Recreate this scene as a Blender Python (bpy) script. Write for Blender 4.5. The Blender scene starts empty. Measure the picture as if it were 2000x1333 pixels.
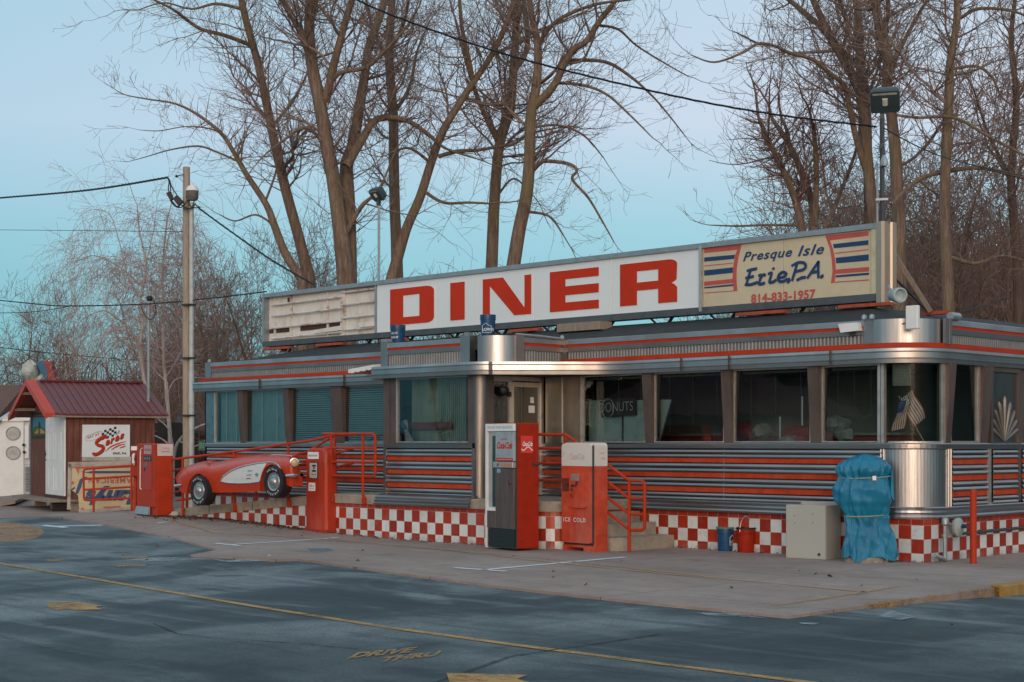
import bpy, math, random
import numpy as np
from mathutils import Vector, Matrix
random.seed(7)
S = bpy.context.scene
# ------------------------------------------------------------------ camera
F, H, HY = 3000.0, 1.6, 866.0
R2 = math.sqrt(.5)
CX, CY = 10.638, -18.434          # camera stands on the car park, looking 45 degrees to the diner front
cam_d = bpy.data.cameras.new('camera'); cam = bpy.data.objects.new('camera', cam_d)
S.collection.objects.link(cam); S.camera = cam
cam.location = (CX, CY, H); cam.rotation_euler = (math.radians(90), 0, math.radians(45))
cam_d.sensor_width = 36; cam_d.lens = F/2000*36; cam_d.shift_y = (HY-666.5)/2000
cam_d.clip_end = 2000; cam_d.clip_start = .1
# ------------------------------------------------------------------ light
SUN_AZ = (R2*.95, -R2*1.05)       # the glow of the set sun lies behind the camera
sun_d = bpy.data.lights.new('sun', 'SUN'); sun = bpy.data.objects.new('sun', sun_d)
S.collection.objects.link(sun)
sun_d.energy = .62; sun_d.angle = math.radians(22); sun_d.color = (1, .76, .58)
_v = Vector((-SUN_AZ[0], -SUN_AZ[1], -math.tan(math.radians(11))))
sun.rotation_euler = _v.to_track_quat('-Z', 'Y').to_euler()
W = bpy.data.worlds.new('World'); S.world = W; W.use_nodes = True
def world():
    nt = W.node_tree; N = nt.nodes; L = nt.links; N.clear()
    out = N.new('ShaderNodeOutputWorld')
    sky = N.new('ShaderNodeTexSky'); sky.sky_type = 'NISHITA'; sky.sun_disc = False
    sky.sun_elevation = math.radians(3); sky.sun_rotation = math.atan2(SUN_AZ[0], SUN_AZ[1]); sky.air_density = 1.0; sky.ozone_density = 2
    b1 = N.new('ShaderNodeBackground'); b1.inputs[1].default_value = .07; L.new(sky.outputs[0], b1.inputs[0])
    tc = N.new('ShaderNodeTexCoord'); sep = N.new('ShaderNodeSeparateXYZ'); L.new(tc.outputs['Generated'], sep.inputs[0])
    nz = N.new('ShaderNodeTexNoise'); nz.inputs['Scale'].default_value = 1.6; nz.inputs['Detail'].default_value = 2
    L.new(tc.outputs['Generated'], nz.inputs['Vector'])
    ma = N.new('ShaderNodeMath'); ma.operation = 'MULTIPLY_ADD'; L.new(nz.outputs[0], ma.inputs[0]); ma.inputs[1].default_value = .06
    L.new(sep.outputs['Z'], ma.inputs[2])
    cr = N.new('ShaderNodeValToRGB'); L.new(ma.outputs[0], cr.inputs[0]); e = cr.color_ramp.elements
    while len(e) > 1: e.remove(e[-1])
    stops = [(0, (.10, .19, .22)), (.035, (.07, .30, .41)), (.11, (.085, .34, .46)), (.165, (.17, .385, .50)), (.235, (.335, .455, .565)),
             (.31, (.30, .455, .55)), (.42, (.29, .45, .54)), (.6, (.37, .50, .58)), (1, (.42, .55, .64))]
    e[0].position = 0; e[0].color = stops[0][1]+(1,)
    for p, c in stops[1:]:
        q = e.new(p); q.color = c+(1,)
    # dusk glow round the azimuth of the set sun
    dot = N.new('ShaderNodeVectorMath'); dot.operation = 'DOT_PRODUCT'; L.new(tc.outputs['Generated'], dot.inputs[0])
    dot.inputs[1].default_value = Vector((SUN_AZ[0], SUN_AZ[1], .12)).normalized()
    gr = N.new('ShaderNodeValToRGB'); L.new(dot.outputs['Value'], gr.inputs[0]); g = gr.color_ramp.elements
    g[0].position = .62; g[0].color = (0, 0, 0, 1); g[1].position = 1; g[1].color = (1.7, 1.12, .78, 1)
    m = g.new(.9); m.color = (.62, .42, .31, 1)
    # paler, more lavender sky towards +Y (right of the picture)
    mr = N.new('ShaderNodeMapRange'); L.new(sep.outputs['Y'], mr.inputs[0]); mr.inputs[1].default_value = .40; mr.inputs[2].default_value = .92
    lav = N.new('ShaderNodeMixRGB'); lav.blend_type = 'MULTIPLY'; L.new(mr.outputs[0], lav.inputs[0]); L.new(cr.outputs[0], lav.inputs[1]); lav.inputs[2].default_value = (1.5, 1.14, 1.09, 1)
    add = N.new('ShaderNodeMixRGB'); add.blend_type = 'ADD'; add.inputs[0].default_value = 1
    L.new(lav.outputs[0], add.inputs[1]); L.new(gr.outputs[0], add.inputs[2])
    b2 = N.new('ShaderNodeBackground'); b2.inputs[1].default_value = .98; L.new(add.outputs[0], b2.inputs[0])
    sh = N.new('ShaderNodeAddShader'); L.new(b1.outputs[0], sh.inputs[0]); L.new(b2.outputs[0], sh.inputs[1]); L.new(sh.outputs[0], out.inputs[0])
world()
S.view_settings.view_transform = 'Standard'; S.view_settings.look = 'None'
S.view_settings.exposure = .20; S.view_settings.gamma = 1
S.render.engine = 'CYCLES'
# ------------------------------------------------------------------ pixel -> place
def ray(px, py):
    a = (px-1000)/F; return (R2*(a-1), R2*(a+1), -(py-HY)/F)
def AT(px, py, d):
    v = ray(px, py); return Vector((CX+v[0]*d, CY+v[1]*d, H+v[2]*d))
def PY(px, py, y=0):
    v = ray(px, py); s = (y-CY)/v[1]; return Vector((CX+v[0]*s, y, H+v[2]*s))
def PX(px, py, x=0):
    v = ray(px, py); s = (x-CX)/v[0]; return Vector((x, CY+v[1]*s, H+v[2]*s))
def sm(t): t = max(0, min(1, t)); return t*t*(3-2*t)
def gz(x, y):
    return .16*sm((-8.5-x)/6)*(1-sm((-1.9-y)/2.5))*sm((x+21)/3)
def G(px, py, dz=0):
    z = 0
    for _ in range(6):
        v = ray(px, py); s = (z-H)/v[2]; x = CX+v[0]*s; y = CY+v[1]*s; z = gz(x, y)
    return Vector((x, y, z+dz))
# ------------------------------------------------------------------ materials
MATS = {}
class NT:
    def __init__(s, name):
        s.m = bpy.data.materials.new(name); s.m.use_nodes = True; s.t = s.m.node_tree; s.N = s.t.nodes; s.L = s.t.links
        s.b = s.N['Principled BSDF']; s.out = s.N['Material Output']; s.tc = s.N.new('ShaderNodeTexCoord')
    def n(s, k, **kw):
        x = s.N.new('ShaderNode'+k)
        for a, v in kw.items(): setattr(x, a, v)
        return x
    def mth(s, op, a, b=None, c=None, clamp=False):
        x = s.n('Math', operation=op); x.use_clamp = clamp
        for i, v in enumerate((a, b, c)):
            if v is None: continue
            if hasattr(v, 'links'): s.L.new(v, x.inputs[i])
            else: x.inputs[i].default_value = v
        return x.outputs[0]
    def noise(s, scale, detail=4, rough=.6, stretch=None, co='Object', dist=0):
        x = s.n('TexNoise'); x.inputs['Scale'].default_value = scale; x.inputs['Detail'].default_value = detail
        x.inputs['Roughness'].default_value = rough; x.inputs['Distortion'].default_value = dist
        mp = s.n('Mapping'); s.L.new(s.tc.outputs[co], mp.inputs[0])
        if stretch: mp.inputs['Scale'].default_value = stretch
        s.L.new(mp.outputs[0], x.inputs['Vector']); return x.outputs[0]
    def ramp(s, v, stops):
        x = s.n('ValToRGB'); s.L.new(v, x.inputs[0]); e = x.color_ramp.elements
        while len(e) > 1: e.remove(e[-1])
        for i, (p, c) in enumerate(stops):
            q = e[0] if i == 0 else e.new(p)
            q.position = p; q.color = (c if len(c) == 4 else tuple(c)+(1,)) if not isinstance(c, (int, float)) else (c, c, c, 1)
        return x.outputs[0]
    def mix(s, f, a, b, blend='MIX'):
        x = s.n('MixRGB', blend_type=blend)
        for i, v in enumerate((f, a, b)):
            if hasattr(v, 'links'): s.L.new(v, x.inputs[i])
            elif i == 0: x.inputs[0].default_value = v
            else: x.inputs[i].default_value = tuple(v)+(1,)
        return x.outputs[0]
    def set(s, k, v):
        i = s.b.inputs[k]
        if hasattr(v, 'links'): s.L.new(v, i)
        elif isinstance(v, (tuple, list)): i.default_value = tuple(v)+(1,)
        else: i.default_value = v
    def bump(s, v, strength=.3, dist=.01):
        x = s.n('Bump'); x.inputs['Strength'].default_value = strength; x.inputs['Distance'].default_value = dist
        s.L.new(v, x.inputs['Height']); s.L.new(x.outputs[0], s.b.inputs['Normal'])
def simple(name, col, rough=.6, metal=0, var=.25, scale=6, bump=.15, dirt=None, stretch=None, bd=.004, spec=.5):
    if name in MATS: return MATS[name]
    n = NT(name); a = n.noise(scale, 5, .65, stretch)
    c2 = tuple(x*(1-var) for x in col); c3 = tuple(min(1, x*(1+var*.5)) for x in col)
    c = n.ramp(a, [(.3, c2), (.5, col), (.7, c3)])
    if dirt:
        d = n.noise(scale*.35, 6, .75, stretch); c = n.mix(n.ramp(d, [(.52, 0), (.68, 1)]), c, dirt)
    n.set('Base Color', c); n.set('Roughness', n.mth('MULTIPLY_ADD', a, .3, rough-.15)); n.set('Metallic', metal)
    n.b.inputs['Specular IOR Level'].default_value = spec
    if bump: n.bump(n.noise(scale*6, 3, .6, stretch), bump, bd)
    MATS[name] = n.m; return n.m
def stainless(name, col, rough, stretch, wav=.25, tint=None):
    n = NT(name); a = n.noise(1.3, 4, .6, stretch); d = n.noise(14, 3, .6, stretch)
    c = n.ramp(a, [(.3, tuple(x*.72 for x in col)), (.6, col)])
    if tint: c = n.mix(n.ramp(n.noise(.9, 3, .6, stretch, dist=.6), [(.45, 0), (.7, .8)]), c, tint)
    n.set('Base Color', c); n.set('Metallic', 1.0)
    n.set('Roughness', n.ramp(a, [(.3, rough+.12), (.7, rough)]))
    h = n.mth('ADD', n.mth('MULTIPLY', a, 1.0), n.mth('MULTIPLY', d, .12)); n.bump(h, wav, .02)
    MATS[name] = n.m; return n.m
steel = stainless('brushed_steel', (.385, .375, .37), .28, (.6, .6, 5), .22, (.38, .29, .26))  # brownish tint: reflected patches painted into the steel colour
drumst = stainless('fluted_steel', (.50, .49, .48), .30, (5, 5, .3), .28)
fascia = stainless('dull_steel', (.42, .40, .39), .38, (1, 1, 1), .15, (.30, .25, .22))
pilst = simple('bronzed_steel', (.135, .10, .088), .42, metal=.45, var=.3, scale=2, stretch=(1.5, 1.5, .8), bump=.05)
redp = simple('red_paint', (.41, .036, .009), .55, var=.2, scale=4, dirt=(.32, .04, .018), bump=.05, spec=.25)
redr = simple('faded_red_paint', (.42, .050, .017), .65, var=.3, scale=7, dirt=(.36, .08, .045), bump=.05, spec=.2)
reds = simple('signal_red_paint', (.31, .019, .005), .5, var=.2, scale=9, bump=.08, spec=.2)
white = simple('white_paint', (.72, .74, .73), .5, var=.1, scale=3, bump=.04)
alum = simple('aluminium_trim', (.55, .52, .49), .4, metal=.75, var=.2, scale=8)
darkm = simple('dark_metal', (.05, .055, .06), .5, metal=.3)
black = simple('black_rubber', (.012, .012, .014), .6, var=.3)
roofm = simple('roof_membrane', (.014, .022, .026), .75, var=.5, scale=5, dirt=(.03, .04, .045))
wood = simple('weathered_wood', (.26, .21, .17), .85, var=.35, scale=5, stretch=(4, 4, .5))
greym = simple('galvanised_metal', (.33, .37, .39), .45, metal=.6, var=.2)
blueb = simple('blue_plastic', (.008, .065, .16), .4, var=.15)
chrome = simple('chrome', (.62, .62, .63), .12, metal=1, var=.1, bump=0)
cream = simple('cream_panel', (.56, .49, .34), .55, var=.06, scale=1.2, dirt=(.47, .41, .28), bump=.03)
navy = simple('navy_paint', (.008, .045, .13), .5, var=.1, bump=0)
brick = simple('faded_pink_red', (.46, .085, .07), .55, var=.15, scale=5, bump=0)
signred = simple('sign_red', (.50, .034, .009), .55, var=.08, scale=2, bump=0, spec=.2)
signwhite = simple('sign_white', (.70, .76, .78), .35, var=.05, scale=1, bump=0)
def mat_tile():
    n = NT('checker_tiles'); sp = n.n('SeparateXYZ'); n.L.new(n.tc.outputs['Object'], sp.inputs[0])
    u = n.mth('DIVIDE', n.mth('ADD', sp.outputs[0], sp.outputs[1]), .191); v = n.mth('DIVIDE', n.mth('SUBTRACT', sp.outputs[2], .495), .189)
    par = n.mth('ABSOLUTE', n.mth('MODULO', n.mth('ADD', n.mth('FLOOR', u), n.mth('FLOOR', v)), 2))
    par = n.mth('GREATER_THAN', par, .5)                     # 1 -> red
    top = n.mth('GREATER_THAN', v, 0); isred = n.mth('MAXIMUM', par, top)
    fu = n.mth('ABSOLUTE', n.mth('SUBTRACT', n.mth('FRACT', u), .5)); fv = n.mth('ABSOLUTE', n.mth('SUBTRACT', n.mth('FRACT', v), .5))
    gr = n.mth('GREATER_THAN', n.mth('MAXIMUM', fu, fv), .482)
    cell = n.n('CombineXYZ'); n.L.new(n.mth('FLOOR', u), cell.inputs[0]); n.L.new(n.mth('FLOOR', v), cell.inputs[1])
    wn = n.n('TexWhiteNoise', noise_dimensions='2D'); n.L.new(cell.outputs[0], wn.inputs['Vector'])
    r = n.mix(wn.outputs[0], (.25, .015, .005), (.40, .034, .010)); w = n.mix(wn.outputs[0], (.50, .54, .55), (.68, .71, .71))
    c = n.mix(isred, w, r); c = n.mix(gr, c, (.42, .27, .20))
    z = n.ramp(sp.outputs[2], [(.0, 1), (.09, 0)]); dn = n.noise(5, 6, .8)
    c = n.mix(n.mth('MULTIPLY', n.ramp(dn, [(.5, 0), (.75, .5)]), 1.0), c, (.22, .17, .14))
    c = n.mix(n.mth('MULTIPLY', z, n.ramp(dn, [(.4, 0), (.6, .7)])), c, (.2, .16, .13))
    n.set('Base Color', c); n.set('Roughness', n.mth('MULTIPLY_ADD', dn, .5, .1)); n.bump(gr, -.35, .003)
    MATS['tile'] = n.m; return n.m
tilem = mat_tile()
def mat_corr():
    n = NT('corrugated_band'); sp = n.n('SeparateXYZ'); n.L.new(n.tc.outputs['Object'], sp.inputs[0]); a = n.noise(4, 4)
    n.set('Base Color', n.ramp(a, [(.3, (.19, .19, .19)), (.7, (.27, .265, .26))])); n.set('Metallic', .55); n.set('Roughness', .55)
    MATS['corr'] = n.m; return n.m
corr = mat_corr()
def mat_glass(name, tint, fac):
    n = NT(name); N = n.N; N.remove(n.b); tr = n.n('BsdfTransparent'); tr.inputs[0].default_value = tint+(1,)
    gl = n.n('BsdfGlossy'); gl.inputs['Roughness'].default_value = .015; gl.inputs['Color'].default_value = (.85, .95, 1, 1)
    fr = n.n('Fresnel'); fr.inputs[0].default_value = fac
    bp = n.n('Bump'); bp.inputs['Strength'].default_value = .12; bp.inputs['Distance'].default_value = .02; n.L.new(n.noise(1.5, 2), bp.inputs['Height'])
    n.L.new(bp.outputs[0], gl.inputs['Normal'])
    mx = n.n('MixShader'); n.L.new(fr.outputs[0], mx.inputs[0]); n.L.new(tr.outputs[0], mx.inputs[1]); n.L.new(gl.outputs[0], mx.inputs[2])
    n.L.new(mx.outputs[0], n.out.inputs[0]); MATS[name] = n.m; return n.m
glass = mat_glass('window_glass', (.78, .90, .89), 1.62); glassc = mat_glass('curved_window_glass', (.66, .80, .78), 1.16)
glassb = mat_glass('blue_window_glass', (.74, .92, .93), 1.6)
def mat_ground(kind):
    n = NT(kind)
    if kind == 'asphalt':
        big = n.noise(.30, 5, .62, (1, .75, 1), dist=.8); mid = n.noise(1.1, 5, .7); fine = n.noise(34, 5, .85); sp = n.noise(110, 2, .8)
        c = n.ramp(big, [(.38, (.020, .040, .048)), (.45, (.060, .092, .102)), (.51, (.175, .222, .232)), (.60, (.25, .295, .30)), (.70, (.19, .23, .24))])
        c = n.mix(n.ramp(mid, [(.35, .5), (.6, 0)]), c, (.026, .048, .056)); c = n.mix(n.ramp(fine, [(.38, .7), (.56, 0)]), c, (.03, .045, .05))
        c = n.mix(n.ramp(sp, [(.60, 0), (.70, .6)]), c, (.22, .25, .26))
        st = n.n('TexNoise'); st.inputs['Scale'].default_value = 1.0; st.inputs['Detail'].default_value = 6; st.inputs['Roughness'].default_value = .7; ms = n.n('Mapping'); ms.inputs['Rotation'].default_value = (0, 0, math.radians(-45)); ms.inputs['Scale'].default_value = (.22, 1.5, 1); n.L.new(n.tc.outputs['Object'], ms.inputs[0]); n.L.new(ms.outputs[0], st.inputs['Vector'])
        c = n.mix(n.ramp(st.outputs[0], [(.36, .65), (.47, 0)]), c, (.018, .034, .041)); c = n.mix(n.ramp(st.outputs[0], [(.53, 0), (.66, .55)]), c, (.23, .265, .27))
        spots = n.noise(.9, 3, .5, dist=.3); c = n.mix(n.ramp(spots, [(.66, 0), (.72, .7)]), c, (.012, .020, .024))
        vo = n.n('TexVoronoi', feature='DISTANCE_TO_EDGE'); vo.inputs['Scale'].default_value = .22
        mp = n.n('Mapping'); n.L.new(n.tc.outputs['Object'], mp.inputs[0]); wob = n.n('VectorMath', operation='MULTIPLY_ADD')
        nz = n.n('TexNoise'); nz.inputs['Scale'].default_value = 1.1; nz.inputs['Detail'].default_value = 6; n.L.new(mp.outputs[0], nz.inputs[0])
        n.L.new(nz.outputs[1], wob.inputs[0]); wob.inputs[1].default_value = (1.2, 1.2, 0); n.L.new(mp.outputs[0], wob.inputs[2]); n.L.new(wob.outputs[0], vo.inputs['Vector'])
        sp3 = n.n('SeparateXYZ'); n.L.new(n.tc.outputs['Object'], sp3.inputs[0]); lane = n.mth('ADD', n.mth('MULTIPLY', n.mth('SUBTRACT', sp3.outputs[0], sp3.outputs[1]), .0707), n.mth('MULTIPLY', n.noise(.35, 5, .6, (1, .8, 1), dist=.8), 1.3))
        c = n.mix(n.ramp(lane, [(.0, 0), (.0, 0), (1, 0)]) if 0 else n.mth('MULTIPLY', n.mth('SUBTRACT', lane, 1.28), 3.2, clamp=True), c, n.mix(.60, c, (.008, .022, .028)))
        crk = n.ramp(n.mth('ADD', vo.outputs['Distance'], n.mth('MULTIPLY', n.ramp(n.noise(.5, 2), [(.42, 1), (.55, 0)]), .1)), [(.0, 1), (.006, 0)])
        c = n.mix(n.mth('MULTIPLY', crk, .28), c, (.014, .020, .024))
        n.set('Base Color', c); n.set('Roughness', n.ramp(big, [(.35, .62), (.6, .85)])); n.b.inputs['Specular IOR Level'].default_value = .35
        n.bump(n.mth('ADD', n.mth('MULTIPLY', fine, .6), n.mth('MULTIPLY', sp, .5)), .55, .012)
    else:
        big = n.noise(.5, 5, .6, (.6, 1.2, 1), dist=.5); mid = n.noise(3, 6, .75); fine = n.noise(60, 3, .7)
        c = n.ramp(big, [(.3, (.24, .18, .15)), (.5, (.33, .255, .218)), (.7, (.39, .315, .275))])
        c = n.mix(n.ramp(mid, [(.3, .5), (.6, 0)]), c, (.17, .13, .12)); c = n.mix(n.ramp(fine, [(.3, .35), (.6, 0)]), c, (.1, .085, .08))
        c = n.mix(n.ramp(n.noise(1.4, 5, .7, dist=.6), [(.60, 0), (.70, .6)]), c, (.10, .085, .078)); c = n.mix(n.ramp(n.noise(7, 3, .6), [(.68, 0), (.73, .8)]), c, (.07, .06, .055))
        sp = n.n('SeparateXYZ'); n.L.new(n.tc.outputs['Object'], sp.inputs[0])
        jx = n.mth('ABSOLUTE', n.mth('SUBTRACT', n.mth('FRACT', n.mth('DIVIDE', sp.outputs[0], 3.05)), .5)); jy = n.mth('ABSOLUTE', n.mth('SUBTRACT', n.mth('FRACT', n.mth('DIVIDE', sp.outputs[1], 2.9)), .5))
        j = n.mth('GREATER_THAN', n.mth('MAXIMUM', jx, jy), .4965)
        c = n.mix(n.mth('MULTIPLY', j, .6), c, (.055, .045, .042))
        n.set('Base Color', c); n.set('Roughness', .85); n.bump(n.mth('SUBTRACT', n.mth('MULTIPLY', fine, .4), j), .3, .01)
    MATS[kind] = n.m; return n.m
asph = mat_ground('asphalt'); conc = mat_ground('apron_concrete')
slabc = simple('slab_concrete', (.30, .26, .21), .85, var=.3, scale=6, dirt=(.17, .145, .12), bump=.35)
def mat_worn(name, col, lo, hi):
    n = NT(name); a = n.noise(9, 8, .85); b = n.noise(1.3, 4, .6)
    s = n.mth('ADD', n.mth('MULTIPLY', a, .65), n.mth('MULTIPLY', b, .35))
    f = n.ramp(s, [(lo, 0), (hi, 1)])
    n.set('Base Color', col); n.set('Roughness', .8); n.set('Alpha', f); MATS[name] = n.m; return n.m
yel = mat_worn('worn_yellow_line', (.44, .25, .085), .34, .54); yelf = mat_worn('faint_yellow_line', (.46, .26, .12), .38, .60)
whl = mat_worn('worn_white_line', (.60, .68, .72), .30, .46); blul = mat_worn('worn_blue_mark', (.10, .22, .30), .42, .6)
kerby = simple('yellow_kerb_paint', (.33, .19, .045), .8, var=.3, scale=8, dirt=(.2, .15, .1), bump=.3)
def mat_bark(name, c1, c2, moss=None):
    n = NT(name); a = n.noise(13, 7, .8, (1, 1, .13)); c = n.ramp(a, [(.36, tuple(x*.55 for x in c1)), (.5, c1), (.68, c2)])
    if moss: c = n.mix(n.ramp(n.noise(1.1, 3), [(.5, 0), (.68, .75)]), c, moss)
    n.set('Base Color', c); n.set('Roughness', .9); n.bump(a, 1.0, .06); MATS[name] = n.m; return n.m
bark = mat_bark('brown_bark', (.205, .138, .100), (.35, .26, .195), (.19, .155, .065))
barkd = mat_bark('dark_bark', (.12, .075, .058), (.19, .125, .095))
barkw = mat_bark('birch_bark', (.52, .45, .42), (.66, .60, .56))
twig = simple('twig_bark', (.24, .165, .135), .9, bump=0); twigr = simple('reddish_twig_bark', (.22, .135, .11), .9, bump=0); twigw = simple('birch_twig_bark', (.46, .33, .31), .9, bump=0)
# ------------------------------------------------------------------ mesh builder
def wl(o):
    v = Vector((0, 0, 0))
    while o: v = v+o.location; o = o.parent
    return v
def tag(o, label=None, cat=None, group=None, kind=None):
    if label: o['label'] = label
    if cat: o['category'] = cat
    if group: o['group'] = group
    if kind: o['kind'] = kind
    return o
def thing(name, label, cat, loc=(0, 0, 0), rz=0, group=None):
    o = bpy.data.objects.new(name, None); S.collection.objects.link(o); o.empty_display_size = .2
    o.location = loc; o.rotation_euler = (0, 0, rz); return tag(o, label, cat, group)
class MB:
    """collects shapes; local=True: coordinates are already the parent's"""
    def __init__(s, local=False): s.v = []; s.f = []; s.mi = []; s.cur = 0; s.local = local; s.sm = []; s.smooth = False; s.cuts = []
    def add(s, vs, fs):
        b = len(s.v); s.cuts.append((b, len(s.f))); s.v += [tuple(x) for x in vs]
        for f in fs: s.f.append(tuple(i+b for i in f)); s.mi.append(s.cur); s.sm.append(s.smooth)
    def box(s, x0, x1, y0, y1, z0, z1):
        s.add([(x0, y0, z0), (x1, y0, z0), (x1, y1, z0), (x0, y1, z0), (x0, y0, z1), (x1, y0, z1), (x1, y1, z1), (x0, y1, z1)],
              [(0, 3, 2, 1), (4, 5, 6, 7), (0, 1, 5, 4), (1, 2, 6, 5), (2, 3, 7, 6), (3, 0, 4, 7)])
    def bbox(s, x0, x1, y0, y1, z0, z1, b=.01):
        """box with chamfered edges"""
        c = [(x0, x1), (y0, y1), (z0, z1)]; vs = []; idx = {}
        for i in (0, 1):
            for j in (0, 1):
                for k in (0, 1):
                    for ax in range(3):
                        p = [c[0][i], c[1][j], c[2][k]]
                        for q in range(3):
                            if q != ax: p[q] += b if (i, j, k)[q] == 0 else -b
                        idx[(i, j, k, ax)] = len(vs); vs.append(p)
        fs = []
        for ax in range(3):
            a1, a2 = [q for q in range(3) if q != ax]
            for s_ in (0, 1):
                o = []
                for u, w in ((0, 0), (1, 0), (1, 1), (0, 1)):
                    t = [0, 0, 0]; t[ax] = s_; t[a1] = u; t[a2] = w; o.append(idx[(t[0], t[1], t[2], ax)])
                fs.append(o if (s_ == 1) == (ax != 1) else o[::-1])
        for ax in range(3):       # edges along ax
            a1, a2 = [q for q in range(3) if q != ax]
            for u in (0, 1):
                for w in (0, 1):
                    t0 = [0, 0, 0]; t0[a1] = u; t0[a2] = w; t1 = list(t0); t1[ax] = 1
                    fs.append([idx[(*t0, a1)], idx[(*t1, a1)], idx[(*t1, a2)], idx[(*t0, a2)]])
        for i in (0, 1):
            for j in (0, 1):
                for k in (0, 1): fs.append([idx[(i, j, k, a)] for a in range(3)])
        s.add(vs, fs)
    def hexa(s, p):   # 8 points like box
        s.add(p, [(0, 3, 2, 1), (4, 5, 6, 7), (0, 1, 5, 4), (1, 2, 6, 5), (2, 3, 7, 6), (3, 0, 4, 7)])
    def quad(s, a, b, c, d): s.add([a, b, c, d], [(0, 1, 2, 3)])
    def poly(s, pts): s.add(pts, [tuple(range(len(pts)))])
    def prism(s, pts, n, t):
        """flat outline pts extruded by n*t"""
        n = Vector(n)*t; k = len(pts); a = [Vector(p) for p in pts]; b = [p+n for p in a]
        s.add(a+b, [tuple(range(k))[::-1], tuple(range(k, 2*k))]+[(i, (i+1) % k, (i+1) % k+k, i+k) for i in range(k)])
    def tube(s, pts, r, n=8, caps=True):
        pts = [Vector(p) for p in pts]; k = len(pts); rs = r if isinstance(r, (list, tuple)) else [r]*k
        t0 = (pts[1]-pts[0]).normalized(); up = Vector((0, 0, 1)) if abs(t0.z) < .9 else Vector((1, 0, 0)); u = t0.cross(up).normalized(); vs = []
        for i, p in enumerate(pts):
            t = ((pts[min(i+1, k-1)]-pts[max(i-1, 0)])).normalized(); u = (u-t*u.dot(t)).normalized(); w = t.cross(u)
            for j in range(n): a = 2*math.pi*j/n; vs.append(p+(u*math.cos(a)+w*math.sin(a))*rs[i])
        fs = [(i*n+j, i*n+(j+1) % n, (i+1)*n+(j+1) % n, (i+1)*n+j) for i in range(k-1) for j in range(n)]
        if caps: fs += [tuple(range(n))[::-1], tuple(range((k-1)*n, k*n))]
        o = s.smooth; s.smooth = True; s.add(vs, fs); s.smooth = o
    def lathe(s, prof, c=(0, 0, 0), n=24, axis='z', sy=1, a0=0):
        vs = []; m = len(prof)
        for r, z in prof:
            for j in range(n):
                a = 2*math.pi*j/n+a0; x, y = r*math.cos(a), r*math.sin(a)*sy
                p = (x, y, z) if axis == 'z' else ((x, -z, y) if axis == 'y' else (z, x, y)); vs.append((p[0]+c[0], p[1]+c[1], p[2]+c[2]))
        fs = [(i*n+j, i*n+(j+1) % n, (i+1)*n+(j+1) % n, (i+1)*n+j) for i in range(m-1) for j in range(n)]
        o = s.smooth; s.smooth = True; s.add(vs, fs); s.smooth = o
        s.add([vs[j] for j in range(n)], [tuple(range(n))[::-1]]); s.add([vs[(m-1)*n+j] for j in range(n)], [tuple(range(n))])
    def sweep(s, path, prof, mats=None, smooth=False):
        """path: (x, y, nx, ny); prof: (offset outward, z)"""
        o = s.smooth; s.smooth = smooth; c0 = s.cur; m = len(prof)
        vs = [(x+nx*q, y+ny*q, z) for x, y, nx, ny in path for q, z in prof]; b = len(s.v); s.v += vs
        for i in range(len(path)-1):
            for j in range(m-1):
                s.f.append((b+i*m+j, b+(i+1)*m+j, b+(i+1)*m+j+1, b+i*m+j+1)); s.mi.append(mats[j] if mats else s.cur); s.sm.append(smooth)
        s.smooth = o; s.cur = c0
    def build(s, name, mat, parent=None, origin=None):
        me = bpy.data.meshes.new(name); off = Vector((0, 0, 0)); o = bpy.data.objects.new(name, me)
        if parent and not s.local: off = wl(parent)
        if origin is not None: o.location = Vector(origin)-(off if parent and not s.local else Vector((0, 0, 0))); off = Vector(origin)
        vs = [(x-off.x, y-off.y, z-off.z) for x, y, z in s.v] if off.length else s.v
        me.from_pydata(vs, [], s.f)
        for m in (mat if isinstance(mat, (list, tuple)) else [mat]): me.materials.append(m)
        me.polygons.foreach_set('material_index', s.mi); me.polygons.foreach_set('use_smooth', s.sm)
        me.update()
        if any(s.sm): me.set_sharp_from_angle(angle=math.radians(38))
        S.collection.objects.link(o)
        if parent: o.parent = parent
        return o
    def each(s, name, mat, parent=None):
        """every shape that was added becomes a mesh of its own"""
        out = []; cuts = s.cuts+[(len(s.v), len(s.f))]
        for (v0, f0), (v1, f1) in zip(cuts, cuts[1:]):
            if f1 == f0: continue
            q = MB(s.local); q.v = s.v[v0:v1]; q.f = [tuple(i-v0 for i in f) for f in s.f[f0:f1]]; q.mi = s.mi[f0:f1]; q.sm = s.sm[f0:f1]; out.append(q.build(name, mat, parent))
        return out
def structure(o): o['kind'] = 'structure'; return o
def text_mesh(body, shear=0, bold=0, spacing=1.0):
    cu = bpy.data.curves.new('t', 'FONT'); cu.body = body; cu.shear = shear; cu.offset = bold; cu.space_character = spacing; cu.resolution_u = 4; cu.size = 1
    ob = bpy.data.objects.new('t', cu); S.collection.objects.link(ob); bpy.context.view_layer.update()
    me = bpy.data.meshes.new_from_object(ob.evaluated_get(bpy.context.evaluated_depsgraph_get()))
    vs = [tuple(v.co) for v in me.vertices]; fs = [tuple(p.vertices) for p in me.polygons]
    bpy.data.objects.remove(ob); bpy.data.curves.remove(cu); bpy.data.meshes.remove(me); return vs, fs
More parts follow.
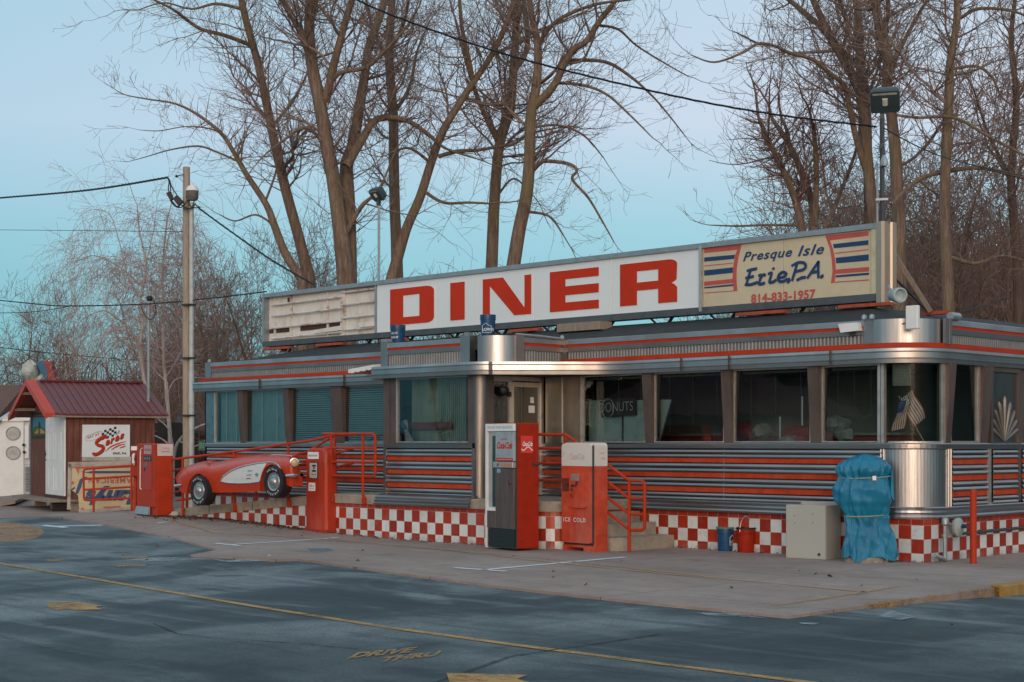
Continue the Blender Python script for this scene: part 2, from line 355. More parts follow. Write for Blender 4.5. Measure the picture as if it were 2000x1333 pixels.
def text_to(mb, body, O, ux, uz, w, h, shear=0, bold=0, spacing=1.0, lift=0, bend=None):
    """lay the words into the box at O spanned by ux (length w) and uz (length h)"""
    vs, fs = text_mesh(body, shear, bold, spacing); xs = [v[0] for v in vs]; ys = [v[1] for v in vs]
    x0, x1, y0, y1 = min(xs), max(xs), min(ys), max(ys); ux = Vector(ux).normalized(); uz = Vector(uz).normalized(); O = Vector(O); n = ux.cross(uz)
    P = []
    for x, y, z in vs:
        a = (x-x0)/(x1-x0); b = (y-y0)/(y1-y0); q = O+ux*(a*w)+uz*(b*h)+n*lift
        if bend: q += uz*bend(a)
        P.append(q)
    mb.add(P, fs)
def arc(cx, cy, r, a0, a1, n):
    return [(cx+r*math.cos(a0+(a1-a0)*i/n), cy+r*math.sin(a0+(a1-a0)*i/n), math.cos(a0+(a1-a0)*i/n), math.sin(a0+(a1-a0)*i/n)) for i in range(n+1)]
def copy_tree(o, parent=None):
    c = o.copy(); S.collection.objects.link(c)
    if parent: c.parent = parent
    for ch in o.children: copy_tree(ch, c)
    return c
X3 = Vector((1, 0, 0)); Y3 = Vector((0, 1, 0)); Z3 = Vector((0, 0, 1))
# ================================================================== GROUND
def ground():
    mb = MB(); x0, x1, y0, y1 = -60, 20, -30, 30
    xs = [-900, -200]+[x0+i*1.0 for i in range(x1-x0+1)]+[200, 900]; ys = [-900, -200]+[y0+i*1.0 for i in range(y1-y0+1)]+[200, 900]
    def h(x, y):
        z = gz(x, y)-.03
        if x > 1.5: z -= .085*sm((y+6)/4.5)*sm((x-1.5)/.6)
        return z
    vs = [(x, y, h(x, y)) for y in ys for x in xs]; n = len(xs)
    mb.add(vs, [(j*n+i, j*n+i+1, (j+1)*n+i+1, (j+1)*n+i) for j in range(len(ys)-1) for i in range(n-1)])
    structure(mb.build('asphalt_ground', asph))
    # concrete apron in front of the diner
    edge = [G(*p) for p in [(0, 1006), (120, 1012), (215, 1018), (330, 1047), (425, 1074), (372, 1084), (450, 1088), (545, 1094), (575, 1091), (860, 1130), (1000, 1148), (1250, 1175), (1540, 1203)]]
    mb = MB(); xr = 2.33
    pts = [(p.x, p.y) for p in edge]
    xs = sorted(set([round(p[0], 3) for p in pts]+[-30+.5*i for i in range(0, 65) if -30+.5*i < xr]+[xr]))
    def fy(x):
        for (a, b), (c, d) in zip(pts, pts[1:]):
            if min(a, c) <= x <= max(a, c) and a != c: return b+(d-b)*(x-a)/(c-a)
        return pts[0][1] if x < pts[0][0] else pts[-1][1]
    prev = None; NY = 14
    for x in xs:
        f = fy(x) if x > -21 else -2.7+(x+21)*.25; col = [(x, f, gz(x, f)-.05)]+[(x, f+(7.5-f)*(j/NY)**1.5, gz(x, f+(7.5-f)*(j/NY)**1.5)) for j in range(NY+1)]
        if prev:
            for j in range(len(col)-1): mb.quad(prev[j], col[j], col[j+1], prev[j+1])
        prev = col
    for j in range(1, len(prev)-1): a, b = prev[j], prev[j+1]; mb.quad(a, (a[0], a[1], -.2), (b[0], b[1], -.2), b)
    structure(mb.build('concrete_apron', conc))
    # kerb along the right edge, yellow paint
    mb = MB(); f = -6.4
    mb.prism([(xr+.002, -5.2, -.1), (xr+.10, -5.2, -.1), (xr+.10, -5.2, .004), (xr+.002, -5.2, .012)], (0, 1, 0), 2.6)
    k2 = MB(); k2.prism([(xr+.002, -2.6, -.2), (xr+.16, -2.6, -.2), (xr+.14, -2.6, .010), (xr+.12, -2.6, .03), (xr+.002, -2.6, .03)], (0, 1, 0), 10)
    structure(k2.build('kerb', kerby)); structure(mb.build('kerb_edge', mat_worn('worn_kerb_paint', (.36, .21, .06), .48, .62)))
ground()
def strip(name, px, w, mat, lift=.006, ends=None):
    pts = [G(*p) for p in px]; mb = MB()
    q = []
    for a, b in zip(pts, pts[1:]):
        n = max(1, int((b-a).length/1.0)); q += [a.lerp(b, i/n) for i in range(n)]
    q.append(pts[-1])
    for i in range(len(q)-1):
        a, b = q[i], q[i+1]; t = (b-a).normalized(); s = Vector((-t.y, t.x, 0))*w/2
        mb.quad(*[Vector((v.x, v.y, zz(v.x, v.y)+lift)) for v in (a-s, b-s, b+s, a+s)])
    return structure(mb.build(name, mat))
def zz(x, y):    # top of whatever paves the place: apron or asphalt
    inside = x < 2.33 and y > (-6.45 if x > -6.6 else (-5.4 if x > -8.7 else (-5.3+(x+8.7)*(-3.4/8.8) if x > -17.5 else -2.0)))
    if inside: return gz(x, y)
    z = gz(x, y)-.03
    if x > 1.5: z -= .085*sm((y+6)/4.5)*sm((x-1.5)/.6)
    return z
def gpoly(name, px, mat, lift=.007):
    mb = MB(); pts = [G(*p) for p in px]; mb.poly([(v.x, v.y, zz(v.x, v.y)+lift) for v in pts]); return structure(mb.build(name, mat))
strip('yellow_lane_line', [(-150, 1072), (0, 1097), (200, 1130), (500, 1180), (750, 1219), (1000, 1253), (1300, 1291), (1620, 1331), (1800, 1355)], .10, yel)
strip('white_parking_line', [(420, 1062), (470, 1067)], .10, whl); strip('white_parking_line', [(448, 1065), (560, 1058), (660, 1051)], .10, whl)
strip('white_parking_line', [(888, 1110), (990, 1117)], .10, whl); strip('white_parking_line', [(945, 1114), (1100, 1100), (1222, 1089)], .10, whl)
strip('white_parking_line', [(85, 1023), (130, 1027)], .12, whl); strip('white_parking_line', [(100, 1025), (330, 1018)], .10, whl)
strip('faint_yellow_line', [(180, 1004), (420, 1030), (640, 1054), (900, 1078), (1100, 1096), (1430, 1133), (1690, 1157)], .09, yelf)
strip('faint_yellow_line', [(640, 1052), (860, 1074), (1080, 1100), (1400, 1132)], .06, yelf, .009)
strip('faint_yellow_line', [(1510, 1184), (1620, 1168), (1755, 1146)], .10, yelf)
strip('grey_seam', [(830, 1333), (1000, 1275), (1290, 1233)], .05, mat_worn('tar_seam', (.014, .022, .027), .40, .62))
strip('tar_seam', [(300, 1212), (345, 1232), (410, 1240), (600, 1252), (700, 1262)], .03, MATS['tar_seam'])
strip('faded_white_line', [(0, 1236), (140, 1266), (300, 1300), (400, 1330)], .10, mat_worn('ghost_line', (.12, .16, .17), .45, .75))
gpoly('yellow_arrow', [(95, 1173), (104, 1170), (152, 1171), (200, 1179), (186, 1181), (200, 1186), (150, 1187), (128, 1185), (112, 1187), (93, 1181)], yel)
gpoly('yellow_arrow', [(872, 1308), (1030, 1312), (1010, 1320), (1062, 1333), (1062, 1345), (884, 1345)], yel)
gpoly('blue_spray_mark', [(600, 1072), (640, 1071), (655, 1076), (630, 1079), (606, 1077)], blul)
for p in ([(250, 1090), (300, 1085), (390, 1087), (420, 1089), (360, 1092), (280, 1094)], [(410, 1088), (440, 1092), (500, 1087), (530, 1090), (520, 1093), (440, 1095)]): gpoly('worn_white_patch', p, mat_worn('w%d' % p[0][0], (.3, .36, .38), .4, .6))
for p in ([(88, 1091), (126, 1088), (128, 1091), (100, 1094)], [(232, 1084), (288, 1083), (290, 1087), (240, 1087)], [(225, 1101), (284, 1099), (286, 1103), (230, 1104)]): gpoly('worn_yellow_patch', p, yelf)
gpoly('white_chalk_patch', [(478, 1090), (500, 1092), (530, 1088), (528, 1084), (505, 1090)], whl)
gpoly('round_yellow_marking', [(84+0*k, 0) if 0 else (10+76*math.cos(k*.3927), 1037+19*math.sin(k*.3927)) for k in range(16)], yelf)
gpoly('worn_white_patch', [(1360, 1192), (1440, 1194), (1500, 1203), (1440, 1200), (1380, 1197)], MATS['w250'])
gpoly('worn_white_patch', [(1560, 1211), (1600, 1212), (1590, 1215), (1565, 1214)], MATS['w250'])
gpoly('worn_white_patch', [(1740, 1187), (1790, 1200), (1760, 1206), (1715, 1200)], MATS['w250'])
def ground_words():
    mb = MB()
    for w, a, b, c in (('DRIVE', (678, 1281), (800, 1269), (699, 1269)), ('THRU', (735, 1289), (851, 1276), (752, 1277.5))):
        O = G(*a); B = G(*b); C = G(*c); ux = (B-O); uz = Vector((-1, 1, 0)).normalized()
        vs, fs = text_mesh(w, 0, .05); xs = [v[0] for v in vs]; ys = [v[1] for v in vs]
        mb.add([Vector((O.x, O.y, 0))+Vector((ux.x, ux.y, 0))*((v[0]-min(xs))/(max(xs)-min(xs)))+Vector((C.x-O.x, C.y-O.y, 0))*((v[1]-min(ys))/(max(ys)-min(ys)))+Vector((0, 0, -.022)) for v in vs], fs)
    structure(mb.build('drive_thru_words', mat_worn('worn_yellow_words', (.40, .23, .08), .33, .58)))
ground_words()
def litter():
    rnd = random.Random(4); mb = MB()
    def leaf(x, y, r, z=None):
        zt = (zz(x, y) if z is None else z)+.012; a = rnd.random()*6.28; t = rnd.uniform(-.6, .6); u = Vector((math.cos(a), math.sin(a), t*.4))*r; w = Vector((-math.sin(a), math.cos(a), rnd.uniform(0, .8)))*r*.5
        c = Vector((x, y, zt)); mb.add([c-u, c-w+Z3*.004, c+u, c+w+Z3*r*.4], [(0, 1, 2), (0, 2, 3)])
    for _ in range(520):
        x = rnd.uniform(-15.8, -11.2) ; y = -1.75-abs(rnd.gauss(0, .16))*(1+(x < -14)); leaf(x, y, rnd.uniform(.015, .045))
    for _ in range(240):
        x = rnd.uniform(-10.7, 0); leaf(x, (-1.72 if x < -5.4 else -.02)-abs(rnd.gauss(0, .12)), rnd.uniform(.012, .03))
    for _ in range(36): leaf(rnd.uniform(-20, 4), rnd.uniform(-9, -2), rnd.uniform(.015, .04))
    tag(mb.build('fallen_leaves', simple('dead_leaf', (.085, .05, .03), .9, var=.5, scale=12)), 'dry brown fallen leaves and grit along the foot of the tiled walls', 'leaves', None, 'stuff')
litter()
for i, (p, s) in enumerate((((350, 1009), .1), ((400, 1006), .09))):
    mb = MB(); c = G(*p); rnd = random.Random(i)
    mb.lathe([(s*.6, 0), (s, s*.4), (s*.8, s*.9), (s*.3, s*1.15)], (c.x, c.y-.1, c.z-.01), 7); mb.v = [(x+rnd.uniform(-.02, .02), y+rnd.uniform(-.02, .02), z) for x, y, z in mb.v]
    tag(mb.build('stone', simple('pale_stone', (.42, .38, .34), .9, bump=.4)), ['pale broken stone at the foot of the ramp railing post', 'pale broken stone where the checkered ramp tiles begin'][i], 'stone', 'stones at the foot of the ramp')
# ================================================================== DINER
XL = -16.95; YB = 6.4
diner = thing('diner', 'long stainless steel diner with red bands and a red and white checkered tile base', 'diner', (-8.5, 3.2, 0))
def bpath(r, off=0, xl=XL, yb=YB):
    return [(xl, 0, 0, -1)]+[(xl+(-r-xl)*i/4, 0, 0, -1) for i in range(1, 4)]+arc(-r, r, r, -math.pi/2, 0, 12)+[(0, 2, 1, 0), (0, yb, 1, 0)]
lpath = [(XL, YB, -1, 0), (XL, 0, -1, 0)]
def skirt():
    mb = MB(); mb.box(XL, 0, 0, YB, -.3, .575); o = mb.build('tile_base', tilem, diner, origin=(0, 0, 0))
skirt()
def ribs(z0, z1, n, d=.028):
    out = []; h = (z1-z0)/n
    for i in range(n):
        b = z0+i*h; out += [(-.004, b), (d, b+.007), (d*1.12, b+h*.35), (d*.7, b+h*.75), (.004, b+h-.006), (-.004, b+h-.004)]
    return out
BANDS = [(.86, .939), (1.083, 1.159), (1.307, 1.378)]
def cladding(path, name, zb=.735, parent=diner, base=True):
    mb = MB()
    def band(z0, z1): mb.cur = 1; mb.sweep(path, [(-.002, z0), (.012, z0+.004), (.012, z1-.004), (-.002, z1)]); mb.cur = 0
    mb.sweep(path, ribs(zb, .86, 2)); mb.sweep(path, ribs(.939, 1.083, 2)); mb.sweep(path, ribs(1.159, 1.307, 2)); mb.sweep(path, ribs(1.378, 1.515, 2))
    for b in BANDS: band(*b)
    return mb.build(name, [steel, redr], parent)
fr = [(XL+.05+i*(-.62-XL-.05)/12, 0, 0, -1) for i in range(13)]
cladding(fr, 'ribbed_panel')
cladding([(0, .72, 1, 0), (0, 1.72, 1, 0)], 'ribbed_panel'); cladding([(0, 1.84, 1, 0), (0, 2.62, 1, 0)], 'ribbed_panel'); cladding([(0, 2.75, 1, 0), (0, YB, 1, 0)], 'ribbed_panel')
def body():
    mb = MB(); p = bpath(.58)
    mb.sweep(p, [(-.05, .57), (.09, .575), (.095, .60), (.085, .625), (.06, .63), (.07, .66), (.065, .685), (.04, .69), (.045, .72), (.03, .735), (-.02, .737)])
    mb.sweep(lpath, [(.05, .57), (.05, 2.7)])
    mb.build('base_moulding', steel, diner)
    mb = MB(); mb.sweep(p, [(-.06, 1.515), (.03, 1.518), (.035, 1.53), (.035, 1.585), (.02, 1.602), (-.2, 1.606)]); mb.build('window_sill', steel, diner)
    mb = MB(); a = arc(-.58, .58, .58, -math.pi/2, 0, 60)
    a = [(x+nx*.0012*math.sin(i*2.1), y+ny*.0012*math.sin(i*2.1), nx, ny) for i, (x, y, nx, ny) in enumerate(a)]
    mb.sweep(a, [(.012, .735), (.012, 1.515)], smooth=True); mb.build('corner_drum', drumst, diner)
    mb = MB()
    for x in (-.60, -.645): mb.tube([(x, -.02, .73), (x, -.02, 1.52)], .012, 6)
    mb.box(-.665, -.58, -.012, .02, .73, 1.517)
    for y in (.60, .665): mb.tube([(.03, y, .73), (.03, y, 1.52)], .014, 6)
    mb.box(-.02, .022, .57, .71, .73, 1.517); mb.box(-.02, .03, 1.715, 1.84, .73, 1.517)
    mb.each('corner_trim', alum, diner)
    # joints in the cladding
    mb = MB()
    for x in (-3.32, -6.3, -12.9): mb.box(x-.004, x+.004, -.016, 0, .735, 1.515)
    mb.each('panel_joint', greym, diner)
body()
def awning():
    # canopy outline: main front, diagonal over the entry, porch front
    o = .0
    right = arc(-.72, .62, .74, -math.pi/2, 0, 16)                     # corner
    main = [(-5.45, -.12, 0, -1)]+[(-5.45+(i+1)*(4.73/5), -.12, 0, -1) for i in range(4)]+[(x, y, nx, ny) for x, y, nx, ny in right]+[(.02, 3, 1, 0), (.02, YB, 1, 0)]
    d = R2
    diag = [(-6.75, -1.42, d, -d), (-5.62, -.22, .62, -.78)]
    pc = arc(-7.12, -1.2, .48, -math.pi/2, -math.pi/4, 6)
    porch = [(-9.62, -1.1, -1, 0), (-9.62, -1.45, -.92, -.38), (-9.45, -1.66, -.4, -.92), (-9.2, -1.68, 0, -1), (-8.2, -1.68, 0, -1)]+pc
    left = [(-17.3, .3, -1, 0), (-17.3, -.02, -.9, -.4), (-17.2, -.12, -.2, -1), (-17.0, -.12, 0, -1), (-13.2, -.12, 0, -1), (-9.55, -.12, 0, -1)]
    prof = [(-.16, 2.69), (.04, 2.688), (.046, 2.742), (.060, 2.746), (.062, 2.757), (.047, 2.761), (.047, 2.832), (.060, 2.836), (.062, 2.847), (.047, 2.851), (.042, 2.888), (-.3, 2.90)]
    cont = porch+[(-6.78, -1.45, d, -d), (-6.0, -.67, d, -d), (-5.62, -.29, .65, -.75), (-5.4, -.17, .3, -.95), (-5.1, -.12, 0, -1)]+main[1:]
    for nm, p in (('awning_band', cont), ('awning_band', left)):
        mb = MB(); mb.sweep(p, prof, smooth=True); o_ = mb.build(nm, stainless('awning_steel', (.52, .51, .50), .32, (1.2, 1.2, 1), .14, (.42, .36, .32)) if 'awning_steel' not in MATS else MATS['awning_steel'], diner)
    mb = MB()     # joints across the awning band
    for x in (-14.8, -12.1, -10.2, -4.0, -3.1, -1.35): mb.box(x-.004, x+.004, -.2, -.15, 2.69, 2.885)
    mb.each('awning_joint', darkm, diner)
    mb = MB(); mb.poly([(-16.9, -.11, 2.7), (XL, YB, 2.7), (0, YB, 2.7), (0, .6, 2.7), (-.2, .1, 2.7), (-.72, -.10, 2.7), (-5.4, -.10, 2.7), (-5.9, -.45, 2.7), (-6.78, -1.35, 2.7), (-7.2, -1.6, 2.7), (-9.5, -1.6, 2.7), (-9.5, -.11, 2.7)]); mb.build('soffit', simple('soffit_paint', (.10, .12, .12), .8), diner)
    # red stripe standing on the awning
    def rs(p): m = MB(); m.sweep(p, [(-.03, 2.893), (.02, 2.895), (.022, 2.962), (-.03, 2.965)], smooth=True); return m
    rs([(-6.52, -.10, 0, -1), (-5.45, -.10, 0, -1)]+main[1:]).build('red_stripe', redp, diner)
    rs([(-17.05, .3, -1, 0), (-17.05, -.08, -.7, -.7), (-17.03, -.10, 0, -1), (-13, -.10, 0, -1), (-9.6, -.10, 0, -1)]).build('red_stripe', redp, diner)
    # parapet: corrugated band, steel strip, thin red line, cap
    def corrug(path, nm='corrugated_band'):
        m = MB(); P = []
        for a, b in zip(path, path[1:]):
            A = Vector(a[:2]); B = Vector(b[:2]); n = max(1, int((B-A).length/.0155))
            for i in range(n):
                p = A.lerp(B, i/n); k = len(P) % 4; o_ = (.0, .010, .010, .0)[k]; P.append((p.x+a[2]*o_, p.y+a[3]*o_, a[2], a[3]))
        m.sweep(P, [(0, 2.90), (0, 3.092)]); m.build(nm, corr, diner)
    def para(path):
        m = MB(); m.sweep(path, [(0, 3.088), (.03, 3.09), (.035, 3.16), (.015, 3.165), (.015, 3.21), (.03, 3.212), (.02, 3.285), (.0, 3.295), (-.35, 3.30)], mats=[0, 0, 0, 1, 0, 0, 0, 2]); m.build('parapet_cap', [fascia, redp, roofm], diner)
    f1 = [(-6.5, 0, 0, -1), (-.9, 0, 0, -1)]; f2 = [(-16.75, 0, 0, -1), (-9.45, 0, 0, -1)]; f3 = [(0, .66, 1, 0), (0, YB, 1, 0)]
    f4 = [(-9.25, -1.5, 0, -1), (-7.42, -1.5, 0, -1)]; f5 = [(-6.62, -1.05, 1, 0), (-6.62, 0, 1, 0)]
    for f in (f1, f2, f3, f4, f5): corrug(f); para(f)
    m = MB(); m.sweep(arc(-.72, .62, .68, -math.pi/2, 0, 48), [(.02, 2.95), (.02, 3.29), (-.1, 3.3)], smooth=True); m.build('corner_fascia_drum', drumst, diner)
    m = MB(); m.sweep(arc(-7.05, -1.07, .43, -math.pi/2, 0, 20), [(.02, 2.89), (.02, 3.31), (-.1, 3.32)], smooth=True); m.build('corner_fascia_drum', drumst, diner)
    m = MB(); m.box(-.9, -.73, -.045, .05, 2.95, 3.30); m.box(.0, .045, .5, .66, 2.95, 3.30); m.box(-.02, .05, .60, .66, 2.95, 3.30)
    m.box(-7.44, -7.22, -1.535, -1.4, 2.89, 3.32); m.box(-6.68, -6.58, -1.12, -.94, 2.89, 3.32); m.box(-9.42, -9.24, -1.535, -1.4, 2.89, 3.32); m.box(-16.95, -16.74, -.035, .1, 2.96, 3.30); m.box(-6.64, -6.5, -.05, .04, 2.89, 3.30)
    m.each('fascia_post', fascia, diner)
    m = MB()
    for p in ((-.76, -.06, 3.30), (-.88, -.06, 3.30), (-16.78, -.04, 3.3), (-6.6, -.03, 3.3)): m.lathe([(.035, 0), (.04, .03), (.03, .06), (.01, .07)], p, 8)
    m.box(-7.36, -7.26, -1.52, -1.42, 3.32, 3.38); m.box(-9.42, -9.28, -1.52, -1.4, 3.32, 3.37); m.tube([(.02, .66, 3.34), (.02, .88, 3.34)], .055, 10)
    m.each('rail_cap', greym, diner)
    m = MB(); m.tube([(-6.66, -1.05, 3.34), (-6.63, -.5, 3.33), (-6.6, -.02, 3.31)], .022, 6); m.build('loose_trim_rail', greym, diner)
awning()
def roof():
    mb = MB(); z0 = 3.25; a = [(XL+.1, .06, z0), (-.85, .06, z0), (-.2, .7, z0), (-.06, YB, z0), (XL+.1, YB, z0)]
    r = [(-14.7, 1.3, 3.60), (-1.6, 1.3, 3.60), (-1.6, 1.3, 3.60), (-1.5, 5.6, 3.60), (-14.7, 5.6, 3.60)]
    mb.add(a+r, [(0, 1, 6, 5), (1, 2, 6), (2, 3, 8, 6), (3, 4, 9, 8), (4, 0, 5, 9), (5, 6, 8, 9)]); mb.build('roof', roofm, diner)
    mb = MB(); mb.prism([(-9.35, .1, 3.1), (-9.35, -1.42, 3.1), (-7.2, -1.42, 3.1), (-6.85, -1.3, 3.1), (-6.7, -1.0, 3.1), (-6.7, .1, 3.1)], (0, 0, 1), .2); mb.build('porch_roof', roofm, diner)
roof()
# ---------------------------------------------- windows
def slats(mb, x0, x1, y, z0, z1, p=.042):
    z = z0
    while z < z1: mb.add([(x0, y-.006, z), (x1, y-.006, z), (x1, y+.012, z+p*.66), (x0, y+.012, z+p*.66)], [(0, 1, 2, 3)]); z += p
blindm = simple('blind_slat', (.33, .42, .43), .6, var=.1, bump=0); blindt = simple('tall_blind_slat', (.28, .38, .38), .6, var=.15, bump=0)
def window(x0, x1, y, mode=None, z0=1.61, z1=2.69, gm=None, fw=.022):
    f = MB(); d = .03
    f.box(x0, x0+fw*1.3, y-d, y+d, z0, z1); f.box(x1-fw, x1, y-d*.6, y+d, z0, z1); f.box(x0+fw*1.3, x1-fw, y-d, y+d, z0, z0+fw*.8); f.box(x0+fw*1.3, x1-fw, y-d*.6, y+d, z1-fw, z1)
    w = f.build('window', alum, diner)
    g = MB(); g.quad((x0+fw, y, z0+fw*.5), (x1-fw, y, z0+fw*.5), (x1-fw, y, z1-fw*.5), (x0+fw, y, z1-fw*.5)); g.build('pane', gm or glass, w)
    if mode:
        b = MB()
        if mode == 'slats': slats(b, x0+.03, x1-.03, y+.07, z0+.02, z1-.02)
        else:
            b.quad((x0+.02, y+.12, z0), (x1-.02, y+.12, z0), (x1-.02, y+.12, z1), (x0+.02, y+.12, z1))
            cd = MB()
            for k in range(1, 3): xx = x0+(x1-x0)*k/3+.05*(k-1); cd.box(xx-.007, xx+.007, y+.06, y+.07, z0, z1)
            cd.build('blind_cord', white, w)
        b.build('blind', blindm if mode == 'slats' else blindt, w)
    return w
def wx(px): return PY(px, 866, .03).x
for a, b, m, g in ((421, 471, 'sheet', glassb), (481, 560, 'sheet', glassb), (570, 653, 'slats', glassb), (673, 752, 'slats', glassb), (1138, 1263, None, None), (1278, 1416, None, None), (1433, 1585, None, None), (1606, 1718, None, None)):
    window(wx(a), wx(b), .03, m, gm=g)
def pillar(x0, x1, parent=diner):
    m = MB(); t = -.10; b = -.01; z0, z1 = 1.604, 2.695; bk = .12
    m.hexa([(x0, b, z0), (x1, b, z0), (x1, bk, z0), (x0, bk, z0), (x0, t, z1), (x1, t, z1), (x1, bk, z1), (x0, bk, z1)]); return m.build('window_pillar', pilst, parent)
for a, b in ((470, 481), (559, 570), (652, 673), (1261, 1278), (1415, 1433), (1584, 1605)): pillar(PY(a, 866, 0).x, PY(b, 866, 0).x)
def corner_glazing():
    m = MB(); m.box(XL, wx(421), -.01, .12, 1.604, 2.70); m.build('corner_post', simple('teal_steel', (.22, .30, .33), .35, metal=.9), diner)
    c = arc(-.58, .58, .56, -math.pi/2+.05, -.12, 14)
    f = MB(); f.sweep(c, [(.02, 1.60), (.02, 1.625), (-.03, 1.63)]); f.box(-.70, -.655, -.02, .05, 1.604, 2.695); f.box(-.645, -.60, -.02, .05, 1.604, 2.695); f.box(-.055, .005, .50, .56, 1.604, 2.695)
    w = f.build('window', alum, diner)
    g = MB(); g.sweep(c, [(-.005, 1.615), (-.005, 2.70)], smooth=True); g.build('pane', glassc, w)
    b = MB(); cc = arc(-.58, .58, .44, -math.pi/2+.05, -math.pi/2+.62, 6)
    z = 2.40
    while z < 2.68: b.sweep(cc, [(0, z), (.008, z+.014)]); z += .02
    b.sweep(cc, [(0, 2.385), (.01, 2.395)]); b.build('blind', simple('pale_blind', (.25, .24, .21), .7, bump=0), w)
    # end face: pillar, window, pillar, door
    for y0, y1 in ((.56, .70), (1.52, 1.74)):
        m = MB(); m.hexa([(.01, y0, 1.604), (.01, y1, 1.604), (-.12, y1, 1.604), (-.12, y0, 1.604), (.10, y0, 2.695), (.10, y1, 2.695), (-.12, y1, 2.695), (-.12, y0, 2.695)]); m.build('window_pillar', pilst, diner)
    f = MB(); f.box(-.06, 0, .70, .735, 1.604, 2.695); f.box(-.06, 0, 1.485, 1.52, 1.604, 2.695); f.box(-.06, 0, .735, 1.485, 1.604, 1.63)
    w = f.build('window', alum, diner); g = MB(); g.quad((-.03, .73, 1.62), (-.03, 1.49, 1.62), (-.03, 1.49, 2.695), (-.03, .73, 2.695)); g.build('pane', glass, w)
    dm = stainless('door_steel', (.33, .33, .32), .3, (1, 1, .6), .2, (.2, .17, .16))
    f = MB(); f.box(-.05, .03, 1.80, 1.86, .76, 2.69); f.box(-.05, .03, 2.62, 2.70, .76, 2.69); f.box(-.05, .03, 1.86, 2.62, 2.62, 2.69); f.box(-.05, .03, 1.86, 2.62, 1.52, 1.6)
    dr = f.build('side_door', pilst, diner); f = MB(); f.box(-.04, 0, 1.86, 2.62, 1.6, 2.62); f.build('door_panel', dm, dr)
    f = MB()      # sunburst pressed into the steel
    for k in range(-4, 5):
        a = math.pi/2-k*.27; ln = .66-.065*abs(k); c0 = Vector((.004, 2.24, 1.62)); 
        p = [c0+Vector((0, math.cos(a)*t_*ln+(.012*k*(t_**3)), math.sin(a)*t_*ln)) for t_ in (0, .25, .5, .75, .92, 1)]; f.tube(p, [.004, .013, .022, .03, .03, .008], 6)
    f.build('sunburst', simple('dull_sunburst', (.20, .18, .165), .45, metal=.5, var=.2), dr)
    f = MB()
    for z in (.9, 1.2, 1.45): f.lathe([(.012, 0), (.014, .02), (.004, .025)], (.03, 1.83, z), 8, 'x')
    f.each('hinge', chrome, dr)
    m = MB(); m.box(-.1, 0, 2.7, YB, 1.6, 2.7); m.build('rear_panel', pilst, diner)
corner_glazing()
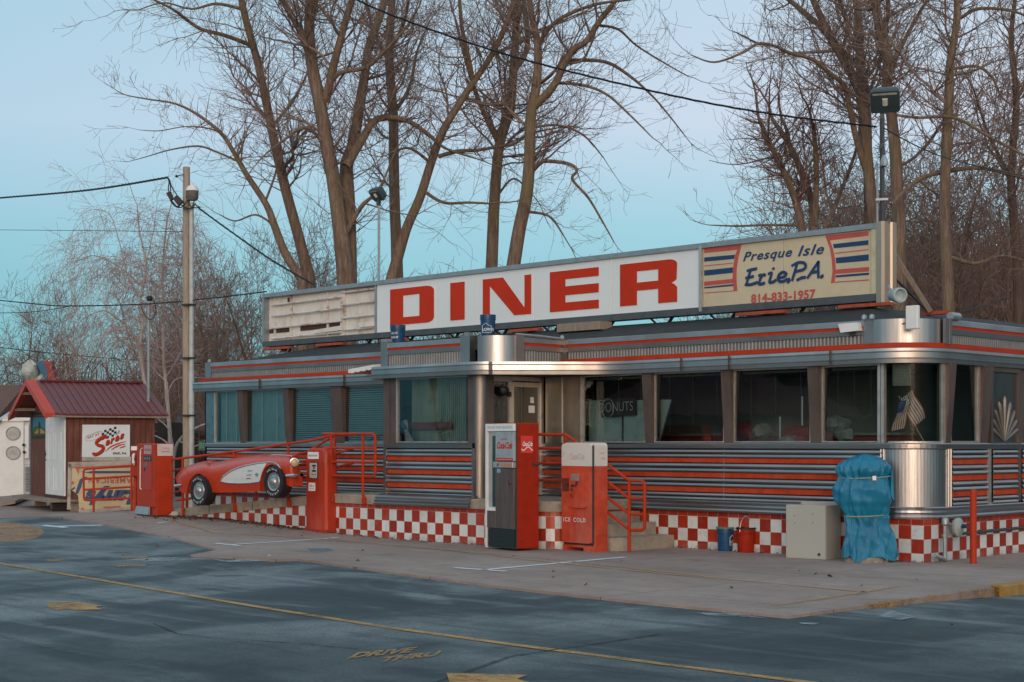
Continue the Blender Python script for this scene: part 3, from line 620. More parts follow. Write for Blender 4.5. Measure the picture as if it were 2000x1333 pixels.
# ---------------------------------------------- porch
def porch():
    y = -1.5; xl, xr = -9.38, -7.0
    m = MB(); m.box(xl, -9.22, y-.01, y+.12, .72, 2.69); m.box(-9.22, -9.05, y+.005, y+.1, 1.6, 2.69); m.box(-7.30, -7.16, y+.0, y+.1, 1.6, 2.69); m.box(xl, xl+.1, y+.12, 0, .72, 2.69)
    m.each('porch_pilaster', pilst, diner)
    m = MB(); m.sweep([(-7.17, y, 0, -1)]+arc(-7.17, y+.15, .16, -math.pi/2, 0, 8)+[(-7.01, -1.2, 1, 0)], [(0, .72), (0, 2.69)], smooth=True); m.build('porch_corner_post', stainless('post_steel', (.25, .225, .21), .36, (3, 3, .5), .4), diner)
    cladding([(-9.26, y-.02, 0, -1), (-8.2, y-.02, 0, -1), (-7.14, y-.02, 0, -1)], 'ribbed_panel', .72)
    m = MB(); m.sweep([(-9.27, y-.03, 0, -1), (-7.13, y-.03, 0, -1)], [(-.1, 1.515), (.03, 1.518), (.035, 1.60), (-.1, 1.602)]); m.build('window_sill', steel, diner)
    m = MB(); m.box(-9.29, -9.25, y-.06, y, .72, 1.515); m.box(-7.15, -7.11, y-.06, y, .72, 1.515); m.each('panel_edge', steel, diner)
    m = MB(); m.sweep([(-9.30, y-.1, 0, -1), (-6.97, y-.1, 0, -1)], [(-.1, .57), (.20, .575), (.205, .60), (.175, .62), (.185, .65), (.16, .665), (.16, .70), (.13, .725), (-.03, .76)]); m.build('flared_panel', steel, diner)
    w = window(PY(776, 866, y+.03).x, PY(918, 866, y+.03).x, y+.03, None, gm=glassb); m = MB(); m.quad((-9.0, -1.2, 1.6), (-7.65, -1.2, 1.6), (-7.65, -1.2, 2.69), (-9.0, -1.2, 2.69))
    for k in range(14): m.tube([(-8.3+k*.05, -1.22, 1.6), (-8.3+k*.05, -1.22, 2.69)], .018, 5)
    m.build('curtain', simple('window_curtain', (.36, .33, .23), .8, var=.3, scale=2, stretch=(3, 3, .3)), w)
    m = MB(); m.quad((-8.95, -1.3, 1.83), (-7.9, -1.3, 1.83), (-7.9, -1.3, 1.95), (-8.95, -1.3, 1.95)); m.build('red_strip', simple('dim_red', (.30, .06, .04), .7), w)
    # side wall with door, facing right
    x = -7.05
    m = MB(); m.box(x-.05, x, -1.2, -1.16, .74, 2.69); m.box(x-.05, x, -.80, -.74, .74, 2.69); m.box(x-.05, x, -1.16, -.8, .74, .95); m.box(x-.05, x, -.06, 0, .74, 2.69); m.box(x-.05, x, -.74, -.06, 2.62, 2.69); m.box(x-.05, x, -1.16, -.8, 2.6, 2.69)
    m.build('entrance_frame', alum, diner)
    m = MB(); m.quad((x-.02, -1.16, .95), (x-.02, -.8, .95), (x-.02, -.8, 2.6), (x-.02, -1.16, 2.6)); m.build('side_pane', glassb, diner)
    m = MB(); x-=.01; m.box(x-.04, x, -.74, -.69, .74, 2.6); m.box(x-.04, x, -.11, -.06, .74, 2.6); m.box(x-.04, x, -.69, -.11, .74, .86); m.box(x-.04, x, -.69, -.11, 2.52, 2.6)
    d = m.build('entrance_door', alum, diner)
    m = MB(); m.quad((x-.02, -.69, .86), (x-.02, -.11, .86), (x-.02, -.11, 2.52), (x-.02, -.69, 2.52)); m.build('pane', glass, d)
    m = MB(); m.box(x-.012, x-.004, -.34, -.2, 2.1, 2.22); m.box(x-.012, x-.004, -.30, -.22, 2.26, 2.36); m.each('notice', white, d)
    m = MB(); m.tube([(x+.01, -.62, 1.5), (x+.06, -.62, 1.5), (x+.06, -.62, 1.9), (x+.01, -.62, 1.9)], .012, 6); m.build('handle', chrome, d)
    m = MB(); m.box(-7.62, -7.58, -1.15, 0, .74, 2.69); m.build('dark_door_backing', black, diner)  # added black sheet that makes the entrance door panes look dark
    # stainless panels between the entrance and the first window
    m = MB(); m.box(-7.0, wx(1138), -.01, .05, .74, 2.69)
    m.build('steel_wall_panel', stainless('stained_steel', (.38, .34, .28), .34, (2.5, 2.5, .5), .35, (.26, .21, .15)), diner)
    m = MB()
    for xx in (-6.62, -6.20): m.box(xx-.012, xx+.012, -.02, -.01, .74, 2.69)
    m.each('panel_joint', alum, diner)
    # alarm bell and vent
porch()
def interior():
    m = MB(); m.box(PY(752, 866, .03).x, -9.30, 0, .06, 1.604, 2.7); m.box(-9.45, -9.38, -1.38, 0, .57, 2.7); m.each('wall_infill', pilst, diner)
    m = MB(); m.box(XL+.1, -.15, 3.1, 3.2, .7, 2.7); m.build('inner_wall', simple('inner_wall_paint', (.20, .23, .22), .8, var=.4, scale=.8), diner)
    m = MB(); m.box(XL+.1, -.1, .1, 3.1, .70, .735); m.build('floor', simple('inner_floor', (.16, .13, .12), .6), diner)
    m = MB(); m.box(-12.2, -1.5, 1.9, 2.4, .735, 1.72); m.build('counter', simple('counter_panel', (.26, .06, .045), .5), diner)
    m = MB(); m.box(-12.25, -1.45, 1.82, 2.45, 1.72, 1.76); m.build('counter_top', simple('counter_top', (.25, .27, .26), .3), diner)
    m = MB(); m.box(-9.4, -6.6, .05, .1, .7, 2.7) if 0 else None
    # venetian blinds bunched under the ceiling, cords
    m = MB()
    for x0, x1 in ((-6.1, -4.9), (-4.6, -3.4), (-3.05, -1.9), (-1.5, -.8)):
        m.box(x0, x1, .1, .14, 2.62, 2.655)
        for q in (.12, .5, .88): xx = x0+(x1-x0)*q; m.tube([(xx, .11, 2.62), (xx+.01, .11, 1.75+.3*q)], .0035, 4)
    m.build('blind_rail', simple('pale_cord', (.12, .13, .12), .7), diner)
    m = MB()
    for x in (-2.55, -2.95, -4.0): m.tube([(x, .9, 1.2), (x, .9, 2.3 if x != -2.95 else 2.0)], .022, 6)
    m.each('coat_stand_pole', greym, diner)
interior()
def rounded_rect(x0, x1, z0, z1, r, n=5, corners=(1, 1, 1, 1)):
    out = []
    for k, (cx, cz, a0) in enumerate(((x1-r, z0+r, -math.pi/2), (x1-r, z1-r, 0), (x0+r, z1-r, math.pi/2), (x0+r, z0+r, math.pi))):
        if corners[k]: out += [(cx+r*math.cos(a0+i*math.pi/2/n), cz+r*math.sin(a0+i*math.pi/2/n)) for i in range(n+1)]
        else: out.append(((x1, z0), (x1, z1), (x0, z1), (x0, z0))[k])
    return out
# ================================================================== ROOFTOP SIGN
YS = 1.25
def proj(p):
    x, y = p[0]-CX, p[1]-CY; a = (x+y)*R2; d = (-x+y)*R2; return 1000+F*a/d, HY-F*(p[2]-H)/d, d
def roof_sign():
    t = thing('roof_sign', 'long rooftop sign reading DINER with a cream phone number panel and an empty rusty end', 'sign', (-9, 1.5, 3.6))
    xl = PY(517, 600, YS).x; xr = PY(1718, 600, YS).x; zb, zt = 3.70, 4.80; x1 = PY(735, 600, YS).x; x2 = PY(1371, 600, YS).x
    m = MB(); m.box(xl-.03, xr, YS-.05, YS+.20, zt-.06, zt+.02); m2 = MB(); m2.box(xl-.03, xr, YS-.04, YS+.20, zb-.02, zb+.09); m2.build('bottom_rail', simple('shaded_rail', (.10, .11, .12), .5, metal=.4), t); m.box(xl-.03, xl+.03, YS-.045, YS+.20, zb+.09, zt-.06); m.box(x1-.02, x1+.02, YS-.03, YS+.1, zb+.09, zt-.06)  # shade on the bottom rail is painted into its darker grey
    m.box(xl, xr, YS+.20, YS+.22, zb, zt); m.build('frame', greym, t)
    m = MB(); m.box(x2-.02, x2+.03, YS-.055, YS+.1, zb+.02, zt-.03); m.build('divider', alum, t)
    rust = simple('stained_panel', (.70, .67, .62), .7, var=.12, scale=3, dirt=(.40, .30, .23), stretch=(1, 1, .35), bump=.15)
    m = MB(); m.box(xl+.03, x1-.02, YS+.10, YS+.14, zb+.09, zt-.06); m.build('open_back_panel', rust, t)
    m = MB(); xm = PY(668, 600, YS).x
    for k, (fz) in enumerate((.82, .57, .30, .06)):
        z = zb+.09+(zt-zb-.15)*fz; m.tube([(xl+.2, YS+.03, z), (xm-.02, YS+.03, z+.02)], .022, 6)
    for fz in (.93, .66, .38, .12):
        z = zb+.09+(zt-zb-.15)*fz; m.tube([(xm-.05, YS+.03, z), (x1-.05, YS+.03, z+.01)], .022, 6)
    for x in (xl+.28, xl+.85, xm-.55, xm-.06, xm, x1-.12): m.box(x-.02, x+.02, YS+.05, YS+.1, zb+.09, zt-.06)
    m.box(xm-.11, xm-.01, YS+.04, YS+.1, zb+.09, zt-.06); m.build('lamp_rail', simple('chalky_rail', (.62, .60, .57), .6, var=.2, scale=8, dirt=(.3, .18, .13)), t)
    m = MB(); z = zb+.27; m.box(xl+.05, xl+.75, YS+.085, YS+.105, z, z+.09); m.box(xl+1.15, xl+2.5, YS+.085, YS+.105, z, z+.12); m.box(xl+.7, xl+.82, YS+.085, YS+.105, zt-.22, zt-.1); m.build('rusted_hole', simple('rust', (.07, .035, .025), .9, var=.4, scale=12), t)
    m = MB(); m.prism([PY(612, 645, YS-.01), PY(667, 636, YS-.01), PY(667, 645, YS-.01), PY(613, 652, YS-.01)], (0, 1, 0), .02); m.prism([PY(700, 631, YS-.01), PY(732, 628, YS-.01), PY(732, 637, YS-.01), PY(702, 640, YS-.01)], (0, 1, 0), .02); m.build('peeling_strip', rust, t)
    # white DINER face, panels butted with thin seams
    xs = [x1+.02]+[PY(p, 600, YS).x for p in (797, 851, 933, 1043, 1195)]+[x2-.02]
    m = MB()
    for a, b in zip(xs, xs[1:]): m.bbox(a+.004, b-.004, YS-.004, YS+.03, zb+.085, zt-.055, .004)
    m.build('white_panel', signwhite, t)
    # letters
    def L(px0, px1): return PY(px0, 600, YS).x, PY(px1, 600, YS).x
    zt_, zb_ = 4.62, 3.915; yf = YS-.016
    lms = []
    def P(a, x0, x1, pts):
        if not lms or lms[-1][0] != x0: lms.append((x0, MB()))
        lms[-1][1].prism([(x0+(x1-x0)*u, yf, zb_+(zt_-zb_)*v) for u, v in pts], (0, 1, 0), .016)
    def q(x0, x1, u0, u1, v0, v1): P(0, x0, x1, [(u0, v0), (u1, v0), (u1, v1), (u0, v1)])
    def rnd(u0, u1, v0, v1, cu, cv, ru, rv, a0):     # quarter rounded corner
        return [(cu+ru*math.cos(a0+i*math.pi/12), cv+rv*math.sin(a0+i*math.pi/12)) for i in range(7)]
    x = L(763, 848); q(*x, 0, .3, 0, 1); q(*x, .3, .68, .80, 1); q(*x, .3, .68, 0, .20)
    P(0, *x, [(.68, 0)]+rnd(0, 0, 0, 0, .84, .14, .16, .14, -math.pi/2)+rnd(0, 0, 0, 0, .84, .86, .16, .14, 0)+[(.68, 1)])
    x = L(880.5, 908); q(*x, 0, 1, 0, 1)
    x = L(944, 1038); q(*x, 0, .145, 0, 1); P(0, *x, [(.145, 1), (.145, .82), (.66, 0), (.87, 0), (.87, .16), (.42, 1)]); q(*x, .87, 1, 0, 1)
    x = L(1075, 1170); q(*x, 0, .32, 0, 1); q(*x, .32, 1, 0, .21); q(*x, .32, 1, .39, .61); q(*x, .32, 1, .79, 1)
    x = L(1212, 1323); q(*x, 0, .30, 0, 1); q(*x, .30, .68, .80, 1); q(*x, .30, .68, .34, .53); P(0, *x, [(.68, .45), (.90, .45), (.96, .49)]+[(.99, .53)]+rnd(0, 0, 0, 0, .87, .88, .13, .12, 0)+[(.68, 1)]); P(0, *x, [(.68, 0), (1, 0), (1, .34), (.95, .42), (.90, .45), (.68, .45)])
    
    for _, q_ in lms: q_.build('letter', signred, t)
    # cream panel
    m = MB(); c0, c1, c2 = x2+.03, PY(1530, 600, YS).x, PY(1702, 560, YS).x
    m.bbox(c0, c1-.003, YS-.004, YS+.03, zb+.085, zt-.055, .004); m.bbox(c1+.003, c2, YS-.004, YS+.03, zb+.085, zt-.055, .004); m.build('cream_panel', cream, t)
    m = MB(); m.box(c2, c2+.02, YS-.02, YS+.03, zb+.085, zt-.055); m.box(c2+.02, xr-.02, YS-.035, YS+.03, zb+.085, zt-.055); m.build('cream_edge', simple('cream_trim', (.50, .47, .32), .5), t)
    def s(x, y, k=0): p = PY(1350+x/3.636, 420+y/3.636, YS-.008); return p
    pk, nv = MB(), MB()
    for mm, pts in ((pk, [(92, 237), (357, 212), (335, 300), (322, 390), (321, 470), (327, 540), (302, 543), (293, 470), (296, 380), (310, 290), (328, 248), (92, 272)]), (nv, [(92, 303), (310, 283), (303, 313), (92, 333)]), (pk, [(92, 360), (298, 340), (297, 346), (92, 366)]), (nv, [(92, 395), (296, 373), (294, 412), (92, 433)]),
                    (pk, [(92, 475), (292, 455), (293, 485), (92, 505)]), (nv, [(92, 513), (296, 492), (298, 505), (92, 524)]), (pk, [(92, 552), (300, 537), (301, 543), (92, 558)]),
                    (pk, [(952, 148), (1258, 115), (1258, 148), (985, 182), (1006, 240), (1022, 320), (1027, 400), (1018, 482), (992, 487), (1003, 400), (998, 320), (985, 240)]), (nv, [(1006, 208), (1258, 180), (1258, 213), (1014, 238)]), (pk, [(1020, 270), (1260, 243), (1260, 250), (1021, 277)]), (nv, [(1026, 305), (1260, 280), (1260, 325), (1030, 345)]),
                    (pk, [(1029, 388), (1262, 370), (1262, 402), (1027, 420)]), (nv, [(1026, 430), (1262, 410), (1262, 427), (1026, 445)]), (pk, [(1022, 475), (1262, 458), (1262, 466), (1022, 482)])):
        P_ = [s(*p) for p in pts]; mm.prism(P_[::-1], (0, 1, 0), .005)
    pk.each('pink_stripe', brick, t); nv.each('navy_stripe', navy, t)
    tx = MB()
    def tt(mb, w, bl, br, tl, **k): a, b, c = s(*bl), s(*br), s(*tl); text_to(mb, w, a, X3, Z3, (b-a).x, c.z-a.z, lift=.004, **k)
    tt(tx, 'Presque', (368, 352), (718, 315), (372, 266), shear=.35, bold=.022, spacing=1.12); tx.build('navy_script', navy, t); tx = MB(); tt(tx, 'Isle', (757, 297), (945, 280), (757, 222), shear=.35, bold=.022, spacing=1.15); tx.build('navy_script', navy, t)
    def brush(pts, w=.030):
        bm_ = MB(); P_ = [s(*p) for p in bend2(pts)]; k = len(P_)
        for i in range(k-1):
            a_, b_ = P_[i], P_[i+1]; t_ = (b_-a_).normalized(); sd = Vector((t_.z, 0, -t_.x)); e0 = w*(.85+.15*math.sin(math.pi*i/k)); e1 = w*(.85+.15*math.sin(math.pi*(i+1)/k)); y_ = Vector((0, -.003-.0004*i, 0))
            bm_.quad(a_-sd*e0-t_*e0*.5+y_, a_+sd*e0-t_*e0*.5+y_, b_+sd*e1+t_*e1*.5+y_, b_-sd*e1+t_*e1*.5+y_)
        return bm_
    def bend2(p, k=5):
        out = []
        for i in range(len(p)-1):
            p0, p1, p2, p3 = p[max(0, i-1)], p[i], p[i+1], p[min(len(p)-1, i+2)]
            for j in range(k): q = j/k; out.append(tuple(.5*(2*p1[c]+(p2[c]-p0[c])*q+(2*p0[c]-5*p1[c]+4*p2[c]-p3[c])*q*q+(3*p1[c]-p0[c]-3*p2[c]+p3[c])*q**3) for c in (0, 1)))
        return out+[p[-1]]
    for L_ in ([[(425, 388), (408, 440), (394, 495)], [(398, 398), (430, 390), (466, 382)], [(388, 450), (415, 444), (443, 437)], [(384, 497), (420, 496), (462, 484), (470, 476)]],
               [[(480, 432), (497, 430), (490, 462), (482, 493)], [(492, 455), (512, 427), (528, 430)], [(482, 493), (500, 492), (522, 484)]],
               [[(548, 420), (572, 414), (562, 455), (560, 480), (590, 474), (604, 462)], [(584, 378), (586, 386)]],
               [[(628, 448), (660, 440), (676, 420), (655, 408), (628, 425), (620, 455), (636, 474), (668, 468), (684, 455)]],
               [[(692, 452), (697, 466), (686, 480)]],
               [[(752, 350), (738, 400), (718, 466)], [(716, 362), (760, 340), (800, 342), (815, 362), (800, 388), (748, 402)], [(752, 464), (785, 448), (812, 444)]],
               [[(905, 332), (870, 385), (828, 448)], [(905, 332), (903, 390), (905, 446)], [(850, 412), (880, 406), (906, 402)]], [[(930, 428), (932, 436), (922, 444)]]):
        for st_ in L_: brush(st_, .025).build('brush_stroke', navy, t)
    tx = MB(); tt(tx, '814-833-1957', (426, 630), (884, 585), (426, 565), bold=.035, spacing=1.05); tx.build('phone_number', brick, t)
    # shiny end cap
    m = MB(); m.sweep([(xr-.02, YS-.06, -.3, -1), (xr+.09, YS-.10, 0, -1), (xr+.12, YS-.06, .8, -.6), (xr+.12, YS+.04, 1, 0), (xr+.12, YS+.09, 1, -.4), (xr+.15, YS+.11, 1, 0), (xr+.15, YS+.22, 1, 0), (xr-.02, YS+.22, 0, 1)], [(-.02, zb-.06), (0, zb-.06), (0, zt+.03), (-.02, zt+.03)]); m.poly([(xr-.02, YS-.06, zt+.02), (xr+.12, YS-.06, zt+.02), (xr+.15, YS+.22, zt+.02), (xr-.02, YS+.22, zt+.02)]); m.build('end_cap', simple('satin_end', (.44, .36, .28), .4, metal=.5, var=.15, stretch=(3, 3, .4)), t)
    # supports on the roof
    m = MB()
    for a, b in ((519, 568), (620, 672), (745, 792), (1000, 1055), (1440, 1535), (1640, 1740)):
        p, q_ = PY(a, 690, 1.2).x, PY(b, 690, 1.2).x; m.box(p, q_, 1.15, 1.27, 3.60, 3.65); m.box((p+q_)/2-.05, (p+q_)/2+.05, 1.3, 1.4, 3.56, 3.70)
    pa, pb = PY(1803, 614, 2.25), PY(1856, 610, 2.25); m.box(pa.x, pb.x, 2.2, 2.3, pa.z-.02, pa.z+.03); m.each('red_support_rail', simple('rusty_red', (.36, .07, .035), .8, var=.4, scale=9), t)
    m = MB()
    for i in range(12): x_ = xl+.6+i*1.3; m.tube([(x_, 1.45, 3.55), (x_+.1, 1.5, 3.72)], .03, 5); m.tube([(x_+.3, 2.6, 3.58), (x_, 1.65, 4.3)], .02, 5)
    m.build('strut', darkm, t)
    m = MB(); a, b = AT(1746, 496, 22.6), AT(1817, 608, 22.9); m.tube([a, b], .045, 4); m.build('timber_brace', wood, t)
    m = MB(); m.box(-7.6, -6.6, .9, 1.2, 3.52, 3.66); m.build('timber_block', wood, t)
roof_sign()
# ================================================================== LIGHTS ON POLES
lampglass = simple('lamp_glass', (.36, .38, .34), .25, var=.3, bump=0)
def floodlight(label, loc, ztop, bw, rz, tilt, rust=False):
    t = thing('flood_light', label, 'flood light', loc, rz, 'flood lights on poles above the roof sign')
    h = ztop-loc[2]; m = MB(True); m.tube([(0, 0, 0), (0, 0, h)], .036 if rust else .026, 8); m.build('pole', darkm if rust else greym, t)
    b = bw; m = MB(True); c = Vector((.05 if rust else 0, -.06 if rust else 0, h+.16+b*.3)); R = Matrix.Rotation(tilt, 3, 'X')
    def X(p): return c+R@Vector(p)
    rr = rounded_rect(-b*.5, b*.5, -b*.42, b*.42, b*.10, 4); n_ = len(rr); L_ = [(1, -.30), (1.03, -.24), (1.0, -.05), (.88, .14), (.66, .26), (.3, .30)]
    m.smooth = True; vs = [X((x*k, y*k, b*z)) for k, z in L_ for x, y in rr]; m.add(vs, [(i*n_+j, i*n_+(j+1) % n_, (i+1)*n_+(j+1) % n_, (i+1)*n_+j) for i in range(len(L_)-1) for j in range(n_)]+[tuple(range((len(L_)-1)*n_, len(L_)*n_)), tuple(range(n_))[::-1]]); m.smooth = False; m.box(-.03, .03, -.03, .03, h, h+.22); hd = m.build('lamp_head', simple('lamp_housing', (.035, .055, .06), .5), t)
    m = MB(True); m.box(-1, 1, -1, 1, -1, 1); m.v = []; m.f = []; m.mi = []; m.sm = []
    m.poly([X(q) for q in ((-b*.42, -b*.36, -b*.305), (-b*.42, b*.36, -b*.262), (b*.42, b*.36, -b*.262), (b*.42, -b*.36, -b*.305))]); m.build('lens', lampglass, hd)
    m = MB(True); q = [X(v) for v in ((0, .1*b, -b*.31), (0, -.15*b, -b*.325))]; m.tube(q, b*.1, 8); m.build('bulb', simple('bulb_glass', (.6, .6, .5), .2, bump=0), hd)
    if rust:
        m = MB(True)
        for k in range(9): a = k*.7; m.tube([(.05*math.cos(a), .05*math.sin(a), h*(.55+.03*k)), (.12*math.cos(a+1), .12*math.sin(a+1), h*(.58+.035*k)), (.04, .03, h*(.62+.03*k))], .008, 4)
        m.box(-.09, .09, -.07, -.04, h*.25, h*.27); m.lathe([(.05, 0), (.06, .05), (.04, .12), (.02, .16)], (.03, -.06, h*.56), 8); m.tube([(-.07, 0, 0), (-.07, 0, h*.6)], .018, 6); m.build('wire_bundle', greym, t)
    return t
p = PY(1723, 440, 1.35); q = PY(1723, 232, 1.35); floodlight('large dark flood light on the black pole at the cream end of the roof sign', (p.x, 1.35, 4.75), q.z, .41, math.radians(28), math.radians(-50), True)
p = PY(740, 545, 1.65); q = PY(740, 402, 1.65); floodlight('smaller flood light on a thin grey pole behind the letter D of the roof sign', (p.x, 1.65, 3.62), q.z, .32, math.radians(-5), math.radians(-50))
# ================================================================== PLATFORM, STEPS, RAMP
def platform():
    t = thing('entrance_platform', 'raised concrete entrance platform with checkered tiles and rounded steps', 'platform', (-8, -.9, 0)); zt = .72
    path = [(-10.72, -.1, -1, 0), (-10.72, -1.7, -1, 0)]
    m = MB(); xr = -5.62
    front = [(-10.72, 0, -1, 0), (-10.72, -1.7, -.7, -.7), (-10.6, -1.7, 0, -1), (-7, -1.7, 0, -1), (xr-.0, -1.7, 0, -1)]+arc(xr, -1.25, .45, -math.pi/2, 0, 10)+[(xr+.45, -.02, 1, 0)]
    m.sweep(front, [(-.01, .56), (.03, .565), (.035, .70), (.02, .72), (-.3, .722)])
    m.poly([(x, y, zt) for x, y, _, _ in front]); m.build('slab', slabc, t)
    m = MB(); m.sweep([front[0], (-10.72, -1.7, -1, 0)], [(0, -.1), (0, .565)]); m.sweep([(-10.72, -1.7, 0, -1)]+front[3:], [(0, -.1), (0, .565)]); m.build('tiled_face', tilem, t, origin=(-10.72, -1.7, 0))
    s = MB(); y0 = -1.12
    for k, (x1, z) in enumerate(((-4.95, .56), (-4.62, .38), (-4.26, .195))):
        yy = y0-.09*k; pts = [(-5.3, 0), (-5.3, yy), (x1-.25, yy)]+[(x1-.25+.25*math.sin(i*math.pi/12), yy+.25-.25*math.cos(i*math.pi/12)) for i in range(1, 7)]+[(x1, -.02)]
        s.prism([(a, b, z-.195-.02*(k == 0)) for a, b in pts], (0, 0, 1), .195)
    s.build('steps', slabc, t)
platform()
def ramp():
    t = thing('ramp', 'sloping concrete ramp with low checkered tiles leading up to the entrance platform', 'ramp', (-13, -1, 0))
    m = MB(); a = PY(359, 993, -1.7); b = PY(600, 969, -1.7); xe = -10.73; sl = (b.z-a.z)/(b.x-a.x)
    def zt(x): return min(.715, a.z+(x-a.x)*sl)
    xs = [-16.2]+[a.x+(xe-a.x)*i/14 for i in range(15)]
    for x0, x1 in zip(xs, xs[1:]):
        for y0, y1 in ((-1.735, -.35),):
            m.hexa([(x0, y0, zt(x0)-.16), (x1, y0, zt(x1)-.16), (x1, y1, zt(x1)-.16), (x0, y1, zt(x0)-.16), (x0, y0, zt(x0)), (x1, y0, zt(x1)), (x1, y1, zt(x1)), (x0, y1, zt(x0))])
    m.build('ramp_slab', slabc, t)
    m = MB()
    for x0, x1 in zip(xs, xs[1:]):
        if zt(x0)-.16 > gz(x0, -1.8)-.02 or 1: m.quad((x0, -1.70, -.1), (x1, -1.70, -.1), (x1, -1.70, max(-.09, zt(x1)-.158)), (x0, -1.70, max(-.09, zt(x0)-.158)))
    m.build('tiled_face', tilem, t, origin=(-10.73-5*.191, -1.7, .0))
    m = MB()
    for px in (408, 493, 560): x = PY(px, 980, -1.74).x; m.box(x-.006, x+.006, -1.738, -1.73, zt(x)-.16, zt(x)+.002)
    m.build('slab_joint', darkm, t)
ramp()
# ================================================================== RAILINGS
def bend(pts, r=.07, n=4):
    """round the corners of a polyline"""
    P = [Vector(p) for p in pts]; out = [P[0]]
    for a, b, c in zip(P, P[1:], P[2:]):
        u = (a-b); w = (c-b); q = min(r, u.length/2.1, w.length/2.1); u = b+u.normalized()*q; w = b+w.normalized()*q
        out += [u*(1-t)**2+b*2*t*(1-t)+w*t*t for t in [i/n for i in range(n+1)]]
    return out+[P[-1]]
def railing(name_label, y, rails, posts, feet=(), r=.024, cat='railing', fn=None):
    f = fn or (lambda x_, y_: PY(x_, y_, y)); c = f(posts[0][0], posts[0][2]); t = thing('railing', name_label, cat, (c.x, c.y, c.z), 0, 'red pipe railings')
    for pl in rails: m = MB(); m.tube(bend([f(*p) for p in pl]), r, 8); m.build('rail', redp, t)
    for x_, a, b in posts: m = MB(); m.tube([f(x_, a), f(x_, b)], r*1.05, 8); m.build('post', redp, t)
    for x_, a in feet:
        p = f(x_, a); m = MB(); m.bbox(p.x-.028, p.x+.045, p.y-.01, p.y+.05, p.z-.05, p.z+.07, .008)
        for k in (-.03, .04): m.lathe([(.012, 0), (.012, .02)], (p.x+.03, p.y-.02, p.z+k), 6, 'y')
        m.build('foot_bracket', redp, t)
    return t
railing('red pipe railing with a rounded end on the platform edge beside the flagged porch window', -1.78, [[(631, 848), (733, 848), (733, 931), (632, 929)], [(632, 875), (731, 876)], [(632, 902), (731, 903)]], [(647, 848, 978), (709, 848, 981)], [(647, 976), (709, 980)])
railing('red pipe railing climbing the ramp behind the red car', -1.78, [[(336, 898), (352, 896), (456, 883), (606, 861), (660, 848)], [(345, 951), (366, 948), (600, 906), (645, 897)], [(345, 978), (366, 975), (470, 955), (600, 932), (640, 925)]], [(357, 896, 1011), (457, 883, 999), (563, 868, 988)], [(457, 995), (563, 986)])
railing('inner red pipe railing on the wall side of the ramp', -.5, [[(338, 919), (352, 917), (600, 884), (654, 850), (690, 850)], [(340, 936), (420, 925), (600, 900), (690, 877)], [(340, 962), (420, 950), (600, 925), (690, 905)]], [(365, 916, 992), (654, 850, 975), (500, 893, 975)])
railing('red pipe railing down the entrance steps beside the rusty cooler', -1.30, [[(1035, 849), (1105, 849), (1229, 939), (1259, 940), (1259, 1036), (1229, 1036)], [(1035, 876), (1100, 876), (1229, 974), (1257, 974)], [(1035, 905), (1100, 905), (1229, 1005), (1257, 1005)], [(1035, 938), (1108, 938), (1229, 1035)]], [(1229, 939, 1078), (1105, 849, 975)])
railing('red pipe railing standing in front of the upside down sign by the shed', -.9, [[(257, 973), (164, 978), (163, 917), (251, 910), (262, 910)], [(163, 936), (262, 930)], [(163, 957), (262, 951)]], [(183, 915, 1002), (257, 910, 998)], fn=lambda x_, y_: AT(x_, y_, 34.2))
def bollard():
    p = G(1901, 1101); q = AT(1901, 957, proj(p)[2]); t = thing('bollard', 'plain red steel bollard standing beside the gas meter', 'bollard', (p.x, p.y, p.z)); m = MB(); m.tube([p, q-Z3*.03], .045, 12); m.build('post', redp, t); m = MB(); m.lathe([(.045, 0), (.04, .025), (.015, .04)], q-Z3*.03, 12); m.build('cap', redp, t)
bollard()
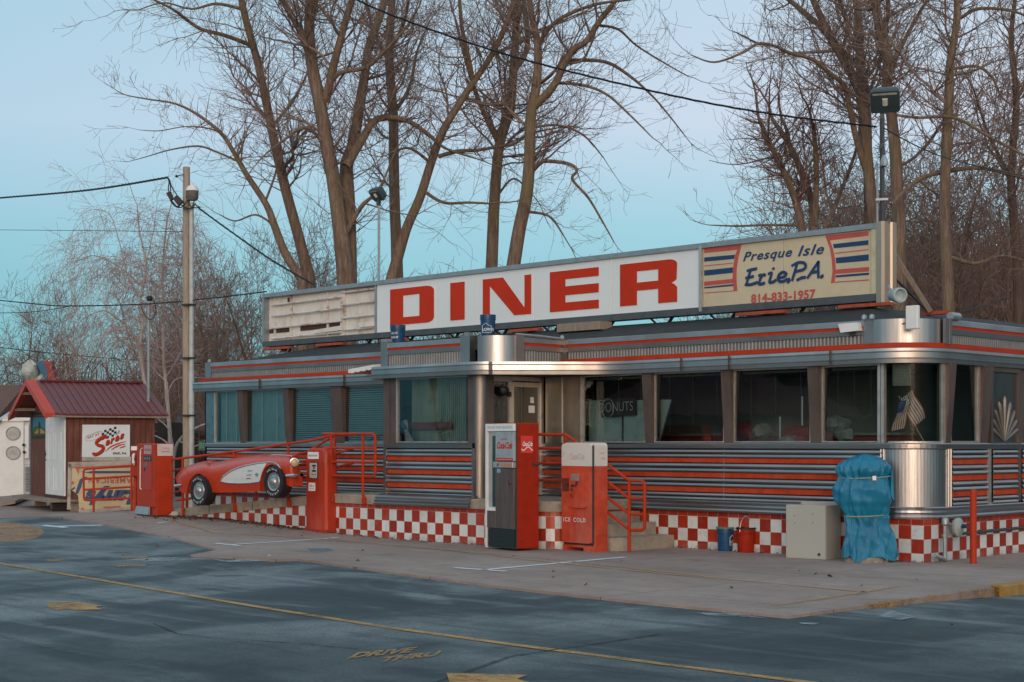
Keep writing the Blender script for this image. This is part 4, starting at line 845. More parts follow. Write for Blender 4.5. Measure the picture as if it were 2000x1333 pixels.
# ================================================================== VENDING MACHINES
def mframe(mid, lx, rx, theta):
    O = G(*mid); a = math.radians(45-theta); ux = Vector((math.cos(a), math.sin(a), 0)); uy = Vector((-math.sin(a), math.cos(a), 0))
    def solve(dirn, px):
        lo, hi = 0, 3
        for _ in range(40):
            k = (lo+hi)/2; x = proj(O+dirn*k)[0]
            if (x < px) == (dirn is uyd): lo = k
            else: hi = k
        return lo
    uyd = uy; w = 0; lo, hi = 0., 3.
    for _ in range(40):
        k = (lo+hi)/2
        if proj(O-ux*k)[0] > lx: lo = k
        else: hi = k
    w = lo; lo, hi = 0., 3.
    for _ in range(40):
        k = (lo+hi)/2
        if proj(O+uy*k)[0] < rx: lo = k
        else: hi = k
    s = lo; c = O-ux*w/2+uy*s/2; return c, a, w, s, proj(O)[2]
def zof(py, d): return H+(HY-py)*d/F
def coke_machine():
    c, a, w, s, d = mframe((1003, 1077.5), 948, 1053, 57); h = zof(826, d)-c.z
    t = thing('vending_machine', 'tall red vending machine with white surround and brown wood-grain front', 'vending machine', c, a, 'vintage drink machines outside the diner')
    x0, x1, y0, y1 = -w/2, w/2, -s/2, s/2
    def fx(p): return x0+(p-85)/258*w
    def fz(p): return h*(1-(p-85)/1180)
    m = MB(True); m.bbox(x0+.02, x1, y0+.05, y1, .03, h, .012); b = m.build('cabinet', reds, t)
    m = MB(True); m.box(x0, x0+.045, y0, y0+.10, .02, h-.01); m.box(x0+.045, x1-.01, y0, y0+.09, fz(160), h-.012); m.box(x0+.045, fx(178), y0+.0, y0+.05, fz(905), fz(875)); m.build('white_surround', white, t)
    m = MB(True); m.box(x0+.045, fx(178), y0+.03, y0+.052, fz(875), fz(160)); m.build('window_recess', simple('pale_recess', (.33, .36, .35), .5), t)
    m = MB(True); m.box(fx(140), fx(172), y0+.02, y0+.04, fz(865), fz(205)); m.build('glass_strip', simple('dark_glass', (.03, .055, .06), .15), t)
    m = MB(True); m.bbox(fx(178), x1-.008, y0+.0, y0+.06, fz(440), fz(165), .006); ad = m.build('lit_panel', simple('grey_panel', (.30, .35, .38), .35, bump=0), t)
    m = MB(True); text_to(m, 'Coca-Cola', (fx(192), y0-.002, fz(325)), X3, Z3, fx(332)-fx(192), fz(262)-fz(325), shear=.35, bold=.03, spacing=.82); m.box(fx(186), x1-.015, y0-.003, y0, fz(436), fz(410)); m.build('red_script', signred, ad)
    m = MB(True); text_to(m, 'DRINK', (fx(232), y0-.002, fz(242)), X3, Z3, fx(290)-fx(232), fz(228)-fz(242), bold=.02); m.build('red_word', signred, ad)
    m = MB(True); text_to(m, 'Things go better with Coke', (fx(195), y0-.005, fz(430)), X3, Z3, fx(330)-fx(195), .02, shear=.2); m.build('small_words', white, ad)
    m = MB(True); text_to(m, 'PAUSE AND REFRESH', (fx(108), y0-.003, fz(137)), X3, Z3, fx(330)-fx(108), fz(112)-fz(137), bold=0); m.build('blue_words', simple('pale_blue_print', (.16, .40, .46), .6, bump=0), t)
    m = MB(True); m.bbox(fx(162), x1-.008, y0-.012, y0+.05, fz(500), fz(447), .005); st = m.build('coin_strip', alum, t)
    m = MB(True); m.lathe([(.02, 0), (.022, .01), (.01, .014)], (fx(207), y0-.012, fz(474)), 12, 'y'); m.v = [(x, 2*(y0-.012)-y, z) for x, y, z in m.v]; m.build('coin_slot', darkm, st)
    m = MB(True); m.box(fx(235), x1-.03, y0-.015, y0-.012, fz(488), fz(462)); m.build('price_label', simple('orange_label', (.45, .2, .1), .6), st)
    wg = NT('wood_grain'); aa = wg.noise(6, 5, .7, (9, 9, .25)); wg.set('Base Color', wg.ramp(aa, [(.35, (.045, .036, .032)), (.6, (.105, .085, .074))])); wg.set('Roughness', .5)
    m = MB(True); m.bbox(fx(178), x1-.008, y0, y0+.05, fz(1065), fz(505), .004); m.bbox(x0+.045, fx(178)-.002, y0+.0, y0+.05, fz(1065), fz(905), .004); wp = m.build('wood_panel', wg.m, t)
    m = MB(True); m.box(fx(295), fx(315), y0-.004, y0+.01, fz(660), fz(615)); m.build('return_slot', simple('maroon', (.09, .015, .012), .5), wp)
    m = MB(True); m.box(fx(195), fx(225), y0-.003, y0, fz(548), fz(510)); m.build('sticker', simple('sticker_blue', (.22, .36, .45), .5), wp)
    m = MB(True); m.lathe([(.012, 0), (.012, .015)], (fx(327), y0-.012, fz(627)), 8, 'y'); m.lathe([(.01, 0), (.01, .01)], (fx(200), y0-.008, fz(778)), 8, 'y'); m.build('lock', chrome, wp)
    m = MB(True)
    for k in range(14): z = fz(1235)+k*(fz(1068)-fz(1235))/14; m.box(x0+.046, x1-.01, y0+.004+.012*(k % 2), y0+.05, z, z+.5*(fz(1068)-fz(1235))/14); 
    m.box(x0+.046, x1-.01, y0+.022, y0+.05, .03, fz(1065)); m.build('grille', simple('grille_paint', (.018, .030, .034), .5), t)
    m = MB(True); gx = x1+.001; yy = lambda p: y0+(p-345)/240*s
    m.box(x1-.002, gx+.002, yy(412), yy(524), fz(362), fz(205)); dc = m.build('side_decal', simple('decal_red', (.60, .045, .03), .4, bump=0), t)
    m = MB(True); text_to(m, 'Coca-Cola', (gx+.004, yy(428), fz(300)), Y3, Z3, yy(520)-yy(428), fz(258)-fz(300), shear=.35, bold=.025, spacing=.82)
    wv = [(yy(416+i*10.8), fz(320-16*math.sin(i*.75+3.4)-(i > 6)*0)) for i in range(11)]
    for (a_, b_), (c_, d_) in zip(wv, wv[1:]): th = .012; m.quad((gx+.004, a_, b_-th), (gx+.004, c_, d_-th), (gx+.004, c_, d_+.004), (gx+.004, a_, b_+.004))
    m.build('white_script', white, dc)
    m = MB(True); m.box(x1, x1+.02, y1-.12, y1+.01, fz(480), fz(458)); m.tube([(x1+.02, y1-.1, fz(465)), (x1+.03, y1-.04, fz(474)), (x1+.015, y1, fz(462))], .008, 6); m.build('hasp', darkm, t)
    m = MB(True); m.box(x1-.012, x1+.006, y0+.045, y0+.06, .03, h); m.build('edge_trim', darkm, t)
coke_machine()
rusty = NT('rusty_cooler_red'); _a = rusty.noise(3, 6, .75); _c = rusty.ramp(_a, [(.3, (.40, .036, .014)), (.55, (.54, .066, .026)), (.75, (.60, .13, .075))])
_c = rusty.mix(rusty.ramp(rusty.noise(11, 6, .8), [(.56, 0), (.7, .6)]), _c, (.22, .07, .035)); _c = rusty.mix(rusty.ramp(rusty.noise(1.6, 4, .7, (1, 1, .3)), [(.5, 0), (.72, .55)]), _c, (.36, .22, .19)); rusty.set('Base Color', _c); rusty.set('Roughness', .6)
wrust = NT('rusty_cooler_white'); _a = wrust.noise(5, 6, .8, (1, 1, .3)); wrust.set('Base Color', wrust.mix(wrust.ramp(_a, [(.60, 0), (.72, .8)]), (.62, .60, .57), (.26, .12, .06))); wrust.set('Roughness', .55)
def cooler():
    c, a, w, s, d = mframe((1157, 1079), 1096.5, 1186.5, 49); h = zof(865, d)-c.z
    t = thing('vending_machine', 'short rusty drink cooler with white top reading ICE COLD beside the steps', 'vending machine', c, a, 'vintage drink machines outside the diner')
    x0, x1, y0, y1 = -w/2, w/2, -s/2, s/2
    def fx(p): return x0+(p-792)/290*w
    def fz(p): return h*(1-(p-262)/1008)
    zs = fz(480); r = .06
    def shell(z0, z1, top):
        m = MB(True); pts = rounded_rect(x0, x1, z0, z1, r, 5, (0, top, top, 0)); m.prism([(x, y0+.06, z) for x, z in pts], (0, 1, 0), s-.06); return m
    o = shell(.08, zs, 0).build('body', rusty.m, t); o = shell(zs+.001, h, 1).build('body_top', wrust.m, t)
    m = MB(True); m.prism([(x, y0, z) for x, z in rounded_rect(x0+.005, x1-.035, fz(1195), zs, .03, 4, (1, 0, 0, 1))], (0, 1, 0), .05); dr = m.build('door', rusty.m, t)
    m = MB(True); m.prism([(x, y0, z) for x, z in rounded_rect(x0+.005, x1-.035, zs+.001, h-.012, .05, 5, (0, 1, 1, 0))], (0, 1, 0), .05); m.build('door_top', wrust.m, t)
    m = MB(True); m.box(x1-.034, x1-.024, y0+.03, y0+.062, .12, h-.04); m.box(x0+.01, x1-.03, y0+.045, y0+.062, .09, fz(1190)); m.build('door_gasket', darkm, t)
    m = MB(True); m.prism([(x, y0-.045, z) for x, z in rounded_rect(fx(885), fx(1035), fz(865), fz(540), .035, 5)], (0, 1, 0), .045); cu = m.build('coin_unit', rusty.m, t)
    m = MB(True); m.box(fx(905), fx(980), y0-.052, y0-.045, fz(615), fz(550)); m.build('coin_plate', alum, cu)
    m = MB(True); m.box(fx(905), fx(932), y0-.05, y0-.045, fz(675), fz(650)); m.build('price_window', simple('maroon', (.09, .015, .012), .5), cu)
    m = MB(True); m.tube([(fx(950), y0-.06, fz(668)), (fx(962), y0-.07, fz(640)), (fx(970), y0-.06, fz(620))], .012, 6); m.lathe([(.02, 0), (.024, .012), (.01, .02)], (fx(922), y0-.065, fz(695)), 8, 'y'); m.build('handle', darkm, cu)
    m = MB(True); m.lathe([(.028, 0), (.028, .02)], (fx(922), y0-.063, fz(750)), 12, 'y'); m.build('bottle_opener', chrome, cu)
    m = MB(True); m.box(fx(800), fx(872), y0-.006, y0+.002, fz(717), fz(595)); pl = m.build('lock_plate', simple('brown_plate', (.13, .03, .02), .5), dr); m = MB(True); m.lathe([(.014, 0), (.014, .02)], (fx(860), y0-.02, fz(652)), 8, 'y'); m.build('lock', chrome, pl)
    m = MB(True); text_to(m, 'ICE', (fx(812), y0-.003, fz(1000)), X3, Z3, fx(878)-fx(812), fz(960)-fz(1000), bold=.012, spacing=1.25); m.build('white_word', white, dr); m = MB(True); text_to(m, 'COLD', (fx(906), y0-.003, fz(1000)), X3, Z3, fx(1020)-fx(906), fz(960)-fz(1000), bold=.012, spacing=1.25); m.build('white_word', white, dr)
    m = MB(True); text_to(m, 'Coca-Cola', (fx(870), y0-.003, fz(420)), X3, Z3, fx(1010)-fx(870), fz(362)-fz(420), shear=.3, bold=.01, spacing=.9); m.build('faded_words', simple('ghost_print', (.52, .46, .44), .6), t)
    m = MB(True)
    for k in range(8): z = fz(1208)+k*.021; m.box(x1-.001, x1+.008, y0+.07, y1-.02, z, z+.010)
    m.build('louvre', rusty.m, t)
    m = MB(True); text_to(m, 'ICE', (x1+.003, y0+.5*s, fz(365)), Y3, Z3, .08, .018); text_to(m, 'COLD', (x1+.003, y0+.55*s, fz(415)), Y3, Z3, .09, .022); m.build('side_words', brick, t)
    m = MB(True); m.box(x0+.0, x0+.1, y0+.03, y1, 0, .08); m.box(x1-.22, x1, y0+.03, y1, 0, .08); m.box(x0+.1, x1-.22, y0+.05, y1, .05, .08); m.build('plinth', rusty.m, t)
cooler()
def left_machine():
    c, a, w, s, d = mframe((303, 1010), 267, 338, 57); h = zof(866.5, d)-c.z
    t = thing('vending_machine', 'red vending machine with white label near the shed and the red car', 'vending machine', c, a, 'vintage drink machines outside the diner')
    x0, x1, y0, y1 = -w/2, w/2, -s/2, s/2
    def fx(p): return x0+(p-960)/140*w
    def fz(p): return h*(1-(p-670)/515)
    m = MB(True); m.bbox(x0, x1, y0+.03, y1, .02, h, .012); m.build('cabinet', redp, t)
    m = MB(True); m.bbox(x0+.01, x1-.02, y0, y0+.03, fz(1120), h-.02, .006); f = m.build('door', redp, t)
    m = MB(True); m.box(fx(1018), fx(1072), y0-.006, y0, fz(745), fz(682)); g = m.build('lit_panel', simple('faded_pink_panel', (.42, .32, .32), .5), f); m = MB(True); text_to(m, 'Coca-Cola', (fx(1022), y0-.009, fz(722)), X3, Z3, fx(1070)-fx(1022), .045, shear=.3, bold=.02, spacing=.85); m.build('red_script', signred, g)
    m = MB(True); m.box(fx(1015), fx(1072), y0-.01, y0, fz(795), fz(758)); g = m.build('button_strip', darkm, f)
    m = MB(True)
    for k in range(4): xx = fx(1022+k*13); m.box(xx, xx+.02, y0-.014, y0-.01, fz(785), fz(768))
    m.build('button', alum, g)
    m = MB(True); m.box(fx(1008), fx(1075), y0-.012, y0, fz(1000), fz(798)); g = m.build('coin_panel', simple('worn_red_panel', (.40, .035, .02), .5), f)
    m = MB(True); m.box(fx(1020), fx(1040), y0-.02, y0-.012, fz(835), fz(810)); m.build('coin_slot', chrome, g)
    m = MB(True); m.box(fx(1019), fx(1030), y0-.016, y0-.012, fz(865), fz(845)); m.build('slot', black, g)
    m = MB(True); m.tube([(fx(1005), y0-.01, fz(705)), (fx(993), y0-.01, fz(715)), (fx(990), y0-.01, fz(990)), (fx(1000), y0-.01, fz(998))], .012, 6); m.build('white_trim', white, f)
    m = MB(True); m.hexa([(x0+.01, y0-.06, .03), (fx(1063), y0-.06, .03), (fx(1063), y0, .03), (x0+.01, y0, .03), (x0+.01, y0-.01, fz(1120)), (fx(1063), y0-.01, fz(1120)), (fx(1063), y0, fz(1120)), (x0+.01, y0, fz(1120))]); m.build('bottle_tray', greym, f)
    m = MB(True); m.box(x1, x1+.004, y0+.12*s, y1-.004, fz(757), h-.012); g = m.build('side_label', simple('pinkish_white', (.60, .50, .48), .6), t)
    m = MB(True); text_to(m, 'THINK', (x1+.006, y0+.35*s, fz(708)), Y3, Z3, .45*s, .018); text_to(m, 'YOUNG', (x1+.006, y0+.35*s, fz(730)), Y3, Z3, .45*s, .020, bold=.02); m.build('side_words', simple('brown_print', (.25, .07, .06), .6), g)
    m = MB(True); m.box(x0-.01, x1, y0+.01, y0+.03, 0, .03); m.build('plinth', darkm, t)
left_machine()
def gas_pump():
    c, a, w, s, d = mframe((637, 1042), 596, 661, 48); h = zof(875, d)-c.z
    t = thing('gas_pump', 'rounded red vintage petrol pump standing at the corner of the tiled platform', 'gas pump', c, a); x0, x1, y0, y1 = -w/2, w/2, -s/2, s/2
    w2 = w*.93
    m = MB(True); pr = rounded_rect(-w/2, w/2, .06, h, .14, 8, (0, 1, 1, 0)); pr = [(x*(1-.05*z/h), z) for x, z in pr]; k = len(pr)
    ring = [(0, .0, .035), (1, .035, 0), (2, s-.035, 0), (3, s, .035)]; vs = []
    for _, yy, ins in ring: vs += [(x*(1-ins*2/w), y0+yy, .06+(z-.06)*(1-ins/h)) for x, z in pr]
    m.add(vs, [tuple(range(k))[::-1][::-1], tuple(range(3*k, 4*k))]+[(q*k+i, q*k+(i+1) % k, (q+1)*k+(i+1) % k, (q+1)*k+i) for q in range(3) for i in range(k)]); m.build('body', simple('sunfaded_red', (.40, .034, .012), .5, var=.35, scale=3, dirt=(.46, .11, .06), stretch=(1, 1, .4), bump=.05, spec=.35), t)
    m = MB(True); m.bbox(-w/2-.01, w/2+.01, y0-.01, y1+.01, 0, .06, .01); m.build('plinth', simple('dark_red_paint', (.28, .03, .015), .6), t)
    fz = lambda p: h*(1-(p-260)/740); fx = lambda p: -w/2+(p-1262)/160*w
    m = MB(True); m.box(fx(1285), fx(1366), y0-.008, y0, fz(358), fz(298)); g = m.build('name_plate', white, t); m = MB(True); text_to(m, 'REGULAR', (fx(1292), y0-.01, fz(336)), X3, Z3, fx(1360)-fx(1292), .03, bold=.02); m.build('plate_words', darkm, g)
    m = MB(True); m.prism([(x, y0-.012, z) for x, z in rounded_rect(fx(1297), fx(1362), fz(530), fz(388), .015, 4)], (0, 1, 0), .012); m.build('dial_rim', darkm, t)
    m = MB(True); m.prism([(x, y0-.015, z) for x, z in rounded_rect(fx(1301), fx(1358), fz(525), fz(393), .012, 4)], (0, 1, 0), .003); g = m.build('dial_face', simple('dial_grey', (.42, .44, .42), .4), t)
    m = MB(True)
    for p, q, e in ((1322, 1350, 425), (1330, 1340, 445), (1322, 1350, 470)): m.box(fx(p), fx(q), y0-.018, y0-.015, fz(e), fz(e-16))
    for k in range(3): m.box(fx(1322+k*11), fx(1326+k*11), y0-.018, y0-.015, fz(500), fz(488))
    m.build('digits', black, g)
    m = MB(True); m.prism([(x, y0-.006, z) for x, z in rounded_rect(fx(1290), fx(1340), fz(638), fz(566), .012, 3)], (0, 1, 0), .006); g = m.build('price_card', white, t); m = MB(True); text_to(m, '29.9', (fx(1297), y0-.009, fz(600)), X3, Z3, fx(1333)-fx(1297), .022, bold=.02); text_to(m, 'PER GAL', (fx(1297), y0-.009, fz(622)), X3, Z3, fx(1333)-fx(1297), .014); m.build('card_words', navy, g)
gas_pump()
def payphone():
    o = AT(263, 930, 33.6); t = thing('payphone', 'red payphone box with a white handset behind the red vending machine', 'payphone', (o.x, o.y, gz(o.x, o.y)))
    def b(m, px0, px1, py0, py1, dd, th): a = AT(px0, py1, 33.6+dd); c = AT(px1, py0, 33.6+dd); n = Vector((-R2, R2, 0)); m.hexa([AT(px0, py1, 33.6+dd), AT(px1, py1, 33.6+dd), AT(px1, py1, 33.6+dd)+n*th, AT(px0, py1, 33.6+dd)+n*th, AT(px0, py0, 33.6+dd), AT(px1, py0, 33.6+dd), AT(px1, py0, 33.6+dd)+n*th, AT(px0, py0, 33.6+dd)+n*th])
    m = MB(); b(m, 256, 272, 880, 930, .02, .2); m.build('cabinet', reds, t); m = MB(); b(m, 256, 272, 872, 880, 0, .25); m.build('white_top', white, t)
    m = MB(); m.tube([AT(262, 887, 33.5), AT(260.5, 890, 33.45), AT(260, 897, 33.45), AT(260.5, 904, 33.45), AT(262, 908, 33.5)], [.02, .035, .022, .035, .02], 7); m.build('handset', white, t); m = MB(); m.tube([AT(264, 930, 33.8), Vector((o.x, o.y, gz(o.x, o.y)))+Vector((0, 0, 0))], .04, 8); m.build('post', redp, t)
payphone()
# ================================================================== CAR BODY ON THE RAMP RAILING
def car():
    YC = -2.30; t = thing('display_car', 'red vintage sports car side with white cove mounted on the ramp railing', 'car', (-14, YC+.25, .3))
    def c(x, y, off=0): return PY(330+x/6.897, 860+y/6.897, YC+off)
    def lin(tab, x):
        if x <= tab[0][0]: return tab[0][1]
        for (a, b), (p, q) in zip(tab, tab[1:]):
            if x <= p: return b+(q-b)*(x-a)/(p-a) if p > a else q
        return tab[-1][1]
    top = [(92, 520), (100, 480), (125, 440), (180, 385), (250, 345), (320, 326), (380, 308), (450, 296), (510, 295), (560, 312), (620, 306), (700, 290), (800, 266), (900, 243), (1050, 218), (1200, 203), (1350, 197), (1500, 196), (1620, 204), (1690, 218), (1730, 240), (1745, 268)]
    bot = [(92, 525), (110, 600), (140, 665), (180, 712), (235, 725), (240, 690), (255, 610), (280, 545), (320, 490), (370, 458), (410, 452), (450, 470), (490, 515), (520, 580), (550, 650), (585, 700), (640, 710), (900, 703), (1220, 690), (1224, 600), (1245, 480), (1280, 400), (1330, 345), (1385, 325), (1440, 345), (1490, 405), (1520, 480), (1540, 545), (1590, 605), (1640, 628), (1690, 616), (1722, 585), (1740, 530), (1745, 300)]
    xs = sorted(set([p[0] for p in top]+[p[0] for p in bot]+list(range(100, 1745, 28)))); NV = 14
    def yat(x, v):
        a, b = lin(top, x), lin(bot, x); return b+(a-b)*v
    FT = .28
    def surf(x, yy):
        """depth of the skin behind the foremost plane at picture height yy"""
        a = lin(top, x); b = 712; v = max(0, min(1, (b-yy)/(b-a)))           # 0 sill, 1 top
        o = .04*(1-v)**2+.03*abs(v-.45)+.30*max(0, (v-.70)/.30)**2.6
        o += .05*math.exp(-((x-900)/330)**2)*(1-v*.2)                        # coke-bottle waist
        e = max(0, (190-x)/100); o += .16*e*e; e = max(0, (x-1600)/145); o += .20*e*e
        return o
    m = MB(); m.smooth = True; cols = []
    for x in xs: cols.append([c(x, yat(x, j/NV), surf(x, yat(x, j/NV))) for j in range(NV+1)])
    vs = [p for col in cols for p in col]; n = NV+1; m.add(vs, [(i*n+j, (i+1)*n+j, (i+1)*n+j+1, i*n+j+1) for i in range(len(cols)-1) for j in range(NV)])
    # inner edge: return flange to the back, and the rear closing sheet
    m.smooth = False
    for rng in (0, NV):
        for i in range(len(cols)-1):
            a, b = cols[i][rng], cols[i+1][rng]; bk = YC+.46 if rng else YC+.30; m.quad(a, b, (b.x, max(bk, b.y), b.z+(.03 if rng else 0)), (a.x, max(bk, a.y), a.z+(.03 if rng else 0)))
    m.build('body', simple('gloss_car_red', (.47, .040, .010), .28, var=.05, bump=0, scale=2), t)
    m = MB()      # dark backing inside the arches
    for pts in ([(235, 720), (240, 600), (300, 480), (400, 440), (500, 510), (590, 700)], [(1215, 690), (1220, 500), (1300, 340), (1385, 310), (1480, 360), (1560, 560), (1600, 620), (1500, 700)]): m.prism([c(x, y, .30) for x, y in pts], (0, 1, 0), .03)
    m.build('wheel_well', black, t)
    cove = [(693, 545), (735, 492), (790, 448), (860, 408), (950, 372), (1050, 346), (1180, 322), (1322, 303), (1280, 372), (1250, 440), (1232, 510), (1224, 556), (1100, 573), (960, 578), (840, 574), (750, 566)]
    m = MB()
    cc = (1000, 470)
    def sc(x, y, l=.006): return c(x, y, surf(x, y)-l)
    N_ = 6
    for (a, b) in zip(cove, cove[1:]+cove[:1]):
        for k in range(N_):
            f = lambda p, q: (cc[0]+(p[0]-cc[0])*q, cc[1]+(p[1]-cc[1])*q); q0, q1 = k/N_, (k+1)/N_
            m.quad(sc(*f(a, q0)), sc(*f(b, q0)), sc(*f(b, q1)), sc(*f(a, q1)))
    cv = m.build('white_cove', simple('cove_white', (.60, .64, .64), .4, var=.03, bump=0), t)
    m = MB()
    for y_ in (415, 470, 518): m.tube([sc(1120-(y_-415)*.2, y_-2, .012), sc(1060-(y_-415)*.2, y_+1, .012)], .006, 5)
    m.box(0, 0, 0, 0, 0, 0); m.build('vent_mark', darkm, cv)
    m = MB(); e = sc(1180, 465, .012); m.lathe([(.035, 0), (.035, .006)], (e.x, e.y, e.z), 10, 'y'); m.tube([sc(1160, 462, .02), sc(1205, 462, .02)], .008, 4); m.build('emblem', greym, cv)
    trim = [(1224, 560), (1100, 577), (960, 583), (840, 579), (750, 570), (690, 548), (733, 488), (790, 443), (860, 402), (950, 366), (1050, 339), (1180, 314), (1320, 298), (1400, 298), (1455, 322), (1498, 372), (1522, 440), (1534, 480)]
    m = MB(); m.tube([sc(x, y, .012) for x, y in trim], .014, 6); m.tube([sc(x, lin(top, x)+4, .0) for x in range(1380, 1746, 40)], .009, 5); m.build('chrome_trim', chrome, t)
    # headlight
    h0 = c(1690, 300, -.02); m = MB(); d = Vector((.80, -.6, 0)); dq = d.to_track_quat('Z', 'Y').to_matrix()
    def hl(prof, mat, name, par, n=20):
        m = MB()
        m.lathe(prof, (0, 0, 0), n); m.v = [tuple(h0+dq@Vector(v)) for v in m.v]; return m.build(name, mat, par)
    hd = hl([(.07, -.14), (.08, -.05), (.083, .0), (.075, .015), (.066, .017), (.064, .008)], chrome, 'headlight', t)
    hl([(.064, .008), (.056, .018), (.035, .026), (.01, .028)], simple('amber_lens', (.50, .36, .20), .2, bump=0), 'lens', hd)
    # bumpers
    m = MB(); m.tube([c(1515, 480, .05), c(1600, 480, -.04), c(1700, 474, -.07), c(1790, 468, -.02), c(1810, 468, .25)], [.02, .032, .036, .03, .02], 8); m.build('front_bumper', chrome, t)
    m = MB(); m.tube([c(168, 607, .02), c(120, 612, .0), c(70, 618, .12), c(60, 620, .4)], [.015, .03, .03, .02], 8); m.build('rear_bumper', chrome, t)
    # wheels
    for (x, y) in ((412, 680), (1418, 562)):
        cen = c(x, y, -.03); r = .278; m = MB(); m.smooth = True
        m.lathe([(.165, 0), (.20, -.022), (.25, -.03), (.285, -.018), (r, .02), (r+.004, .06), (r, .16), (.28, .19), (.1, .19)], (0, 0, 0), 36, 'y'); m.v = [(cen.x+a, cen.y-b, cen.z+e) for a, b, e in m.v]
        # lathe along y flips depth: negate so the face looks to the street
        
        wh = m.build('wheel', black, t); wh.data.flip_normals() if 0 else None
        m = MB(); m.lathe([(.170, -.004), (.16, -.022), (.145, -.012), (.12, -.010), (.10, -.020), (.075, -.018), (.055, -.045), (.02, -.055)], (0, 0, 0), 28, 'y'); m.v = [(cen.x+a, cen.y-b, cen.z+e) for a, b, e in m.v]; m.build('hubcap', simple('hubcap_steel', (.42, .42, .41), .35, metal=.8), wh)
        m = MB()
        for word, a0, a1, rr, sgn in (('GOODYEAR', math.radians(232), math.radians(318), .218, 1), ('POLYGLAS', math.radians(128), math.radians(60), .232, -1)):
            L = len(word)
            for k, chh in enumerate(word):
                a = a0+(a1-a0)*k/(L-1); up = Vector((-math.cos(a), 0, -math.sin(a)))*sgn; rt = Vector((-math.sin(a), 0, math.cos(a)))*sgn
                p0 = Vector((cen.x+rr*math.cos(a), cen.y-.036, cen.z+rr*math.sin(a)))-rt*.016-up*.022; text_to(m, chh, p0, rt, up, .024, .034, bold=.02)
        m.build('tyre_lettering', white, wh)
    m = MB()
    for x in (457, 563):
        p = PY(x, 950, -1.8); m.tube([p, Vector((p.x, YC+.3, p.z))], .03, 6)
    m.build('mount', redp, t)
car()
# ================================================================== BUCKETS
def bucket(label, c, rt, h, mat, lid=None, handle=None, word=None, rot=0, group='plastic buckets'):
    t = thing('bucket', label, 'bucket', c, rot, group); m = MB(True)
    m.lathe([(rt*.86, 0), (rt*.88, .01), (rt*.97, h*.74), (rt*.98, h*.78), (rt*1.06, h*.785), (rt*1.06, h*.80), (rt*.99, h*.81), (rt*.99, h*.86), (rt*1.06, h*.865), (rt*1.06, h*.885), (rt, h*.89), (rt, h*.97), (rt*1.05, h*.975), (rt*1.05, h), (rt*.97, h), (rt*.9, h*.93)], (0, 0, 0), 28); b = m.build('pail', mat, t)
    if lid: m = MB(True); m.lathe([(rt*1.08, h*.96), (rt*1.09, h*1.02), (rt*1.0, h*1.035), (rt*.9, h*1.01), (rt*.2, h*1.01)], (0, 0, 0), 28); m.build('lid', lid, t)
    if handle:
        m = MB(True); pts = [Vector((rt*1.05*math.cos(a), 0, h*.85+rt*1.7*math.sin(a))) for a in [i*math.pi/12 for i in range(13)]] if handle == 'up' else [Vector((rt*1.07*math.cos(a), -rt*1.12*math.sin(a), h*.85-h*.30*math.sin(a))) for a in [i*math.pi/12 for i in range(13)]]
        R = Matrix.Rotation(.5, 3, 'Z'); m.tube([R@p for p in pts], .004, 5); m.tube([R@p for p in pts[5:8]], .012, 6); m.build('handle', alum, t)
    if word:
        for w_, a0, z, s_ in word:
            m = MB(True)
            vs, fs = text_mesh(w_, 0, .02); x0 = min(v[0] for v in vs); P = []
            for x, y, _ in vs: a = a0+(x-x0)*s_/rt; rr = rt*.965+.003+(z+y*s_-h*.5)*.02; P.append((rr*math.sin(a), -rr*math.cos(a), z+y*s_))
            m.add(P, fs); m.build('white_word', white, t)
    return t
def house(t, rt, a0, a1, z0, z1, zp):    # the little gable outline printed round a word
    m = MB(True); k = rt*.98
    f = lambda a, z: Vector((k*math.sin(a), -k*math.cos(a), z)); am = a0+(a1-a0)*.4
    for a, b in (((a0, z0), (a0, z1)), ((a0, z1), (am, zp)), ((am, zp), (a1-.25, z1)), ((a1-.25, z1), (a1, z1)), ((a1, z1), (a1, z0)), ((a1, z0), (a0, z0))): m.tube([f(a[0]+(b[0]-a[0])*i/4, a[1]+(b[1]-a[1])*i/4) for i in range(5)], .004, 4)
    m.build('gable_outline', white, t)
p = G(1407, 1077); b = bucket('blue plastic bucket on the ground beside the red one, green lid', (p.x, p.y+.12, 0), .125, .345, blueb, simple('green_lid', (.08, .20, .10), .5), None, [('LOWES', .55, .12, .06)], math.radians(45)); house(b, .125, .45, 1.5, .09, .20, .24)
p = G(1447, 1080); bucket('red plastic bucket with black lid and raised wire handle', (p.x, p.y+.12, 0), .135, .355, reds, black, 'up', None, math.radians(60))
p = PY(953, 655, -1.25); b = bucket('blue bucket on top of the rounded steel corner of the porch roof', (p.x, -1.25, 3.33), .125, .33, blueb, None, None, [('LOWES', -.75, .07, .062)], math.radians(45)); house(b, .125, -.8, .45, .04, .15, .19)
p = PY(777, 660, -1.2); bucket('blue bucket at the left end of the porch roof, below the letter D', (p.x, -1.2, 3.28), .13, .34, blueb, None, None, [('DO IT', -.95, .18, .05), ('RIGHT', -.95, .11, .05)], math.radians(45))
